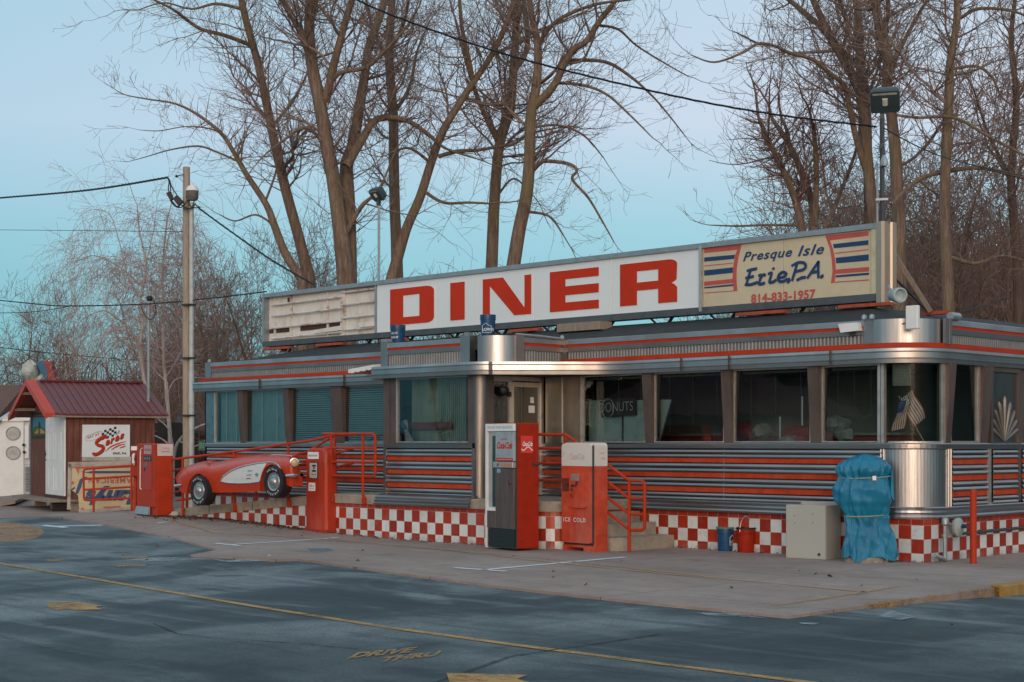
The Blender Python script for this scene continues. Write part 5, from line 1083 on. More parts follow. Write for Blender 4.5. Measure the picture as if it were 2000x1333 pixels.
# ================================================================== GREY BOX AND TARPAULIN
def grey_box():
    c, a, w, s, d = mframe((1611, 1094), 1537, 1640, 38); h = zof(988, d)-c.z; t = thing('planter_box', 'open grey fibreglass box standing against the tiles beside the blue tarpaulin', 'planter', c, a); x0, x1, y0, y1 = -w/2, w/2, -s/2, s/2; th = .02
    gm = simple('grey_fibreglass', (.37, .38, .345), .5, var=.05, scale=1.5, bump=.01)
    m = MB(True); e = .012
    m.bbox(x0-e, x1+e, y0-e, y0+th, 0, h, .008); m.bbox(x0-e, x1+e, y1-th, y1+e, 0, h+.03, .008); m.bbox(x0-e, x0+th, y0+th, y1-th, 0, h, .004); m.bbox(x1-th, x1+e, y0+th, y1-th, 0, h, .004); m.box(x0+th, x1-th, y0+th, y1-th, .02, h*.6); m.build('box_body', gm, t)
    m = MB(True)
    for fx, fz in ((.22, .8), (.22, .66), (.7, .84), (.7, .68)): m.lathe([(.007, 0), (.007, .003)], (x0+w*fx, y0-e-.003, h*fz), 6, 'y')
    m.lathe([(.022, 0), (.022, .004)], (x1-.08, y0-e-.004, .07), 10, 'y'); m.build('bolt_hole', darkm, t)
grey_box()
def tarp():
    base = Vector((PY(1692, 900, -.40).x, -.40, 0)); d = proj(base)[2]; t = thing('tarpaulin_bundle', 'blue tarpaulin tied with rope around a tall object by the rounded corner', 'tarpaulin', base, math.radians(45))
    hh = zof(887, d); rnd = random.Random(3)
    prof = [(0, .385), (.05, .372), (.12, .36), (.22, .335), (.32, .30), (.40, .30), (.415, .285), (.43, .30), (.48, .33), (.56, .39), (.66, .40), (.73, .36), (.765, .335), (.78, .315), (.795, .335), (.84, .365), (.88, .36), (.93, .30), (.965, .20), (.99, .12), (1.0, .0)]
    n = 128; vs = []; K = 60
    ph = [rnd.uniform(0, 6.28) for _ in range(12)]
    def rad(v):
        for (a, b), (c, e) in zip(prof, prof[1:]):
            if v <= c: q = (v-a)/(c-a); q = q*q*(3-2*q); return b+(e-b)*q
        return 0
    for i in range(K+1):
        v = (i/K); 
        for j in range(n):
            a = 2*math.pi*j/n; r = rad(v); gather = math.exp(-((v-.415)/.10)**2)+math.exp(-((v-.80)/.06)**2)+.8*math.exp(-(v/.2)**2)
            f = 1+0.06*math.sin(3*a+ph[0]+5*v)+.045*math.sin(7*a+ph[1]+9*v*math.sin(a+ph[2]))+gather*.045*math.sin(19*a+ph[3]+2*v)+gather*.03*math.sin(31*a+ph[4])+.02*math.sin(13*v*3+4*a+ph[5])
            f += .018*math.sin(23*v+9*math.sin(2*a+ph[6])+5*a)
            f += .11*(abs(math.sin(2.5*a+ph[8]+3.5*v))-.6)+.07*(abs(math.sin(5.5*a+ph[9]-6*v))-.6)+.03*(abs(math.sin(9*a+ph[10]+14*v))-.6); f *= .93
            low = -.03*math.sin(5*a+ph[7])-.02*math.sin(11*a) if i == 0 else 0
            if v < .42: f *= 1-.20*math.exp(-((math.sin((a+math.pi/2)/2))/.13)**2)*(.42-v)/.42*1.4      # split at the front foot
            vs.append((r*f*math.cos(a)+.03*math.sin(5*v+1), r*f*math.sin(a)*.72, .05+low+v*(hh-.05)))
    m = MB(True); m.smooth = True; m.add(vs, [(i*n+j, i*n+(j+1) % n, (i+1)*n+(j+1) % n, (i+1)*n+j) for i in range(K) for j in range(n)])
    nt = NT('blue_tarpaulin'); q = nt.noise(2.5, 3, .6); w_ = nt.n('TexWave'); w_.inputs['Scale'].default_value = 40; w_.inputs['Distortion'].default_value = 6; nt.L.new(nt.tc.outputs['Object'], w_.inputs[0])
    nt.set('Base Color', nt.ramp(q, [(.3, (.006, .14, .26)), (.5, (.008, .18, .32)), (.7, (.014, .22, .37))])); nt.set('Roughness', .33); mu = nt.n('TexMusgrave') if hasattr(bpy.types, 'ShaderNodeTexMusgrave') else None
    rg = nt.n('TexNoise', noise_type='RIDGED_MULTIFRACTAL'); rg.inputs['Scale'].default_value = 3.2; rg.inputs['Detail'].default_value = 4; rg.inputs['Distortion'].default_value = .8; mp_ = nt.n('Mapping'); mp_.inputs['Scale'].default_value = (1.3, 1.3, .6); nt.L.new(nt.tc.outputs['Object'], mp_.inputs[0]); nt.L.new(mp_.outputs[0], rg.inputs['Vector']); rg_ = nt.mth('MULTIPLY', rg.outputs[0], .35)
    hh_ = nt.mth('ADD', nt.mth('MULTIPLY', rg_, 1.0), nt.mth('MULTIPLY', w_.outputs[1], .04)); nt.bump(hh_, .8, .06)
    m.build('sheet', nt.m, t)
    for vv, nm in ((.415, 'rope'), (.78, 'rope')):
        m = MB(True); z = .05+vv*(hh-.05); r = rad(vv)*1.03; m.tube([(r*math.cos(a), r*.72*math.sin(a)-.005, z+.02*math.sin(a+1)) for a in [i*2*math.pi/40 for i in range(41)]], .008, 5); m.build(nm, simple('rope_fibre', (.28, .30, .18), .9), t)
    m = MB(True); r = rad(.80); m.box(.02, .07, -r*.72-.03, -r*.72-.02, hh*.76, hh*.80); m.build('paper_tag', white, t)
    m = MB(True); m.lathe([(.30, 0), (.30, .05), (.28, .07), (.1, .07)], (0, 0, 0), 24, 'z', .75); m.build('concrete_foot', slabc, t)
    m = MB(True); m.hexa([(.30, -.1, .62*hh), (.36, -.08, .56*hh), (.34, 0, .56*hh), (.29, 0, .62*hh), (.31, -.12, .86*hh), (.33, -.1, .86*hh), (.31, 0, .86*hh), (.29, -.02, .86*hh)]); m.build('loose_flap', nt.m, t)
tarp()
def gas_meter():
    p = PX(1868, 1028, .12); t = thing('gas_meter', 'grey round gas meter and pipe on the checkered end wall', 'gas meter', (.12, p.y, 0)); m = MB()
    c = PX(1867, 1030, .10); m.lathe([(.05, -.02), (.115, -.01), (.13, .02), (.13, .05), (.10, .07), (.03, .09)], c, 24, 'x'); m.build('meter_drum', simple('meter_grey', (.34, .38, .37), .55), t)
    m = MB(); v = PX(1846, 1020, .12); m.lathe([(.03, -.05), (.05, -.03), (.05, .03), (.03, .06)], v, 10); m.tube([v, (v.x, v.y, .42), (v.x, v.y, .02)], .028, 8); m.tube([v, c], .02, 6); m.lathe([(.045, 0), (.045, .03)], (v.x, v.y, .34), 8); m.build('riser', greym, t)
    a = PX(1872, 1043, .08); m = MB(); m.tube([a, (a.x, a.y+.12, a.z+.0), (a.x, 5.5, a.z+.03)], .022, 8); m.lathe([(.035, 0), (.035, .06)], (a.x, a.y+.62, a.z-.03), 8); m.build('pipe', darkm, t)
    q = PX(1880, 1028, .2); m = MB(); m.lathe([(.03, 0), (.03, .05)], q, 10, 'x'); m.build('blue_cap', navy, t)
    u = PX(1832, 1088, .12); m = MB(); m.tube([(u.x, u.y-.08, .10), (u.x+.02, u.y+.1, .05), (v.x, v.y, .03)], .03, 7); m.build('drain_elbow', greym, t)
gas_meter()
# ================================================================== THINGS ON THE FACADE AND ROOF EDGE
def facade_things():
    a = PY(1660, 642, -.1); m = MB(); p = [PY(1637, 633, -.12), PY(1674, 630, -.12), PY(1677, 646, -.12), PY(1641, 650, -.12)]
    m.prism(p[::-1] if 0 else p, (0, 1, 0), .12); t = thing('wall_lamp', 'small white box lamp on the roof edge above the red stripe', 'lamp', (a.x, -.05, a.z)); m.build('housing', white, t); m = MB(); m.box(a.x-.05, a.x+.05, -.05, .02, a.z-.10, a.z-.04); m.build('bracket', darkm, t)
    m = MB(); p = [PY(1767, 598, -.12), PY(1791, 598, -.12), PY(1792, 644, -.12), PY(1768, 644, -.12)]; c = p[0]
    t = thing('antenna_box', 'white upright panel antenna on top of the rounded steel corner', 'antenna', (c.x, -.1, c.z-.3)); m.bbox(p[3].x, p[2].x, -.12, -.05, p[3].z, p[0].z, .012); m.build('panel', white, t); m = MB(); m.tube([(p[0].x, -.06, p[3].z+.1), (p[0].x-.25, .1, p[3].z+.08), (p[0].x-.4, .3, p[3].z+.2), (p[0].x-.7, 1.0, p[3].z+.5)], .006, 4); m.build('cable', black, t)
    c = AT(1757, 577, 21.2); t = thing('horn_speaker', 'round grey horn speaker below the end of the roof sign', 'speaker', c); dq = Vector((.85, -.5, -.1)).to_track_quat('Z', 'Y').to_matrix(); m = MB(); m.lathe([(.07, -.22), (.085, -.2), (.09, -.05), (.105, -.04), (.105, .03), (.09, .035), (.075, .02), (.06, -.02), (.02, -.03)], (0, 0, 0), 20); m.v = [tuple(c+dq@Vector(v)) for v in m.v]; m.build('horn', simple('speaker_grey', (.36, .43, .44), .5), t)
    m = MB(); m.tube([c+Vector((-.1, .05, 0)), AT(1735, 560, 21.6)], .02, 6); m.build('arm', greym, t)
    # loose white awning strip
    a, b = PY(680, 724, -.50), PY(730, 715, -.50); m = MB(); n = 9
    for k in range(n):
        u0, u1 = k/n, (k+1)/n; q0, q1 = a.lerp(b, u0), a.lerp(b, u1); dz = .02*(k % 2); m.hexa([q0-Z3*(.05+dz*.6), q1-Z3*(.05+dz*.6), q1-Z3*.03+Y3*.25, q0-Z3*.03+Y3*.25, q0+Z3*(.02), q1+Z3*(.02), q1+Z3*.05+Y3*.25, q0+Z3*.05+Y3*.25])
    tag(m.build('awning_scrap', white), 'loose scrap of white corrugated awning beside the porch roof', 'awning')
    # siren on the wall by the entrance
    p = PX(982, 763, -7.02); m = MB(); m.lathe([(.07, 0), (.08, .04), (.06, .08), (.02, .1)], p, 16, 'x'); m.box(p.x+.02, p.x+.08, p.y+.05, p.y+.12, p.z-.1, p.z-.02); tag(m.build('alarm_siren', black), 'black round alarm siren beside the entrance door frame', 'siren')
facade_things()
def flagmesh(m, O, ux, uz, w, h, drop=.0, canton=True, seed=0):
    """striped flag as flat cloth strips: returns three builders red, white, blue"""
    red, wh, bl = m; ux = Vector(ux).normalized(); uz = Vector(uz).normalized(); n = ux.cross(uz); N = 10
    def P(a, b): return O+ux*(a*w)+uz*(-b*h)+n*(.025*math.sin(a*7+b*3+seed))-Z3*(drop*a*a)
    for k in range(13):
        b0, b1 = k/13, (k+1)/13
        for i in range(N):
            a0, a1 = i/N, (i+1)/N
            if a1 <= .41 and k < 7: bl.quad(P(a0, b0), P(a1, b0), P(a1, b1), P(a0, b1)); continue
            (red if k % 2 == 0 else wh).quad(P(a0, b0), P(a1, b0), P(a1, b1), P(a0, b1))
    for r in range(4):
        for c_ in range(5):
            q = P(.05+.07*c_, .07+.12*r)-n*.004; s = .011; wh.quad(q-ux*s-uz*s, q+ux*s-uz*s, q+ux*s+uz*s, q-ux*s+uz*s)
def flags():
    fr_, fw_, fb_ = simple('flag_red', (.36, .09, .07), .7, bump=0), simple('flag_white', (.50, .46, .42), .7, bump=0), simple('flag_blue', (.02, .045, .12), .7, bump=0)
    a, b = Vector((-.42, .62, 1.63)), Vector((-.75, .52, 2.35))
    t = thing('flag', 'small American flag on a wooden stick inside the corner window', 'flag', a, 0, 'small flags in the windows'); m = MB(); m.tube([PY(1804, 862, .55), PY(1755, 774, .55)], .008, 6); m.build('stick', simple('stick_wood', (.35, .22, .12), .6), t)
    ms = (MB(), MB(), MB()); O = PY(1757, 779, .53); u = (PY(1778, 817, .53)-O); flagmesh(ms, O, u, Vector((u.z, 0, -u.x))*1, .40, .0+.24, .05)
    # hang the second fold
    O2 = PY(1757, 785, .51); flagmesh(ms, O2+Vector((0, 0, 0)), PY(1742, 838, .51)-O2, Vector((1, 0, .2)), .43, -.2, .0, seed=2)
    for mm, ma, nm in zip(ms, (fr_, fw_, fb_), ('red_stripes', 'white_stripes', 'blue_canton')): mm.build(nm, ma, t)
    O = PY(790, 822, -1.42); t = thing('flag', 'small American flag drooping inside the large porch window', 'flag', O, 0, 'small flags in the windows'); ms = (MB(), MB(), MB())
    flagmesh(ms, PY(782, 824, -1.42), PY(795, 864, -1.42)-PY(782, 822, -1.42), Vector((1, 0, .25)), .40, -.15, seed=1)
    for mm, ma, nm in zip(ms, (fr_, fw_, fb_), ('red_stripes', 'white_stripes', 'blue_canton')): mm.build(nm, ma, t)
    m = MB(); m.tube([PY(781, 864, -1.4), PY(783, 815, -1.4)], .006, 5); m.build('stick', MATS['stick_wood'], t)
flags()
def indoor_things():
    paper = simple('white_board', (.42, .50, .47), .6, bump=0)
    for a, b, l in ((1150, 1214, 'white paper board leaning in the window left of the donuts sign'), (1218, 1262, 'white paper board leaning in the window right of the donuts sign')):
        m = MB(); p, q = PY(a, 783, .25), PY(b, 862, .25); m.box(p.x, q.x, .25, .27, q.z, p.z); tag(m.build('paper_board', paper), l, 'board', 'white paper boards in the windows')
    m = MB(); m.prism([PY(1280, 862, .2), PY(1288, 862, .2), PY(1311, 781, .2), PY(1280, 781, .2)], (0, 1, 0), .02); tag(m.build('paper_board', paper), 'white triangular board corner in the second front window', 'board', 'white paper boards in the windows')
    t = thing('donuts_sign', 'black neon sign reading DONUTS hanging in the window', 'sign', PY(1205, 800, .16)); m = MB(); m.prism([PY(1172, 784, .18), PY(1240, 776, .18), PY(1241, 811, .18), PY(1174, 816, .18)][::-1], (0, 1, 0), .03); m.build('sign_board', simple('sign_black', (.02, .022, .02), .5), t)
    m = MB(); tube_ = simple('unlit_neon', (.50, .46, .42), .4, bump=0); O = PY(1171, 806, .15); e = PY(1236, 802, .15)
    text_to(m, 'DONUTS', O, (e-O), Z3, (e-O).length, PY(1171, 788, .15).z-O.z, bold=-.012); c = PY(1187, 798, .15); m.tube([c+Vector((.125*math.cos(a), 0, .155*math.sin(a))) for a in [i*math.pi/16 for i in range(33)]], .007, 6, False); m.build('neon_tube', tube_, t)
    redv = simple('red_vinyl', (.36, .035, .022), .5, var=.2); whb = simple('white_bag', (.40, .42, .38), .7, var=.3)
    def blob(name, lab, cat, grp, c, sx, sz, mat, seed):
        rnd = random.Random(seed); m = MB(); m.smooth = True; n = 14; vs = [(0, 0, 0)]; k = 7; vs = []
        for i in range(k+1):
            for j in range(n):
                th = math.pi*i/k; a = 2*math.pi*j/n; f = 1+.18*math.sin(3*a+seed)+.12*math.sin(5*th+2*a+seed*2)+rnd.uniform(-.05, .05); vs.append((c.x+sx*math.sin(th)*math.cos(a)*f, c.y+.2*math.sin(th)*math.sin(a)*f, c.z+sz*math.cos(th)*f))
        m.add(vs, [(i*n+j, i*n+(j+1) % n, (i+1)*n+(j+1) % n, (i+1)*n+j) for i in range(k) for j in range(n)]); tag(m.build(name, mat), lab, cat, grp)
    G1, G2 = 'red cushions heaped on the sill inside', 'white bags heaped on the sill inside'
    for px, py, sx, sz, l, s in ((1457, 843, .17, .13, 'red cushion left of the white bag in the third front window', 1), (1560, 846, .24, .10, 'long red cushion at the right side of the third front window', 2), (1622, 854, .20, .10, 'red cushion under the pale bag in the fourth front window', 3), (1425, 856, .10, .2, 'red cushion seen at the left of the third front window', 4)): blob('cushion', l, 'cushion', G1, PY(px, py, .8), sx, sz, redv, s)
    for px, py, sx, sz, l, s in ((1487, 842, .12, .10, 'white bag beside the round red cushion', 5), (1545, 860, .25, .06, 'flat white bag lying along the sill below the red cushion', 6), (1634, 830, .17, .12, 'pale printed bag slumped in the fourth front window', 7), (1650, 848, .12, .1, 'pale bag leaning on the printed bag', 8)): blob('bag', l, 'bag', G2, PY(px, py, .62), sx, sz, whb, s)
    # booths along the counter
    for i, x in enumerate((-2.2, -3.9, -10.6, -12.6)):
        t = thing('booth_seat', 'red vinyl booth seat inside the diner, %s' % ('nearest the rounded corner', 'behind the second front window', 'behind the porch end of the left windows', 'behind the left windows')[i], 'seat', (x, .9, .735), 0, 'booth seats inside the diner'); m = MB(); m.bbox(x-.3, x+.3, .3, 1.4, .75, 1.2, .03); m.build('seat', redv, t); m = MB(); m.bbox(x-.08, x+.08, .3, 1.4, 1.2, 1.72, .03); m.build('backrest', redv, t)
indoor_things()
# ================================================================== SHED AND NEIGHBOURS ON THE LEFT
SH_D = 36.0
def shed():
    az = math.radians(75); d0 = SH_D; c0 = AT(130, 990, d0); c0.z = 0.02; ux = Vector((math.cos(az), math.sin(az), 0)); uy = Vector((-math.sin(az), math.cos(az), 0))
    # size from the picture: side wall to px 303, gable wall to px 58
    def ext(dv, px):
        lo, hi = 0., 8.
        for _ in range(40):
            k = (lo+hi)/2; x = proj(c0+dv*k)[0]
            if abs(x-130) < abs(px-130): lo = k
            else: hi = k
        return lo
    L = ext(ux, 302); Wd = ext(uy, 60); t = thing('shed', 'small red-brown wooden shed with red metal roof and white door', 'shed', c0, az)
    zf = lambda py: H+(HY-py)*d0/F-c0.z; zb = zf(976); ze = zf(806); zr = zf(746)+.04
    wm = NT('red_brown_boards'); a = wm.noise(4, 6, .75, (2.5, 2.5, .35)); sp = wm.n('SeparateXYZ'); wm.L.new(wm.tc.outputs['Object'], sp.inputs[0])
    u = wm.mth('FRACT', wm.mth('DIVIDE', wm.mth('ADD', sp.outputs[0], sp.outputs[1]), .145)); g = wm.mth('LESS_THAN', u, .10)
    cc = wm.ramp(a, [(.3, (.085, .026, .017)), (.5, (.135, .042, .028)), (.66, (.20, .085, .055)), (.8, (.30, .19, .14))]); cc = wm.mix(wm.mth('MULTIPLY', g, .75), cc, (.03, .012, .01)); wm.set('Base Color', cc); wm.set('Roughness', .8); wm.bump(g, -.5, .01)
    m = MB(True); m.box(0, L, 0, Wd, zb, ze); m.prism([(0, 0, ze), (0, Wd, ze), (0, Wd/2, zr-.08)], (1, 0, 0), L); m.build('wall', wm.m, t)
    oh, og = .12, .62; m = MB(True); th = .05; sl = (zr-ze)/(Wd/2); oh = .16; x0, x1 = -.50, L+.30
    rm = simple('red_metal_roof', (.14, .026, .026), .45, var=.2, scale=3)
    for s_ in (0, 1):
        f = (lambda y: y) if s_ == 0 else (lambda y: Wd-y)
        a0 = (f(-oh), ze-sl*oh+.02); a1 = (f(Wd/2), zr+.02); n = 34
        for k in range(n):
            xa = x0+.05+(x1-x0-.05)*k/n; xb = x0+.05+(x1-x0-.05)*(k+1)/n; hz = .018 if k % 2 == 0 else 0
            m.hexa([(xa, a0[0], a0[1]-.02), (xb, a0[0], a0[1]-.02), (xb, a1[0], a1[1]-.02), (xa, a1[0], a1[1]-.02), (xa, a0[0], a0[1]+.01+hz), (xb, a0[0], a0[1]+.01+hz), (xb, a1[0], a1[1]+.01+hz), (xa, a1[0], a1[1]+.01+hz)])
    m.build('roof', rm, t)
    m = MB(True); m.box(x0+.3, x1-.05, Wd/2-.07, Wd/2+.07, zr+.035, zr+.075); m.build('ridge_cap', rm, t)
    m = MB(True)
    for s_ in (0, 1):
        f = (lambda y: y) if s_ == 0 else (lambda y: Wd-y); a0 = (f(-oh-.02), ze-sl*oh); a1 = (f(Wd/2), zr+.01)
        m.hexa([(x0-.03, a0[0], a0[1]-.09), (x0+.20, a0[0], a0[1]+.02), (x0+.20, a1[0], a1[1]+.02), (x0-.03, a1[0], a1[1]-.09), (x0-.03, a0[0], a0[1]+.05), (x0+.20, a0[0], a0[1]+.055), (x0+.20, a1[0], a1[1]+.06), (x0-.03, a1[0], a1[1]+.05)])
    m.build('barge_board', simple('bright_red_board', (.50, .042, .012), .5), t)
    m = MB(True); m.box(x0, x1, -oh, -oh+.03, ze-sl*oh-.05, ze-sl*oh-.01)
    for k in range(4): m.box(x0, 0, Wd*(k+.5)/4-.03, Wd*(k+.5)/4+.03, ze+sl*min(k+.5, 3.5-k)/4*Wd-.10, ze+sl*min(k+.5, 3.5-k)/4*Wd-.03)
    m.each('rafter', wood, t)
    # door on the gable wall
    y0 = ext(uy, 127.5)*0+.04; y1 = ext(uy, 92); zt = zf(803); zd = zf(970)
    m = MB(True); m.bbox(-.04, 0, y0, y1, zd, zt, .01); dr = m.build('door', white, t)
    m = MB(True); w_ = (y1-y0)
    for ya, yb in ((.16, .44), (.56, .84)):
        for za, zb_ in ((.06, .34), (.42, .76), (.84, .95)):
            A, B, C_, D_ = y0+w_*ya, y0+w_*yb, zd+(zt-zd)*za, zd+(zt-zd)*zb_
            for q in ((A, B, C_, C_+.012), (A, B, D_-.012, D_), (A, A+.012, C_, D_), (B-.012, B, C_, D_)): m.box(-.048, -.04, *q)
    m.each('moulding', white, dr)
    m = MB(True); m.lathe([(.02, 0), (.03, .03), (.01, .05)], (-.09, y1-.05, zd+(zt-zd)*.49), 8, 'x'); m.lathe([(.02, 0), (.02, .03)], (-.07, y1-.05, zd+(zt-zd)*.42), 8, 'x'); m.box(-.05, -.04, y1-.03, y1, zd+(zt-zd)*.45, zd+(zt-zd)*.53); m.build('knob', darkm, dr)
    m = MB(True); m.box(-.05, .02, y0-.04, y1+.02, zb-.0, zd); m.build('threshold', simple('dark_brown', (.06, .025, .02), .8), t)
    m = MB(True); m.box(-.45, L+.1, -.10, Wd+.1, zb-.06, zb-.001); m.build('deck', wood, t)
    m = MB(True)
    for xx in (.1, L*.5, L-.2):
        for yy in (.05, Wd*.5, Wd-.2): m.box(xx, xx+.25, yy, yy+.2, -.05, zb-.06)
    m.each('block', slabc, t)
    m = MB(True); m.quad((-.30, 0.1, -.02), (L, .1, -.02), (L, .1, zb-.06), (-.30, .1, zb-.06)); m.build('black_shade_sheet', black, t)  # black sheet stands in for the shade under the deck
    def side(px, py, off=.0):    # point on the side wall plane
        v = Vector(ray(px, py)); n = -uy; o = c0-uy*off; k = (o-Vector((CX, CY, H))).dot(n)/v.dot(n); return Vector((CX, CY, H))+v*k
    def gab(px, py, off=.0):
        v = Vector(ray(px, py)); n = -ux; o = c0-ux*off; k = (o-Vector((CX, CY, H))).dot(n)/v.dot(n); return Vector((CX, CY, H))+v*k
    # diner board on the side wall
    S_ = lambda x, y, off=.045: side(130+x/6.667, 810+y/6.667, off)
    A, B, C_, D_ = S_(197, 556), S_(822, 552), S_(822, 133), S_(205, 133)
    t2 = thing('eat_at_sign', 'white board reading EAT AT Saras ERIE, PA on the shed side wall', 'sign', A, 0); uyv = -uy
    m = MB(); m.prism([S_(197, 556, .02), S_(822, 552, .02), S_(822, 133, .02), S_(205, 133, .02)], -uy, .022); m.build('board', signwhite, t2)
    n_ = -uy; rr, kk = MB(), MB()
    def stroke(mb, pts, ws, off):
        P = [S_(x, y, off) for x, y in pts]
        for i in range(len(P)-1):
            a_, b_ = P[i], P[i+1]; tt = (b_-a_).normalized(); s1 = n_.cross(tt); w0, w1 = ws[i], ws[i+1]; mb.quad(a_-s1*w0, b_-s1*w1, b_+s1*w1, a_+s1*w0)
    def smooth(pts, k=5):
        out = []
        for i in range(len(pts)-1):
            p0 = pts[max(0, i-1)]; p1 = pts[i]; p2 = pts[i+1]; p3 = pts[min(len(pts)-1, i+2)]
            for j in range(k):
                t_ = j/k; out.append(tuple(.5*((2*p1[q])+(-p0[q]+p2[q])*t_+(2*p0[q]-5*p1[q]+4*p2[q]-p3[q])*t_**2+(-p0[q]+3*p1[q]-3*p2[q]+p3[q])*t_**3) for q in (0, 1)))
        return out+[pts[-1]]
    Sp = smooth([(530, 300), (500, 285), (450, 305), (400, 340), (385, 375), (420, 400), (470, 410), (475, 445), (440, 490), (390, 515), (355, 520), (348, 495)])
    stroke(kk, [(x+7, y+7) for x, y in Sp], [.038]*len(Sp), .0445); stroke(rr, Sp, [.034]*len(Sp), .047)
    for i, ch in enumerate('aras'): x = 505+i*62; y = 410-i*27; a_ = S_(x, y, .0475); b_ = S_(x+58, y-22, .0475); text_to(rr, ch, a_, (b_-a_), Z3, (b_-a_).length*.98, .125, shear=.3, bold=.07); a_ = a_+Vector((0, 0, -.012))+ux*.012+uy*.002; text_to(kk, ch, a_, (b_-S_(x, y, .0475)), Z3, (b_-S_(x, y, .0475)).length, .125, shear=.3, bold=.08)
    for pts in ([(505, 485), (570, 425), (670, 380), (775, 352)], [(580, 465), (640, 425), (700, 400), (770, 385)], [(690, 440), (730, 425), (770, 410)]): q = smooth(pts); stroke(rr, q, [.003+.014*math.sin(math.pi*(i+1)/(len(q)+1)) for i in range(len(q))], .047)
    kk.build('black_shadow', black, t2); 
    text_to(rr, 'EAT AT', S_(275, 318, .047), S_(430, 268, .047)-S_(275, 318, .047), Z3, (S_(430, 268, .047)-S_(275, 318, .047)).length, .055, bold=.02); rr.build('red_script', signred, t2)
    m = MB(); text_to(m, 'ERIE, PA', S_(605, 525, .047), ux, Z3, (S_(782, 525, .047)-S_(605, 525, .047)).length, .06, bold=.03)
    m.build('place_name', black, t2); m = MB()
    for i in range(6):
        for j in range(4):
            if (i+j) % 2: x = 455+i*32; y = 215+j*30-i*10; m.poly([S_(x, y, .046), S_(x+4, y+30, .046), S_(x+36, y+20, .046), S_(x+32, y-10, .046)])
    m.build('checkered_flag', black, t2); m = MB(); text_to(m, 'The', S_(668, 292, .047), S_(700, 215, .047)-S_(668, 292, .047), S_(640, 270, .047)-S_(668, 292, .047), .15, .07); m.build('small_word', black, t2)
    m = MB()
    for o_ in (0, 9): q = smooth([(250, 335-o_*.5), (262, 290-o_), (330, 262-o_), (440, 225-o_), (460, 262), (400, 315), (300, 345), (250, 335)]); stroke(m, q, [.003]*len(q), .046)
    m.build('grey_ribbon', simple('print_grey', (.25, .25, .25), .6, bump=0), t2)
    # lighthouse picture on the gable wall
    T = lambda x, y, off=.03: gab(x/6.35, 800+y/6.35, off)
    t3 = thing('lighthouse_picture', 'framed painting of a dark lighthouse on a hill beside the shed door', 'picture', T(490, 200)); A = [T(397, 352, .0), T(572, 352, .0), T(575, 42, .0), T(403, 38, .0)]
    m = MB(); m.prism(A, -ux, .025); m.build('frame', simple('poster_black', (.012, .014, .012), .6), t3)
    def pp(nm, pts, mat, off): mm = MB(); mm.poly([T(x, y, off) for x, y in pts]); mm.build(nm, mat, t3)
    pp('painted_sky', [(408, 240), (565, 240), (568, 100), (410, 98)], simple('painted_blue', (.03, .18, .28), .6, var=.5, scale=9), .027)
    pp('painted_hill', [(406, 303), (562, 303), (565, 235), (530, 222), (480, 205), (430, 215), (408, 232)], simple('painted_green', (.03, .12, .03), .7, var=.5, scale=20), .029)
    pp('painted_field', [(425, 300), (470, 300), (470, 235)], simple('painted_orange', (.50, .25, .05), .7, var=.3, scale=20), .031); pp('painted_field', [(500, 300), (560, 300), (540, 258), (498, 240)], MATS['painted_orange'], .031)
    pp('painted_lighthouse', [(474, 235), (502, 235), (498, 165), (488, 148), (478, 165)], MATS['poster_black'], .033)
    m = MB(); text_to(m, 'LIGHTHOUSE', T(435, 88, .028), -uy, Z3, (T(552, 88, .028)-T(435, 88, .028)).length, .03); text_to(m, 'ERIE PENNSYLVANIA', T(415, 325, .028), -uy, Z3, (T(560, 325, .028)-T(415, 325, .028)).length, .025); m.build('gold_words', simple('gold_print', (.30, .22, .05), .6, bump=0), t3)
    m = MB(); a_ = gab(56, 805, .0); m.hexa([gab(56.5, 902, .05), gab(63, 898, .05), gab(63, 898, .0), gab(56.5, 902, .0), gab(56.5, 806, .05), gab(63, 806, .05), gab(63, 806, .0), gab(56.5, 806, .0)]); m.build('green_trim', simple('green_paint', (.02, .11, .05), .6), t)
    # upside down sign leaning below
    D2 = 35.0; U = lambda x, y, dd=0: AT(130+x/6.667, 810+y/6.667, D2+dd)
    t4 = thing('upside_down_sign', 'old cream sign standing upside down behind the railing with blue script', 'sign', U(500, 1270)); n2 = Vector((-R2, R2, 0))
    m = MB(); m.prism([U(170, 1285), U(890, 1225), U(890, 660), U(110, 680), U(25, 690), U(60, 980), U(130, 1030), U(150, 1060)], n2, .05); m.build('panel', simple('old_cream', (.50, .42, .26), .65, var=.15, scale=3, dirt=(.36, .30, .2)), t4)
    m = MB(); m.prism([U(20, 620, -.03), U(835, 600, -.03), U(840, 655, -.03), U(25, 690, -.03)][::-1], n2, .06); m.prism([U(20, 640, -.03), U(60, 640, -.03), U(50, 1180, -.03), U(60, 1235, -.03), U(5, 1240, -.03)][::-1], n2, .03); m.prism([U(150, 1240, -.03), U(900, 1200, -.03), U(900, 1235, -.03), U(165, 1290, -.03)][::-1], n2, .04); m.build('grey_edge', simple('stained_grey', (.36, .33, .29), .7, var=.3, scale=5, dirt=(.2, .12, .08)), t4)
    m = MB(); m.prism([U(200, 560, .15), U(840, 550, .15), U(840, 600, .15), U(200, 605, .15)][::-1], n2, .05); m.build('shelf_board', simple('stained_grey', (.36, .33, .29), .7), t4)
    nv, rd = MB(), MB()
    def dpoly(mb, pts, off=-.012): mb.poly([U(x, y, off) for x, y in pts][::-1])
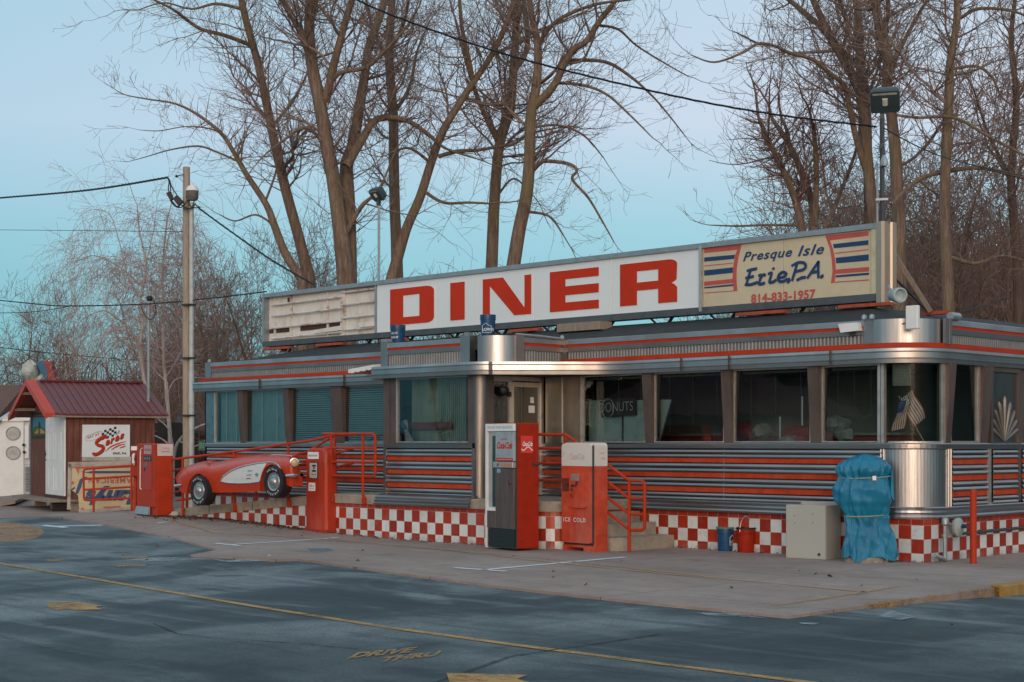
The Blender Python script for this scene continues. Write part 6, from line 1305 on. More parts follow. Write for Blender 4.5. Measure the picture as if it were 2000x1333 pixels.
    dpoly(rd, [(105, 680), (890, 655), (890, 690), (165, 708), (155, 780)]); dpoly(nv, [(165, 745), (280, 745), (330, 735), (890, 735), (890, 762), (330, 768)]); dpoly(rd, [(470, 1200), (710, 1190), (690, 1215), (500, 1228)]); dpoly(rd, [(165, 1260), (200, 1210), (250, 1235), (240, 1262)])
    dpoly(nv, [(55, 975), (105, 940), (110, 965), (60, 990)]); dpoly(nv, [(110, 1035), (170, 850), (215, 815), (270, 808), (270, 825), (215, 835), (190, 940), (150, 1030)])
    def inv(mb, w_, x0, x1, y0, y1, **k): O = U(x1, y0, -.014); E = U(x0, y0, -.014); hv = U(x1, y1, -.014)-O; text_to(mb, w_, O, E-O, -Z3, (E-O).length, abs(hv.z), **k)
    # y0 is the upper edge: the words stand on their head
    inv(rd, 'AMERICAN', 285, 850, 825, 895, bold=.02, spacing=1.15); inv(nv, "Larry's", 235, 905, 930, 1180, shear=.35, bold=.08, spacing=.95)
    rd.build('red_print', brick, t4); nv.build('navy_print', navy, t4)
    m = MB(); m.prism([U(60, 870, -.04), U(90, 870, -.04), U(90, 905, -.04), U(60, 905, -.04)][::-1], n2, .005); m.build('small_red_square', brick, t4)
shed()
def shack():
    D = 44.0; c0 = AT(-160, 985, D); c0.z = 0; t = thing('white_shack', 'white clapboard shack with brown shingle roof and two round dial outlines on its door', 'building', c0); n2 = Vector((-R2, R2, 0)); U = lambda x, y, dd=0: AT(x, y, D+dd)
    wsd = NT('white_clapboard'); sp = wsd.n('SeparateXYZ'); wsd.L.new(wsd.tc.outputs['Object'], sp.inputs[0]); fr_ = wsd.mth('FRACT', wsd.mth('DIVIDE', sp.outputs[2], .14)); a = wsd.noise(3, 5, .7)
    wsd.set('Base Color', wsd.mix(wsd.mth('MULTIPLY', wsd.mth('LESS_THAN', fr_, .1), .6), wsd.ramp(a, [(.3, (.44, .47, .48)), (.6, (.60, .62, .62))]), (.2, .22, .22))); wsd.set('Roughness', .7); wsd.bump(fr_, .5, .02)
    m = MB(); m.prism([U(-400, 975), U(58, 975), U(58, 806), U(24, 806), U(0, 820), U(-400, 760)][::-1], n2, 3.5); m.build('wall', wsd.m, t)
    sh = simple('brown_shingle', (.15, .078, .06), .85, var=.4, scale=9, stretch=(.6, .6, 5), bump=.6, bd=.03)
    m = MB(); m.hexa([U(-420, 835, -.3), U(-5, 826, -.3), U(70, 800, 3.6), U(-420, 800, 3.6), U(-420, 830, -.3), U(-5, 815, -.3), U(50, 752, 3.2), U(-420, 752, 3.2)]); m.build('roof', sh, t)
    m = MB(); m.tube([U(-4, 822, -.32), U(26, 803, 1.2)], .05, 4); m.build('roof_edge', white, t)
    m = MB(); m.prism([U(-20, 975, -.05), U(46, 966, -.05), U(46, 822, -.05), U(-20, 820, -.05)][::-1], n2, .06); m.prism([U(-12, 824, -.12), U(58, 822, -.12), U(58, 817, -.12), U(-12, 819, -.12)][::-1], n2, .2); dr = m.build('door', white, t)
    m = MB()
    for cy in (847, 885): m.tube([U(25.5+13.5*math.cos(a), cy+12.5*math.sin(a), -.07) for a in [i*math.pi/14 for i in range(29)]], .018, 5, False)
    m.build('ring_outline', simple('soft_grey', (.30, .32, .31), .7), dr)
    m = MB()
    for cy in (847, 885): m.poly([U(25.5+13*math.cos(a), cy+12*math.sin(a), -.062) for a in [i*math.pi/12 for i in range(24)]])
    m.each('dial_face', simple('dial_pale', (.45, .46, .44), .7), dr)
    m = MB()
    for cy in (851, 889): O = U(17, cy, -.07); E = U(34, cy, -.07); text_to(m, 'SARAS', O, E-O, Z3, (E-O).length, .13, bold=-.01)
    m.build('dial_words', MATS['soft_grey'], dr)
    m = MB(); m.box(0, .01, 0, .01, 0, .01); m.v = []; m.f = []; m.mi = []; m.sm = []
    for p in ((46, 872), (47, 886)): q = U(*p, -.12); m.lathe([(.03, 0), (.05, .04), (.02, .08)], q, 8)
    m.build('handle', darkm, dr)
    m = MB()
    for k in range(16): z0 = 912+k*3.1; m.prism([U(49, z0+1.8, -.06), U(58, z0+1.8, -.06), U(58, z0, -.06), U(49, z0, -.06)][::-1], n2, .03)
    m.build('vent_grille', simple('vent_grey', (.16, .2, .21), .6), t)
    m = MB(); m.prism([U(48, 895, -.06), U(56, 895, -.06), U(56, 830, -.06), U(48, 832, -.06)][::-1], n2, .04); m.build('shutter', white, t)
    m = MB(); m.hexa([U(-60, 1000, -5), U(30, 984, -5), U(60, 972, -.1), U(-60, 980, -.1), U(-60, 985, -5), U(30, 979, -5), U(62, 964, -.1), U(-60, 976, -.1)]); 
    tag(m.build('wooden_ramp', wood), 'grey plank ramp leading up to the white shack door', 'ramp')
    # ice cream cone figure rising behind the shed roof
    D5 = 47.0; V = lambda x, y, dd=0: AT(x, y, D5+dd); t5 = thing('cone_figure', 'painted figure of swirling cones, pale, blue and red, behind the shed roof', 'figure', V(75, 760)); t5.location.z = 3
    def lump(nm, cx_, cy_, rx, ry, mat, seed):
        m = MB(); m.smooth = True; c_ = V(cx_, cy_); n = 16; k = 9; vs = []; r_ = rx*D5/F; rz_ = ry*D5/F
        for i in range(k+1):
            for j in range(n): th = math.pi*i/k; a = 2*math.pi*j/n; f = 1+.10*math.sin(4*a+seed+3*th)+.06*math.sin(7*th+seed); vs.append(c_+Vector((R2, R2, 0))*r_*math.sin(th)*math.cos(a)*f+n2*.3*math.sin(th)*math.sin(a)*f+Z3*rz_*math.cos(th)*f)
        m.add(vs, [(i*n+j, i*n+(j+1) % n, (i+1)*n+(j+1) % n, (i+1)*n+j) for i in range(k) for j in range(n)]); m.build(nm, mat, t5)
    lump('pale_scoop', 59, 724, 16, 19, simple('pale_scoop', (.42, .46, .42), .7, var=.3, scale=5), 1); lump('small_scoop', 82, 742, 7, 9, MATS['pale_scoop'], 2)
    m = MB(); m.prism([V(70, 708), V(84, 704), V(92, 722), V(92, 752), V(74, 752), V(84, 738)][::-1], n2, .3); m.prism([V(46, 740), V(58, 742), V(62, 775), V(54, 775)][::-1], n2, .3); m.build('blue_body', simple('figure_blue', (.02, .12, .22), .6, var=.3), t5)
    m = MB(); m.prism([V(84, 704, -.05), V(99, 706, -.05), V(104, 730, -.05), V(110, 746, -.05), V(93, 748, -.05), V(92, 722, -.05)][::-1], n2, .35); m.build('red_body', simple('figure_red', (.26, .03, .02), .6, var=.3), t5)
    m = MB(); m.prism([V(56, 742, -.03), V(74, 736, -.03), V(66, 770, -.03), V(58, 770, -.03)][::-1], n2, .3); m.build('cone', simple('cone_tan', (.36, .28, .18), .7), t5)
    m = MB(); m.tube([Vector((V(75, 760).x, V(75, 760).y, 0))+n2*.15, V(75, 760)+n2*.15], .06, 6); m.build('post', darkm, t5)
shack()
def back_left():
    # dark fence and low red-brown building behind the pole, green street sign
    D = 50.; U = lambda x, y, dd=0: AT(x, y, D+dd); n2 = Vector((-R2, R2, 0))
    t = thing('barn', 'low dark red-brown barn behind the utility pole', 'barn', (U(400, 980).x, U(400, 980).y, 0)); m = MB(); m.prism([(lambda p: Vector((p.x, p.y, 0)))(U(352, 980)), (lambda p: Vector((p.x, p.y, 0)))(U(520, 980)), U(520, 845), U(352, 845)][::-1], n2, 4); m.build('wall', simple('barn_boards', (.075, .028, .022), .85, var=.4, scale=6, stretch=(4, 4, .4)), t)
    m = MB(); m.hexa([U(345, 848, -.4), U(530, 848, -.4), U(530, 815, 4.4), U(345, 815, 4.4), U(345, 842, -.4), U(530, 842, -.4), U(530, 790, 2), U(400, 790, 2)]); m.build('roof', simple('barn_roof', (.06, .038, .034), .85), t)
    D = 46; t = thing('board_fence', 'dark weathered board fence behind the birch trees', 'fence', (AT(330, 980, D).x, AT(330, 980, D).y, 0)); m = MB(); rnd = random.Random(2)
    for k in range(22):
        x = 300+k*3.6; a, b = AT(x, 980, D), AT(x+3.3, 980, D); a.z = b.z = 0; zt = AT(x, 826+rnd.uniform(-1, 1), D).z; m.prism([a, b, Vector((b.x, b.y, zt)), Vector((a.x, a.y, zt))][::-1], n2, .03)
    m.build('boards', simple('fence_boards', (.030, .028, .026), .9, var=.5, scale=5, stretch=(4, 4, .5)), t)
    D = 37.5; U = lambda x, y, dd=0: AT(x, y, D+dd); t = thing('street_sign', 'small green street sign left of the diner corner', 'sign', (U(404, 900).x, U(404, 900).y, 0)); m = MB(); m.prism([U(387, 880), U(412, 881), U(412, 862), U(388, 861)][::-1], n2, .02); s = m.build('plate', simple('street_green', (.008, .14, .09), .5, bump=0), t)
    m = MB(); O = U(390, 876, -.01); E = U(411, 876.5, -.01); text_to(m, 'ERIE CO.', O, E-O, Z3, (E-O).length, .13, bold=.01); m.build('plate_words', simple('pale_green_print', (.25, .5, .42), .6, bump=0), s)
    m = MB(); p = U(408, 900, .05); m.tube([(p.x, p.y, 0), (p.x, p.y, U(408, 860).z)], .03, 6); m.build('post', greym, t)
back_left()
# ================================================================== UTILITY POLE AND WIRES
PD = 36.0
def upole():
    b = AT(366, 990, PD); b.z = 0; t = thing('utility_pole', 'weathered wooden utility pole with grey conduit beside the diner', 'utility pole', b); top = AT(364, 327, PD); m = MB(); m.tube([b, b.lerp(top, .5), top], [.105, .10, .082], 14); m.build('pole', simple('pole_wood', (.36, .29, .235), .85, var=.3, scale=6, stretch=(5, 5, .35), bump=.5, bd=.02), t)
    c = lambda y: AT(374, y, PD-.12); m = MB(); m.tube([Vector((c(900).x, c(900).y, 0)), c(396)], .055, 10); m.tube([Vector((c(900).x, c(900).y, 0)), c(725)], .066, 10); m.build('conduit', simple('conduit_grey', (.42, .47, .47), .45), t)
    m = MB()
    for y in (596, 812, 700): q = AT(370, y, PD-.1); m.box(q.x-.13, q.x+.13, q.y-.13, q.y+.1, q.z-.02, q.z+.02)
    m.each('strap', darkm, t)
    h = AT(375.5, 392, PD-.2); m = MB(); m.lathe([(.10, 0), (.14, .05), (.145, .24), (.10, .26)], h-Z3*.0, 12); m.build('weatherhead', simple('head_grey', (.13, .13, .11), .7, var=.5, scale=20), t)
    m = MB(); m.lathe([(.155, .22), (.15, .26), (.10, .335), (.03, .345), (.03, .42)], h, 14); m.build('weatherhead_cap', white, t)
    m = MB(); A = lambda x, y, dd=-.25: AT(300+x/13.33, 320+y/13.33, PD+dd)
    for pts in ([(360, 370), (420, 420), (450, 560), (520, 700), (600, 800)], [(360, 360), (410, 460), (380, 640), (400, 730)], [(380, 370), (430, 520), (445, 720)], [(440, 960), (520, 1080), (620, 1150), (740, 1140), (820, 1060), (870, 960)], [(690, 1060), (760, 1100), (850, 1160), (960, 1170), (1040, 1150), (1090, 1020)], [(470, 960), (580, 1110), (680, 1120)], [(880, 960), (930, 1080), (1000, 1150), (1180, 1150)], [(1030, 780), (1060, 1000), (1000, 1150), (860, 1200), (760, 1160)], [(1090, 1060), (1160, 1120), (1220, 1140)]): m.tube(bend([A(*p) for p in pts], .1, 3), .014, 5)
    m.build('cable_loop', black, t)
    for pts in ([(320, 765), (430, 715), (510, 900), (430, 965)], [(600, 800), (765, 975), (640, 1100), (500, 920)]):
        m = MB(); m.prism([A(*p) for p in pts][::-1], Vector((-R2, R2, 0)), .12); m.build('splice_box', black, t)
    m = MB(); m.tube([A(560, 335, -.1), A(780, 285, -.1)], .012, 5); m.lathe([(.02, -.03), (.04, 0), (.02, .03)], A(600, 330, -.1), 8); m.build('insulator', darkm, t)
upole()
def mast():
    b = AT(290, 780, 37.6); b.z = 0.0; t = thing('service_mast', 'thin grey service mast with black cap rising behind the shed roof', 'mast', b); m = MB(); m.tube([b, AT(290, 590, 37.6)], .04, 8); m.build('pipe', greym, t); m = MB(); m.lathe([(.05, 0), (.08, .03), (.08, .09), (.05, .12)], AT(292, 588, 37.6), 10); m.build('cap', black, t); m = MB(); m.tube(bend([AT(300, 585, 37.5), AT(306, 610, 37.5), AT(296, 626, 37.5), AT(284, 620, 37.5), AT(274, 596, 37.5)], .3, 4), .012, 5); m.build('cable_loop', black, t)
mast()
def wire(label, pts, r=.012, twist=False, grp='overhead wires'):
    """pts: (px, py, distance); smooth sagging cable"""
    P = [AT(*p) for p in pts]; out = []
    for i in range(len(P)-1):
        p0, p1, p2, p3 = P[max(0, i-1)], P[i], P[i+1], P[min(len(P)-1, i+2)]
        for k in range(16): t_ = k/16; out.append(.5*((2*p1)+(p2-p0)*t_+(2*p0-5*p1+4*p2-p3)*t_**2+(3*p1-p0-3*p2+p3)*t_**3))
    out.append(P[-1]); m = MB()
    if twist:
        L = 0; ds = [0]
        for a, b in zip(out, out[1:]): L += (b-a).length; ds.append(L)
        for ph in (0, 2.09, 4.19):
            q = []; n = int(L/.12)
            for k in range(n+1):
                s = L*k/n; i = max(0, min(len(out)-2, next((j for j, dd in enumerate(ds) if dd > s), len(ds)-1)-1)); f = (s-ds[i])/(ds[i+1]-ds[i]+1e-9); c = out[i].lerp(out[i+1], min(1, f)); a = s*2*math.pi/.9+ph; q.append(c+Vector((R2, R2, 0))*0+Z3*math.sin(a)*r*1.1+Vector((-R2, R2, 0))*math.cos(a)*r*1.1)
            m.tube(q, r*.8, 4)
    else: m.tube(out, r, 5)
    tag(m.build('overhead_wire', black), label, 'wire', grp)
wire('thick twisted cable crossing the sky down to the flood light on the cream sign end', [(640, -30, 22), (760, 28, 22), (1000, 110, 22), (1290, 182, 22), (1500, 222, 22), (1712, 248, 22.3)], .009, True)
wire('twisted cable from the left edge up to the top of the utility pole', [(-60, 393, 50), (0, 387, 48), (170, 372, 42), (328, 347, 36.2)], .016, True)
wire('cable running from the utility pole down to the left end of the roof sign', [(388, 407, 35.9), (450, 452, 34.5), (530, 508, 33), (612, 556, 31.8)], .014, True)
wire('thin cable across the left sky at the middle height of the utility pole', [(-60, 449, 45), (180, 451, 40), (358, 453, 36)], .007)
wire('black cable from the left edge past the service mast to the roof sign', [(-40, 583, 44), (60, 593, 41), (130, 598, 39.5), (290, 594, 37.5), (420, 582, 35), (520, 570, 33)], .016)
wire('second thin cable joining the black one left of the birch crown', [(-40, 612, 44), (60, 610, 41), (135, 599, 39.4)], .010)
wire('low sagging cable behind the shed roof', [(-40, 674, 52), (60, 686, 52), (200, 699, 50), (340, 708, 47), (480, 712, 45)], .014)
wire('cable leaving the large flood light pole to the right edge', [(1725, 250, 22.3), (1800, 290, 24), (1880, 318, 26), (2040, 352, 30)], .010)
wire('thin cable low at the right edge behind the roof sign', [(1740, 640, 26), (1870, 612, 30), (2040, 560, 36)], .012)
# ================================================================== TREES
class Seg:
    def __init__(s): s.a = []; s.b = []; s.ra = []; s.rb = []
    def add(s, a, b, ra, rb): s.a.append(tuple(a)); s.b.append(tuple(b)); s.ra.append(ra); s.rb.append(rb)
    def build(s, name, mat, parent, sides=3):
        A = np.array(s.a); B = np.array(s.b); off = np.array(wl(parent)); A = A-off; B = B-off; ra = np.array(s.ra)[:, None]; rb = np.array(s.rb)[:, None]; T = B-A; T /= np.linalg.norm(T, axis=1, keepdims=True)+1e-9
        up = np.where(np.abs(T[:, 2:3]) < .9, np.array([[0, 0, 1.]]), np.array([[1., 0, 0]])); U = np.cross(T, up); U /= np.linalg.norm(U, axis=1, keepdims=True)+1e-9; V = np.cross(T, U); n = len(A); vs = np.zeros((n, 2*sides, 3))
        for j in range(sides): c, q = math.cos(2*math.pi*j/sides), math.sin(2*math.pi*j/sides); D = U*c+V*q; vs[:, j] = A+D*ra; vs[:, sides+j] = B+D*rb
        base = (np.arange(n)*2*sides)[:, None, None]; q = np.array([[j, (j+1) % sides, sides+(j+1) % sides, sides+j] for j in range(sides)])[None]; F_ = (base+q).reshape(-1, 4)
        me = bpy.data.meshes.new(name); me.vertices.add(n*2*sides); me.vertices.foreach_set('co', vs.reshape(-1)); nf = len(F_); me.loops.add(nf*4); me.polygons.add(nf); me.loops.foreach_set('vertex_index', F_.reshape(-1)); me.polygons.foreach_set('loop_start', np.arange(nf)*4); me.polygons.foreach_set('loop_total', np.full(nf, 4)); me.update(); me.validate(); me.materials.append(mat)
        o = bpy.data.objects.new(name, me); S.collection.objects.link(o); o.parent = parent; return o
def grow(sg, p, d, L, r, lev, rnd, droop=0., wig=.36, kids=(5, 4, 3), rmin=.0038, up=.34):
    n = max(3, int(L/.20)); st = L/n; pts = [(p, r)]
    for i in range(n):
        d = (d+Vector((rnd.gauss(0, wig), rnd.gauss(0, wig), rnd.gauss(0, wig)+up*.5-droop))*.42).normalized(); p2 = p+d*st; r2 = max(rmin, r*(1-.75*(i+1)/n)); sg.add(p, p2, max(rmin, r*(1-.75*i/n)), r2); p = p2; pts.append((p, r2))
    if lev > 0:
        k = kids[len(kids)-lev] if lev <= len(kids) else 4; k = max(1, int(k*L/1.2*rnd.uniform(.7, 1.3))) if lev < 3 else k
        for _ in range(min(k, 14)):
            i = rnd.randint(max(1, n//5), n); q, rr = pts[i]; ax = Vector((rnd.gauss(0, 1), rnd.gauss(0, 1), rnd.gauss(0, .8))); ax = (ax-d*ax.dot(d)); nd = (d*.75+ax.normalized()*.8).normalized()
            grow(sg, q, nd, L*rnd.uniform(.30, .62), max(rmin, rr*.6), lev-1, rnd, droop, wig, kids, rmin, up)
def limb_pts(px, D, dd, k=6):
    """px: (x, y, width px) polyline, dd depth drift over its length"""
    n = len(px); P = []
    for i, q in enumerate(px):
        d = D+dd*(i/(n-1)); P.append((AT(q[0], q[1], d), max(.004, q[2]*d/F*.5)))
    out = []
    for i in range(n-1):
        p0, p1, p2, p3 = P[max(0, i-1)], P[i], P[i+1], P[min(n-1, i+2)]
        for j in range(k): t_ = j/k; c = .5*((2*p1[0])+(p2[0]-p0[0])*t_+(2*p0[0]-5*p1[0]+4*p2[0]-p3[0])*t_**2+(3*p1[0]-p0[0]-3*p2[0]+p3[0])*t_**3); out.append((c, p1[1]+(p2[1]-p1[1])*t_))
    out.append(P[-1]); return out
def tree(label, D, trunk, limbs, seed, mat=bark, tmat=twig, dens=1.0, tl=2.3, group=None, name='bare_tree', lev=2, droop=0., start=.18, kids=(7, 6, 3)):
    rnd = random.Random(seed); b = AT(trunk[0][0], trunk[0][1], D); base = Vector((b.x, b.y, 0)); t = thing(name, label, 'tree', base, 0, group)
    tp = limb_pts(trunk, D, 0); tp = [(base, tp[0][1]*1.25), (base.lerp(tp[0][0], .5), tp[0][1]*1.08)]+tp
    m = MB(); allp = [tp]
    def tb(pts):
        r = [q[1] for q in pts]; jit = [Vector(q[0]) for q in pts]; m.tube(jit, r, 10 if r[0] > .08 else 7, False)
    tb(tp)
    for L in limbs: q = limb_pts(L[1:], D, L[0]); allp.append(q); tb(q)
    m.build('trunk', mat, t); sg = Seg()
    for li, pts in enumerate(allp):
        tot = sum((pts[i+1][0]-pts[i][0]).length for i in range(len(pts)-1)); s0 = .35 if li == 0 else start; n = int(tot*4.3*dens)
        for k in range(n):
            f = s0+(1-s0)*rnd.random(); i = min(len(pts)-2, int(f*(len(pts)-1))); p, r = pts[i]; d0 = (pts[i+1][0]-pts[i][0]).normalized(); ax = Vector((rnd.gauss(0, 1), rnd.gauss(0, 1), rnd.gauss(0, .7)+.1)); ax = (ax-d0*ax.dot(d0)).normalized()
            if p.z < 3.2: continue
            big = rnd.random() < .16 and r > .05; L = tl*(rnd.uniform(1.0, 1.6) if big else rnd.uniform(.30, 1.05))*(1.0 if li else .85)*((.48+.52*min(1, r/.09)) if droop == 0 else 1); grow(sg, p, (d0*.45+ax).normalized(), L, min(r*.5, .045)*rnd.uniform(.7, 1) if big else min(r*.4, .022)*rnd.uniform(.5, 1), lev, rnd, droop, kids=kids)
        p, r = pts[-1]; d0 = (pts[-1][0]-pts[-2][0]).normalized(); grow(sg, p, d0, tl*(.9 if droop else .55+.4*min(1, r/.06)), max(.006, r), lev, rnd, droop, kids=kids)
    sg.build('twigs', tmat, t); return t
tree('bare tree with a crooked yellowish trunk, second from left behind the empty sign end', 40, [(604, 545, 26), (585, 470, 21), (563, 390, 20), (548, 330, 19), (530, 250, 17), (505, 130, 15), (478, 30, 14), (462, -50, 11)],
     [(-2, (488, 88, 9), (440, 70, 8), (392, 57, 7), (360, 35, 6), (333, 16, 5), (280, -10, 3)), (-1, (478, 20, 7), (423, 8, 6), (374, 18, 4), (320, 6, 3), (270, 20, 2)), (2, (530, 250, 7), (570, 200, 6), (590, 165, 5), (610, 120, 3))], 1, dens=1.1)
tree('bare tree whose thin trunk arches far to the left above the utility pole', 38, [(592, 548, 20), (558, 497, 17), (536, 441, 15), (520, 400, 13), (482, 342, 11), (455, 295, 9), (432, 261, 8), (387, 225, 6), (342, 203, 4), (288, 194, 3), (243, 185, 2), (216, 169, 1)],
     [(1, (464, 315, 5), (425, 298, 4), (387, 286, 4), (333, 293, 3), (288, 306, 2), (252, 316, 1)), (-1, (432, 259, 4), (400, 250, 3), (360, 248, 2), (310, 256, 2), (270, 254, 1)), (1, (536, 441, 5), (500, 420, 4), (460, 432, 3), (430, 420, 2)), (-1, (518, 395, 5), (540, 330, 4), (535, 290, 3), (560, 240, 2))], 2, dens=1.0, tl=1.5, start=.1)
tree('thick two-stemmed bare tree rising behind the white DINER panel', 38, [(676, 556, 36), (671, 500, 33), (662, 428, 29), (651, 350, 27), (640, 293, 27), (622, 189, 25), (609, 126, 23), (604, 67, 21), (607, 0, 19), (612, -60, 16)],
     [(2, (685, 640, 27), (684, 545, 27), (683, 460, 26), (680, 383, 26), (677, 324, 26), (690, 279, 22), (703, 203, 20), (712, 149, 18), (721, 90, 16), (744, 27, 14), (760, -40, 13)), (-1, (636, 200, 17), (650, 135, 16), (674, 45, 14), (690, -10, 12)), (1, (676, 325, 20), (708, 272, 16), (735, 234, 13), (789, 234, 10), (834, 261, 8), (870, 290, 5), (930, 310, 3)),
      (-2, (636, 178, 10), (663, 144, 9), (717, 131, 8), (757, 95, 7), (793, 54, 5), (820, 10, 3)), (-1, (609, 120, 14), (585, 60, 13), (560, 15, 12), (535, -20, 10)), (-1, (640, 290, 9), (600, 250, 7), (560, 270, 5), (520, 300, 3)), (0, (668, 470, 12), (705, 405, 9), (740, 370, 5), (770, 300, 3)), (1, (606, 40, 12), (625, -30, 10))], 3, dens=1.25)
tree('slim straight bare tree between the thick one and the leaning one', 43, [(776, 545, 24), (774, 470, 22), (771, 405, 21), (769, 300, 20), (768, 225, 19), (760, 113, 17), (764, 30, 15), (770, -50, 12)], [(1, (768, 225, 8), (800, 170, 7), (815, 100, 5), (840, 40, 3)), (-1, (764, 130, 8), (730, 60, 6), (715, 0, 4)), (-2, (762, 100, 8), (790, 40, 7), (800, -20, 5))], 4, dens=1.1)
tree('bare tree leaning to the right above the letter N', 39, [(765, 545, 24), (793, 450, 19), (820, 387, 18), (843, 315, 17), (865, 257, 15), (897, 203, 14), (924, 162, 13), (960, 108, 11), (992, 40, 11), (1008, -20, 9)],
     [(-1, (924, 160, 10), (915, 113, 9), (902, 54, 8), (897, -10, 7)), (1, (857, 306, 9), (893, 296, 8), (930, 294, 7), (960, 289, 6), (1005, 281, 5), (1037, 261, 4), (1090, 250, 3)), (-1, (828, 374, 8), (866, 396, 6), (915, 396, 5), (956, 398, 4)), (1, (960, 108, 8), (1000, 90, 7), (1050, 60, 5), (1110, 40, 3)), (-1, (843, 320, 7), (800, 290, 5), (760, 300, 3))], 5, dens=1.1)
tree('straight bare tree above the letter I gap left of the forked one', 41, [(960, 530, 24), (963, 450, 23), (965, 405, 22), (974, 293, 20), (990, 235, 19), (996, 216, 19), (1003, 135, 17), (1008, 45, 15), (1005, -40, 12)], [(-1, (974, 279, 12), (951, 234, 10), (929, 180, 9), (905, 100, 7), (890, 40, 5)), (1, (1006, 135, 13), (1030, 90, 11), (1023, 0, 9), (1025, -40, 7)), (0, (960, 400, 6), (1000, 350, 4), (1030, 370, 3))], 6, dens=1.1)
tree('forked bare tree with long drooping limbs reaching right over the sign', 38, [(1001, 530, 28), (1014, 450, 26), (1028, 383, 25), (1034, 315, 23), (1037, 225, 21), (1048, 165, 18), (1050, 90, 15), (1037, 22, 12), (1030, -40, 10)],
     [(-1, (1042, 210, 16), (1082, 167, 15), (1100, 130, 14), (1120, 98, 13), (1145, 81, 12), (1172, 40, 11), (1203, 0, 9), (1225, -40, 7)), (1, (1109, 118, 8), (1181, 121, 7), (1230, 149, 6), (1275, 189, 4), (1310, 230, 3), (1338, 266, 2)), (-1, (1091, 162, 7), (1140, 167, 6), (1185, 185, 5), (1230, 225, 4), (1275, 270, 2)), (1, (1172, 50, 6), (1208, 58, 5), (1244, 90, 4), (1302, 126, 3), (1343, 149, 2)),
      (-1, (1041, 333, 10), (1055, 319, 9), (1068, 315, 8), (1109, 320, 7), (1127, 333, 6), (1118, 351, 6), (1149, 387, 5), (1176, 432, 4), (1199, 473, 2)), (0, (1032, 414, 6), (1073, 423, 5), (1100, 459, 3)), (-2, (1048, 90, 9), (1090, 40, 8), (1160, 10, 6), (1230, 0, 4), (1290, -10, 2)), (1, (1037, 250, 6), (1090, 245, 5), (1140, 265, 4), (1180, 310, 2))], 7, dens=1.15, tl=1.8)
GR = 'tall bare trees behind the right end of the roof sign'
tree('tall bare tree with a long limb reaching left over the flood light cable', 32, [(1712, 445, 24), (1703, 400, 23), (1696, 330, 22), (1690, 265, 21), (1684, 203, 20), (1670, 158, 19), (1642, 108, 17), (1615, 58, 15), (1588, 0, 12), (1570, -50, 10)],
     [(-2, (1690, 330, 13), (1672, 270, 12), (1660, 212, 12), (1649, 168, 11), (1624, 146, 9), (1588, 117, 8), (1543, 104, 7), (1512, 90, 6), (1480, 86, 6), (1449, 104, 5), (1395, 122, 4), (1350, 108, 2)), (1, (1632, 95, 12), (1605, 55, 12), (1570, 24, 11), (1535, -5, 9), (1500, -30, 7)), (-1, (1480, 86, 4), (1450, 70, 3), (1430, 60, 1)), (0, (1642, 108, 8), (1655, 50, 7), (1640, 0, 6))], 11, GR and bark, twig, 1.2, 1.6)
tree('straight bare tree just left of the large flood light', 35, [(1698, 445, 20), (1695, 320, 18), (1692, 203, 18), (1683, 135, 17), (1676, 45, 16), (1673, -40, 14)], [(-1, (1690, 200, 7), (1720, 120, 5), (1735, 60, 4)), (1, (1680, 100, 7), (1640, 40, 6), (1630, -20, 5))], 12, dens=1.2)
tree('thick bare tree directly behind the large flood light', 31, [(1757, 445, 26), (1752, 380, 25), (1750, 315, 24), (1741, 225, 21), (1732, 158, 19), (1734, 117, 20), (1719, 58, 19), (1708, 0, 17), (1700, -50, 15)], [(0, (1738, 140, 9), (1768, 76, 8), (1800, 18, 7), (1825, -15, 5)), (1, (1750, 330, 7), (1795, 300, 6), (1840, 240, 5), (1870, 180, 3)), (-1, (1725, 80, 9), (1735, 20, 8), (1732, -30, 7))], 13, dens=1.2)
tree('tall bare tree with a kinked top at the right, carrying a mossy limb', 30, [(1852, 600, 24), (1848, 500, 22), (1845, 405, 21), (1849, 270, 20), (1854, 180, 18), (1856, 121, 16), (1867, 54, 14), (1870, -10, 13), (1868, -60, 11)],
     [(-1, (1876, 36, 7), (1908, 18, 7), (1953, 18, 6), (1993, 27, 5), (2040, 50, 3)), (0, (1860, 135, 7), (1908, 130, 6), (1939, 153, 5), (1953, 185, 4), (1980, 210, 3)), (1, (1741, 400, 7), (1795, 351, 9), (1863, 333, 9), (1921, 329, 8), (2000, 347, 7), (2060, 360, 5)), (-1, (1750, 225, 5), (1795, 230, 6), (1863, 230, 7), (1930, 266, 6), (1998, 302, 5), (2050, 330, 4)), (1, (1848, 500, 9), (1905, 515, 7), (1960, 500, 5), (2030, 520, 4))], 14, dens=1.3)
tree('bare tree at the right edge of the picture', 33, [(1990, 620, 20), (1985, 480, 18), (1975, 350, 16), (1985, 200, 13), (1975, 80, 10), (1985, -20, 7)], [(1, (1975, 350, 8), (1930, 260, 6), (1900, 170, 4)), (0, (1985, 200, 6), (2020, 120, 5), (2040, 60, 3))], 15, mat=barkd, dens=1.3)
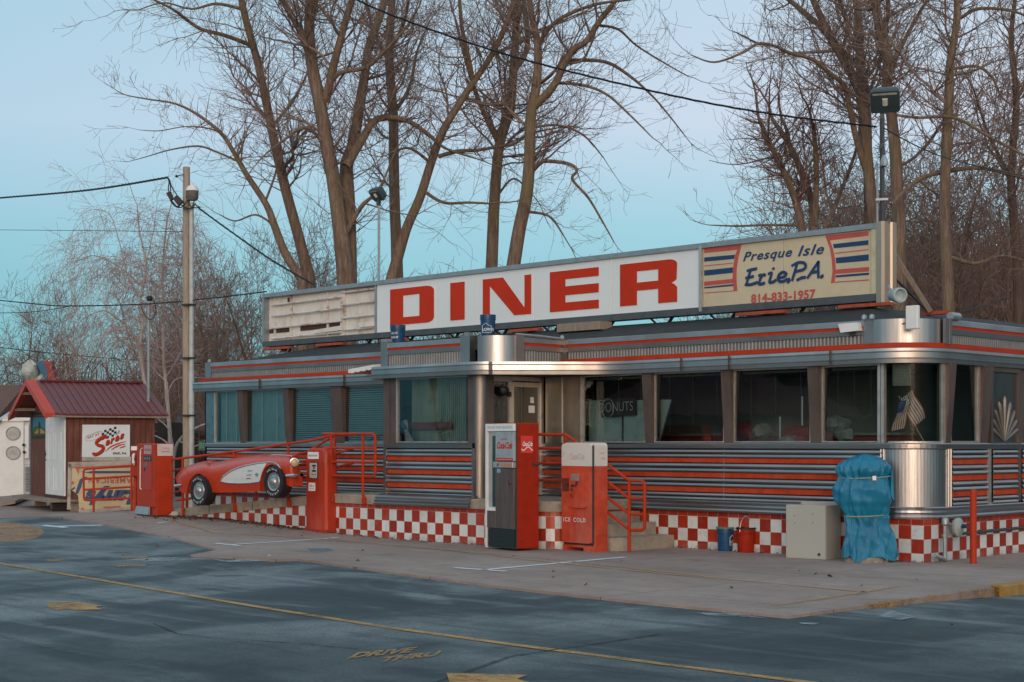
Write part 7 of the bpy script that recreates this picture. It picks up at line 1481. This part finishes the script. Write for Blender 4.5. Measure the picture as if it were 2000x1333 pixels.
tree('pollarded bare tree with cut stubs left of the tall right hand trees', 34, [(1570, 470, 18), (1566, 446, 17), (1556, 400, 15), (1540, 355, 13), (1525, 324, 12), (1503, 279, 10), (1485, 239, 8)],
     [(1, (1590, 460, 15), (1586, 400, 14), (1583, 383, 14), (1557, 315, 12), (1534, 270, 10), (1512, 239, 8)), (0, (1545, 300, 8), (1538, 260, 7), (1529, 236, 6)), (-1, (1592, 440, 13), (1594, 340, 11), (1590, 260, 9), (1586, 240, 7)), (1, (1610, 450, 10), (1640, 380, 8), (1670, 300, 6), (1680, 240, 4)), (-1, (1500, 280, 5), (1502, 230, 4), (1503, 175, 3)), (1, (1560, 440, 6), (1500, 440, 5), (1440, 442, 4), (1385, 440, 2))], 16, mat=bark, tmat=twigr, dens=2.0, tl=1.7)
tree('weeping birch with pale trunk and drooping reddish twigs behind the shed', 44, [(292, 850, 9), (284, 760, 8), (275, 697, 7.5), (273, 674, 7), (279, 630, 6), (275, 582, 5), (285, 520, 4), (272, 450, 3), (268, 400, 2)],
     [(-1, (271, 672, 5), (252, 641, 4.5), (231, 624, 4), (200, 607, 3), (160, 625, 2)), (1, (275, 582, 4), (250, 540, 3), (235, 480, 2), (215, 420, 1.5), (185, 410, 1)), (1, (279, 630, 4), (310, 570, 3), (318, 520, 2.5), (330, 460, 2), (340, 430, 1)), (-1, (278, 560, 3), (230, 520, 2.5), (185, 500, 2), (150, 510, 1)), (0, (284, 520, 3), (300, 450, 2), (305, 410, 1))], 21, mat=barkw, tmat=twigw, dens=2.3, tl=2.0, droop=.55, name='birch_tree', group='birch trees')
tree('second birch trunk close to the left side of the utility pole', 45, [(332, 850, 8), (325, 760, 7), (319, 697, 6), (319, 603, 5), (318, 520, 4), (325, 440, 3)], [(1, (322, 740, 3), (340, 712, 2.5), (352, 690, 2)), (-1, (319, 603, 3), (345, 540, 2), (360, 500, 1)), (0, (328, 750, 3), (300, 720, 2), (280, 690, 1)), (1, (326, 770, 3), (345, 740, 2), (385, 738, 2))], 22, mat=barkw, tmat=twigw, dens=1.5, tl=1.6, droop=.35, name='birch_tree', group='birch trees')
tree('white-barked bare birch scrub between shed and diner', 42, [(338, 900, 7), (345, 870, 6), (360, 850, 5), (385, 835, 4), (402, 828, 3)], [(0, (340, 880, 4), (330, 840, 3), (310, 820, 2)), (0, (350, 862, 4), (380, 872, 3), (405, 858, 2)), (1, (342, 885, 4), (322, 862, 3), (300, 850, 2))], 23, mat=barkw, tmat=twigw, dens=3, tl=.9, start=.0, name='birch_scrub')
# ---- background thicket: six different bare trees, copied with other turns and sizes
def proto(seed, hgt, mat, tm, spread):
    rnd = random.Random(seed); t = thing('thicket_tree', 'x', 'tree', (0, 0, 0)); m = MB(); sg = Seg(); st = rnd.choice((1, 2, 3))
    for s_ in range(st):
        a = rnd.random()*6.28; d = Vector((math.cos(a)*spread*.5, math.sin(a)*spread*.5, 1)).normalized(); p = Vector((rnd.uniform(-.2, .2)*st, rnd.uniform(-.2, .2)*st, 0)); r0 = rnd.uniform(.07, .13)/math.sqrt(st)*1.3; n = 14; pts = [(p, r0)]
        for i in range(n): d = (d+Vector((rnd.gauss(0, .10), rnd.gauss(0, .10), .08))).normalized(); p = p+d*hgt/n*rnd.uniform(.85, 1.0); pts.append((p, r0*(1-.85*(i+1)/n)))
        m.tube([q[0] for q in pts], [max(.01, q[1]) for q in pts], 6, False)
        for k in range(26):
            i = rnd.randint(3, n); p_, r_ = pts[i]; a = rnd.random()*6.28; dv = Vector((math.cos(a)*.8, math.sin(a)*.8, rnd.uniform(.3, 1.2))).normalized(); grow(sg, p_, dv, hgt*.22*rnd.uniform(.5, 1.2), max(.012, r_*.4), 2, rnd, kids=(4, 3), rmin=.008, up=.35)
    m.build('trunk', mat, t); sg.build('crown', tm, t, 3); return t
PR = [proto(100, 9, barkd, twigr, .3), proto(101, 10, bark, twig, .4), proto(102, 8, barkd, twigr, .5), proto(103, 11, bark, twigr, .25), proto(104, 7, barkd, twig, .6), proto(105, 9.5, bark, twig, .35)]
used = [False]*6
def place(k, px, d, sc, rnd, grp, label):
    v = AT(px, HY, d); o = PR[k] if not used[k] else copy_tree(PR[k]); used[k] = True; o.location = (v.x, v.y, -.1); o.rotation_euler = (0, 0, rnd.random()*6.28); s_ = sc; o.scale = (s_*rnd.uniform(.85, 1.15), s_*rnd.uniform(.85, 1.15), s_); o['label'] = label; o['group'] = grp
rnd = random.Random(9)
for i in range(46):      # right wood: dense brown mass
    d = rnd.uniform(36, 62); px = rnd.uniform(1700, 2120); place(rnd.randrange(6), px, d, d/34*rnd.uniform(.62, .90)*(.75+.25*sm((px-1640)/200)), rnd, 'bare trees of the wood at right', 'bare brown tree in the dense wood behind the right end of the diner')
for i in range(26): px = rnd.uniform(1400, 1700); d = rnd.uniform(38, 60); place(rnd.randrange(6), px, d, d/34*(.30+.42*(px-1400)/300)*rnd.uniform(.9, 1.1), rnd, 'bare trees behind the cream sign panel', 'bare reddish young tree in the thicket behind the cream sign panel')
for i in range(20): px = rnd.uniform(-150, 330); d = rnd.uniform(50, 85); place(rnd.randrange(6), px, d, d/34*rnd.uniform(.26, .42), rnd, 'bare trees behind the shed', 'bare young tree in the thicket behind the shed and shack')
for i in range(34): px = rnd.uniform(330, 780); d = rnd.uniform(46, 75); place(rnd.randrange(6), px, d, d/34*rnd.uniform(.34, .58), rnd, 'bare trees behind the left half of the diner', 'bare young tree in the thicket behind the left half of the diner')
for i in range(12): px = rnd.uniform(780, 1150); d = rnd.uniform(50, 75); place(rnd.randrange(6), px, d, d/34*rnd.uniform(.36, .46), rnd, 'bare trees behind the word DINER', 'bare young tree low behind the roof sign lettering')
def far_wood():
    sg = Seg(); r = random.Random(5); t = thing('far_wood', 'distant mass of bare brown undergrowth and trunks closing the right background', 'wood', (0, 0, 0)); t['kind'] = 'stuff'
    for i in range(620):
        px = r.uniform(1690, 2150); d = r.uniform(58, 80); b = AT(px, HY, d); b.z = 0; hh = d*r.uniform(.09, .17); a = Vector((r.gauss(0, .06), r.gauss(0, .06), 1)); p = b
        for k in range(5): a = (a+Vector((r.gauss(0, .1), r.gauss(0, .1), .1))).normalized(); q = p+a*hh/5; sg.add(p, q, .09*(1-k/6), .09*(1-(k+1)/6)); p = q
        for k in range(14): z = r.uniform(.1, 1)*hh; p = b+Vector((0, 0, z)); dv = Vector((r.gauss(0, 1), r.gauss(0, 1), r.uniform(.2, 1.5))).normalized()*r.uniform(.6, 2.2); sg.add(p, p+dv, .03, .008)
    for i in range(500):
        px = r.uniform(-200, 1700); d = r.uniform(75, 100); b = AT(px, HY, d); b.z = 0; hh = d*r.uniform(.045, .085); p = b; a = Vector((0, 0, 1))
        for k in range(4): a = (a+Vector((r.gauss(0, .12), r.gauss(0, .12), .1))).normalized(); q = p+a*hh/4; sg.add(p, q, .07*(1-k/5), .07*(1-(k+1)/5)); p = q
        for k in range(12): z = r.uniform(.1, 1)*hh; p = b+Vector((0, 0, z)); dv = Vector((r.gauss(0, 1), r.gauss(0, 1), r.uniform(.2, 1.5))).normalized()*r.uniform(.6, 2.2); sg.add(p, p+dv, .03, .01)
    o = sg.build('far_wood', barkd, t); o.parent = None; o['label'] = t['label']; o['category'] = 'wood'; o['kind'] = 'stuff'; bpy.data.objects.remove(t)
far_wood()
# ---- across the street (seen only in the window reflections)
def across():
    t = thing('kiosk', 'white kiosk with a red roof across the car park, mirrored in the windows', 'kiosk', (-22, -24, 0)); m = MB(); m.box(-26, -19, -27, -22, 0, 2.6); m.build('wall', white, t); m = MB(); m.add([(-27, -28, 2.5), (-18, -28, 2.5), (-18, -21, 2.5), (-27, -21, 2.5), (-24.5, -24.5, 4.0), (-20.5, -24.5, 4.0)], [(0, 1, 5, 4), (1, 2, 5), (2, 3, 4, 5), (3, 0, 4), (0, 3, 2, 1)]); m.build('roof', MATS['red_metal_roof'], t)
    r = random.Random(8)
    for i in range(16):
        o = copy_tree(PR[i % 6]); a = r.uniform(222, 262); rr = r.uniform(34, 48); o.location = (-6+rr*math.cos(math.radians(a)), rr*math.sin(math.radians(a)), -.1); o.rotation_euler = (0, 0, r.random()*6); s_ = r.uniform(.9, 1.3); o.scale = (s_, s_, s_); o['label'] = 'bare tree across the car park, seen only as a reflection'; o['group'] = 'bare trees across the car park'
    m = MB()
    for i in range(30): a = math.radians(223+i*1.4); a2 = math.radians(223+(i+1)*1.4); R_ = 52; m.quad((-6+R_*math.cos(a), R_*math.sin(a), -.2), (-6+R_*math.cos(a2), R_*math.sin(a2), -.2), (-6+(R_+3)*math.cos(a2), (R_+3)*math.sin(a2), 6.6*min(1, (i+1)/4)+.8*math.sin(i*1.3)), (-6+(R_+3)*math.cos(a), (R_+3)*math.sin(a), 6.6*min(1, i/4)+.8*math.sin((i-1)*1.3)))
    for i in range(22): a = math.radians(12+i*2.8); a2 = math.radians(12+(i+1)*2.8); R_ = 46; m.quad((R_*math.cos(a), R_*math.sin(a), -.2), (R_*math.cos(a2), R_*math.sin(a2), -.2), ((R_+3)*math.cos(a2), (R_+3)*math.sin(a2), 12+1.2*math.sin(i*1.3)), ((R_+3)*math.cos(a), (R_+3)*math.sin(a), 12+1.2*math.sin((i-1)*1.3)))
    structure(m.build('unseen_hill_screen', simple('hill_screen_dark', (.035, .035, .03), .95, var=.5, scale=.6)))  # dark banks added out of view to darken reflections in panes and steel
across()
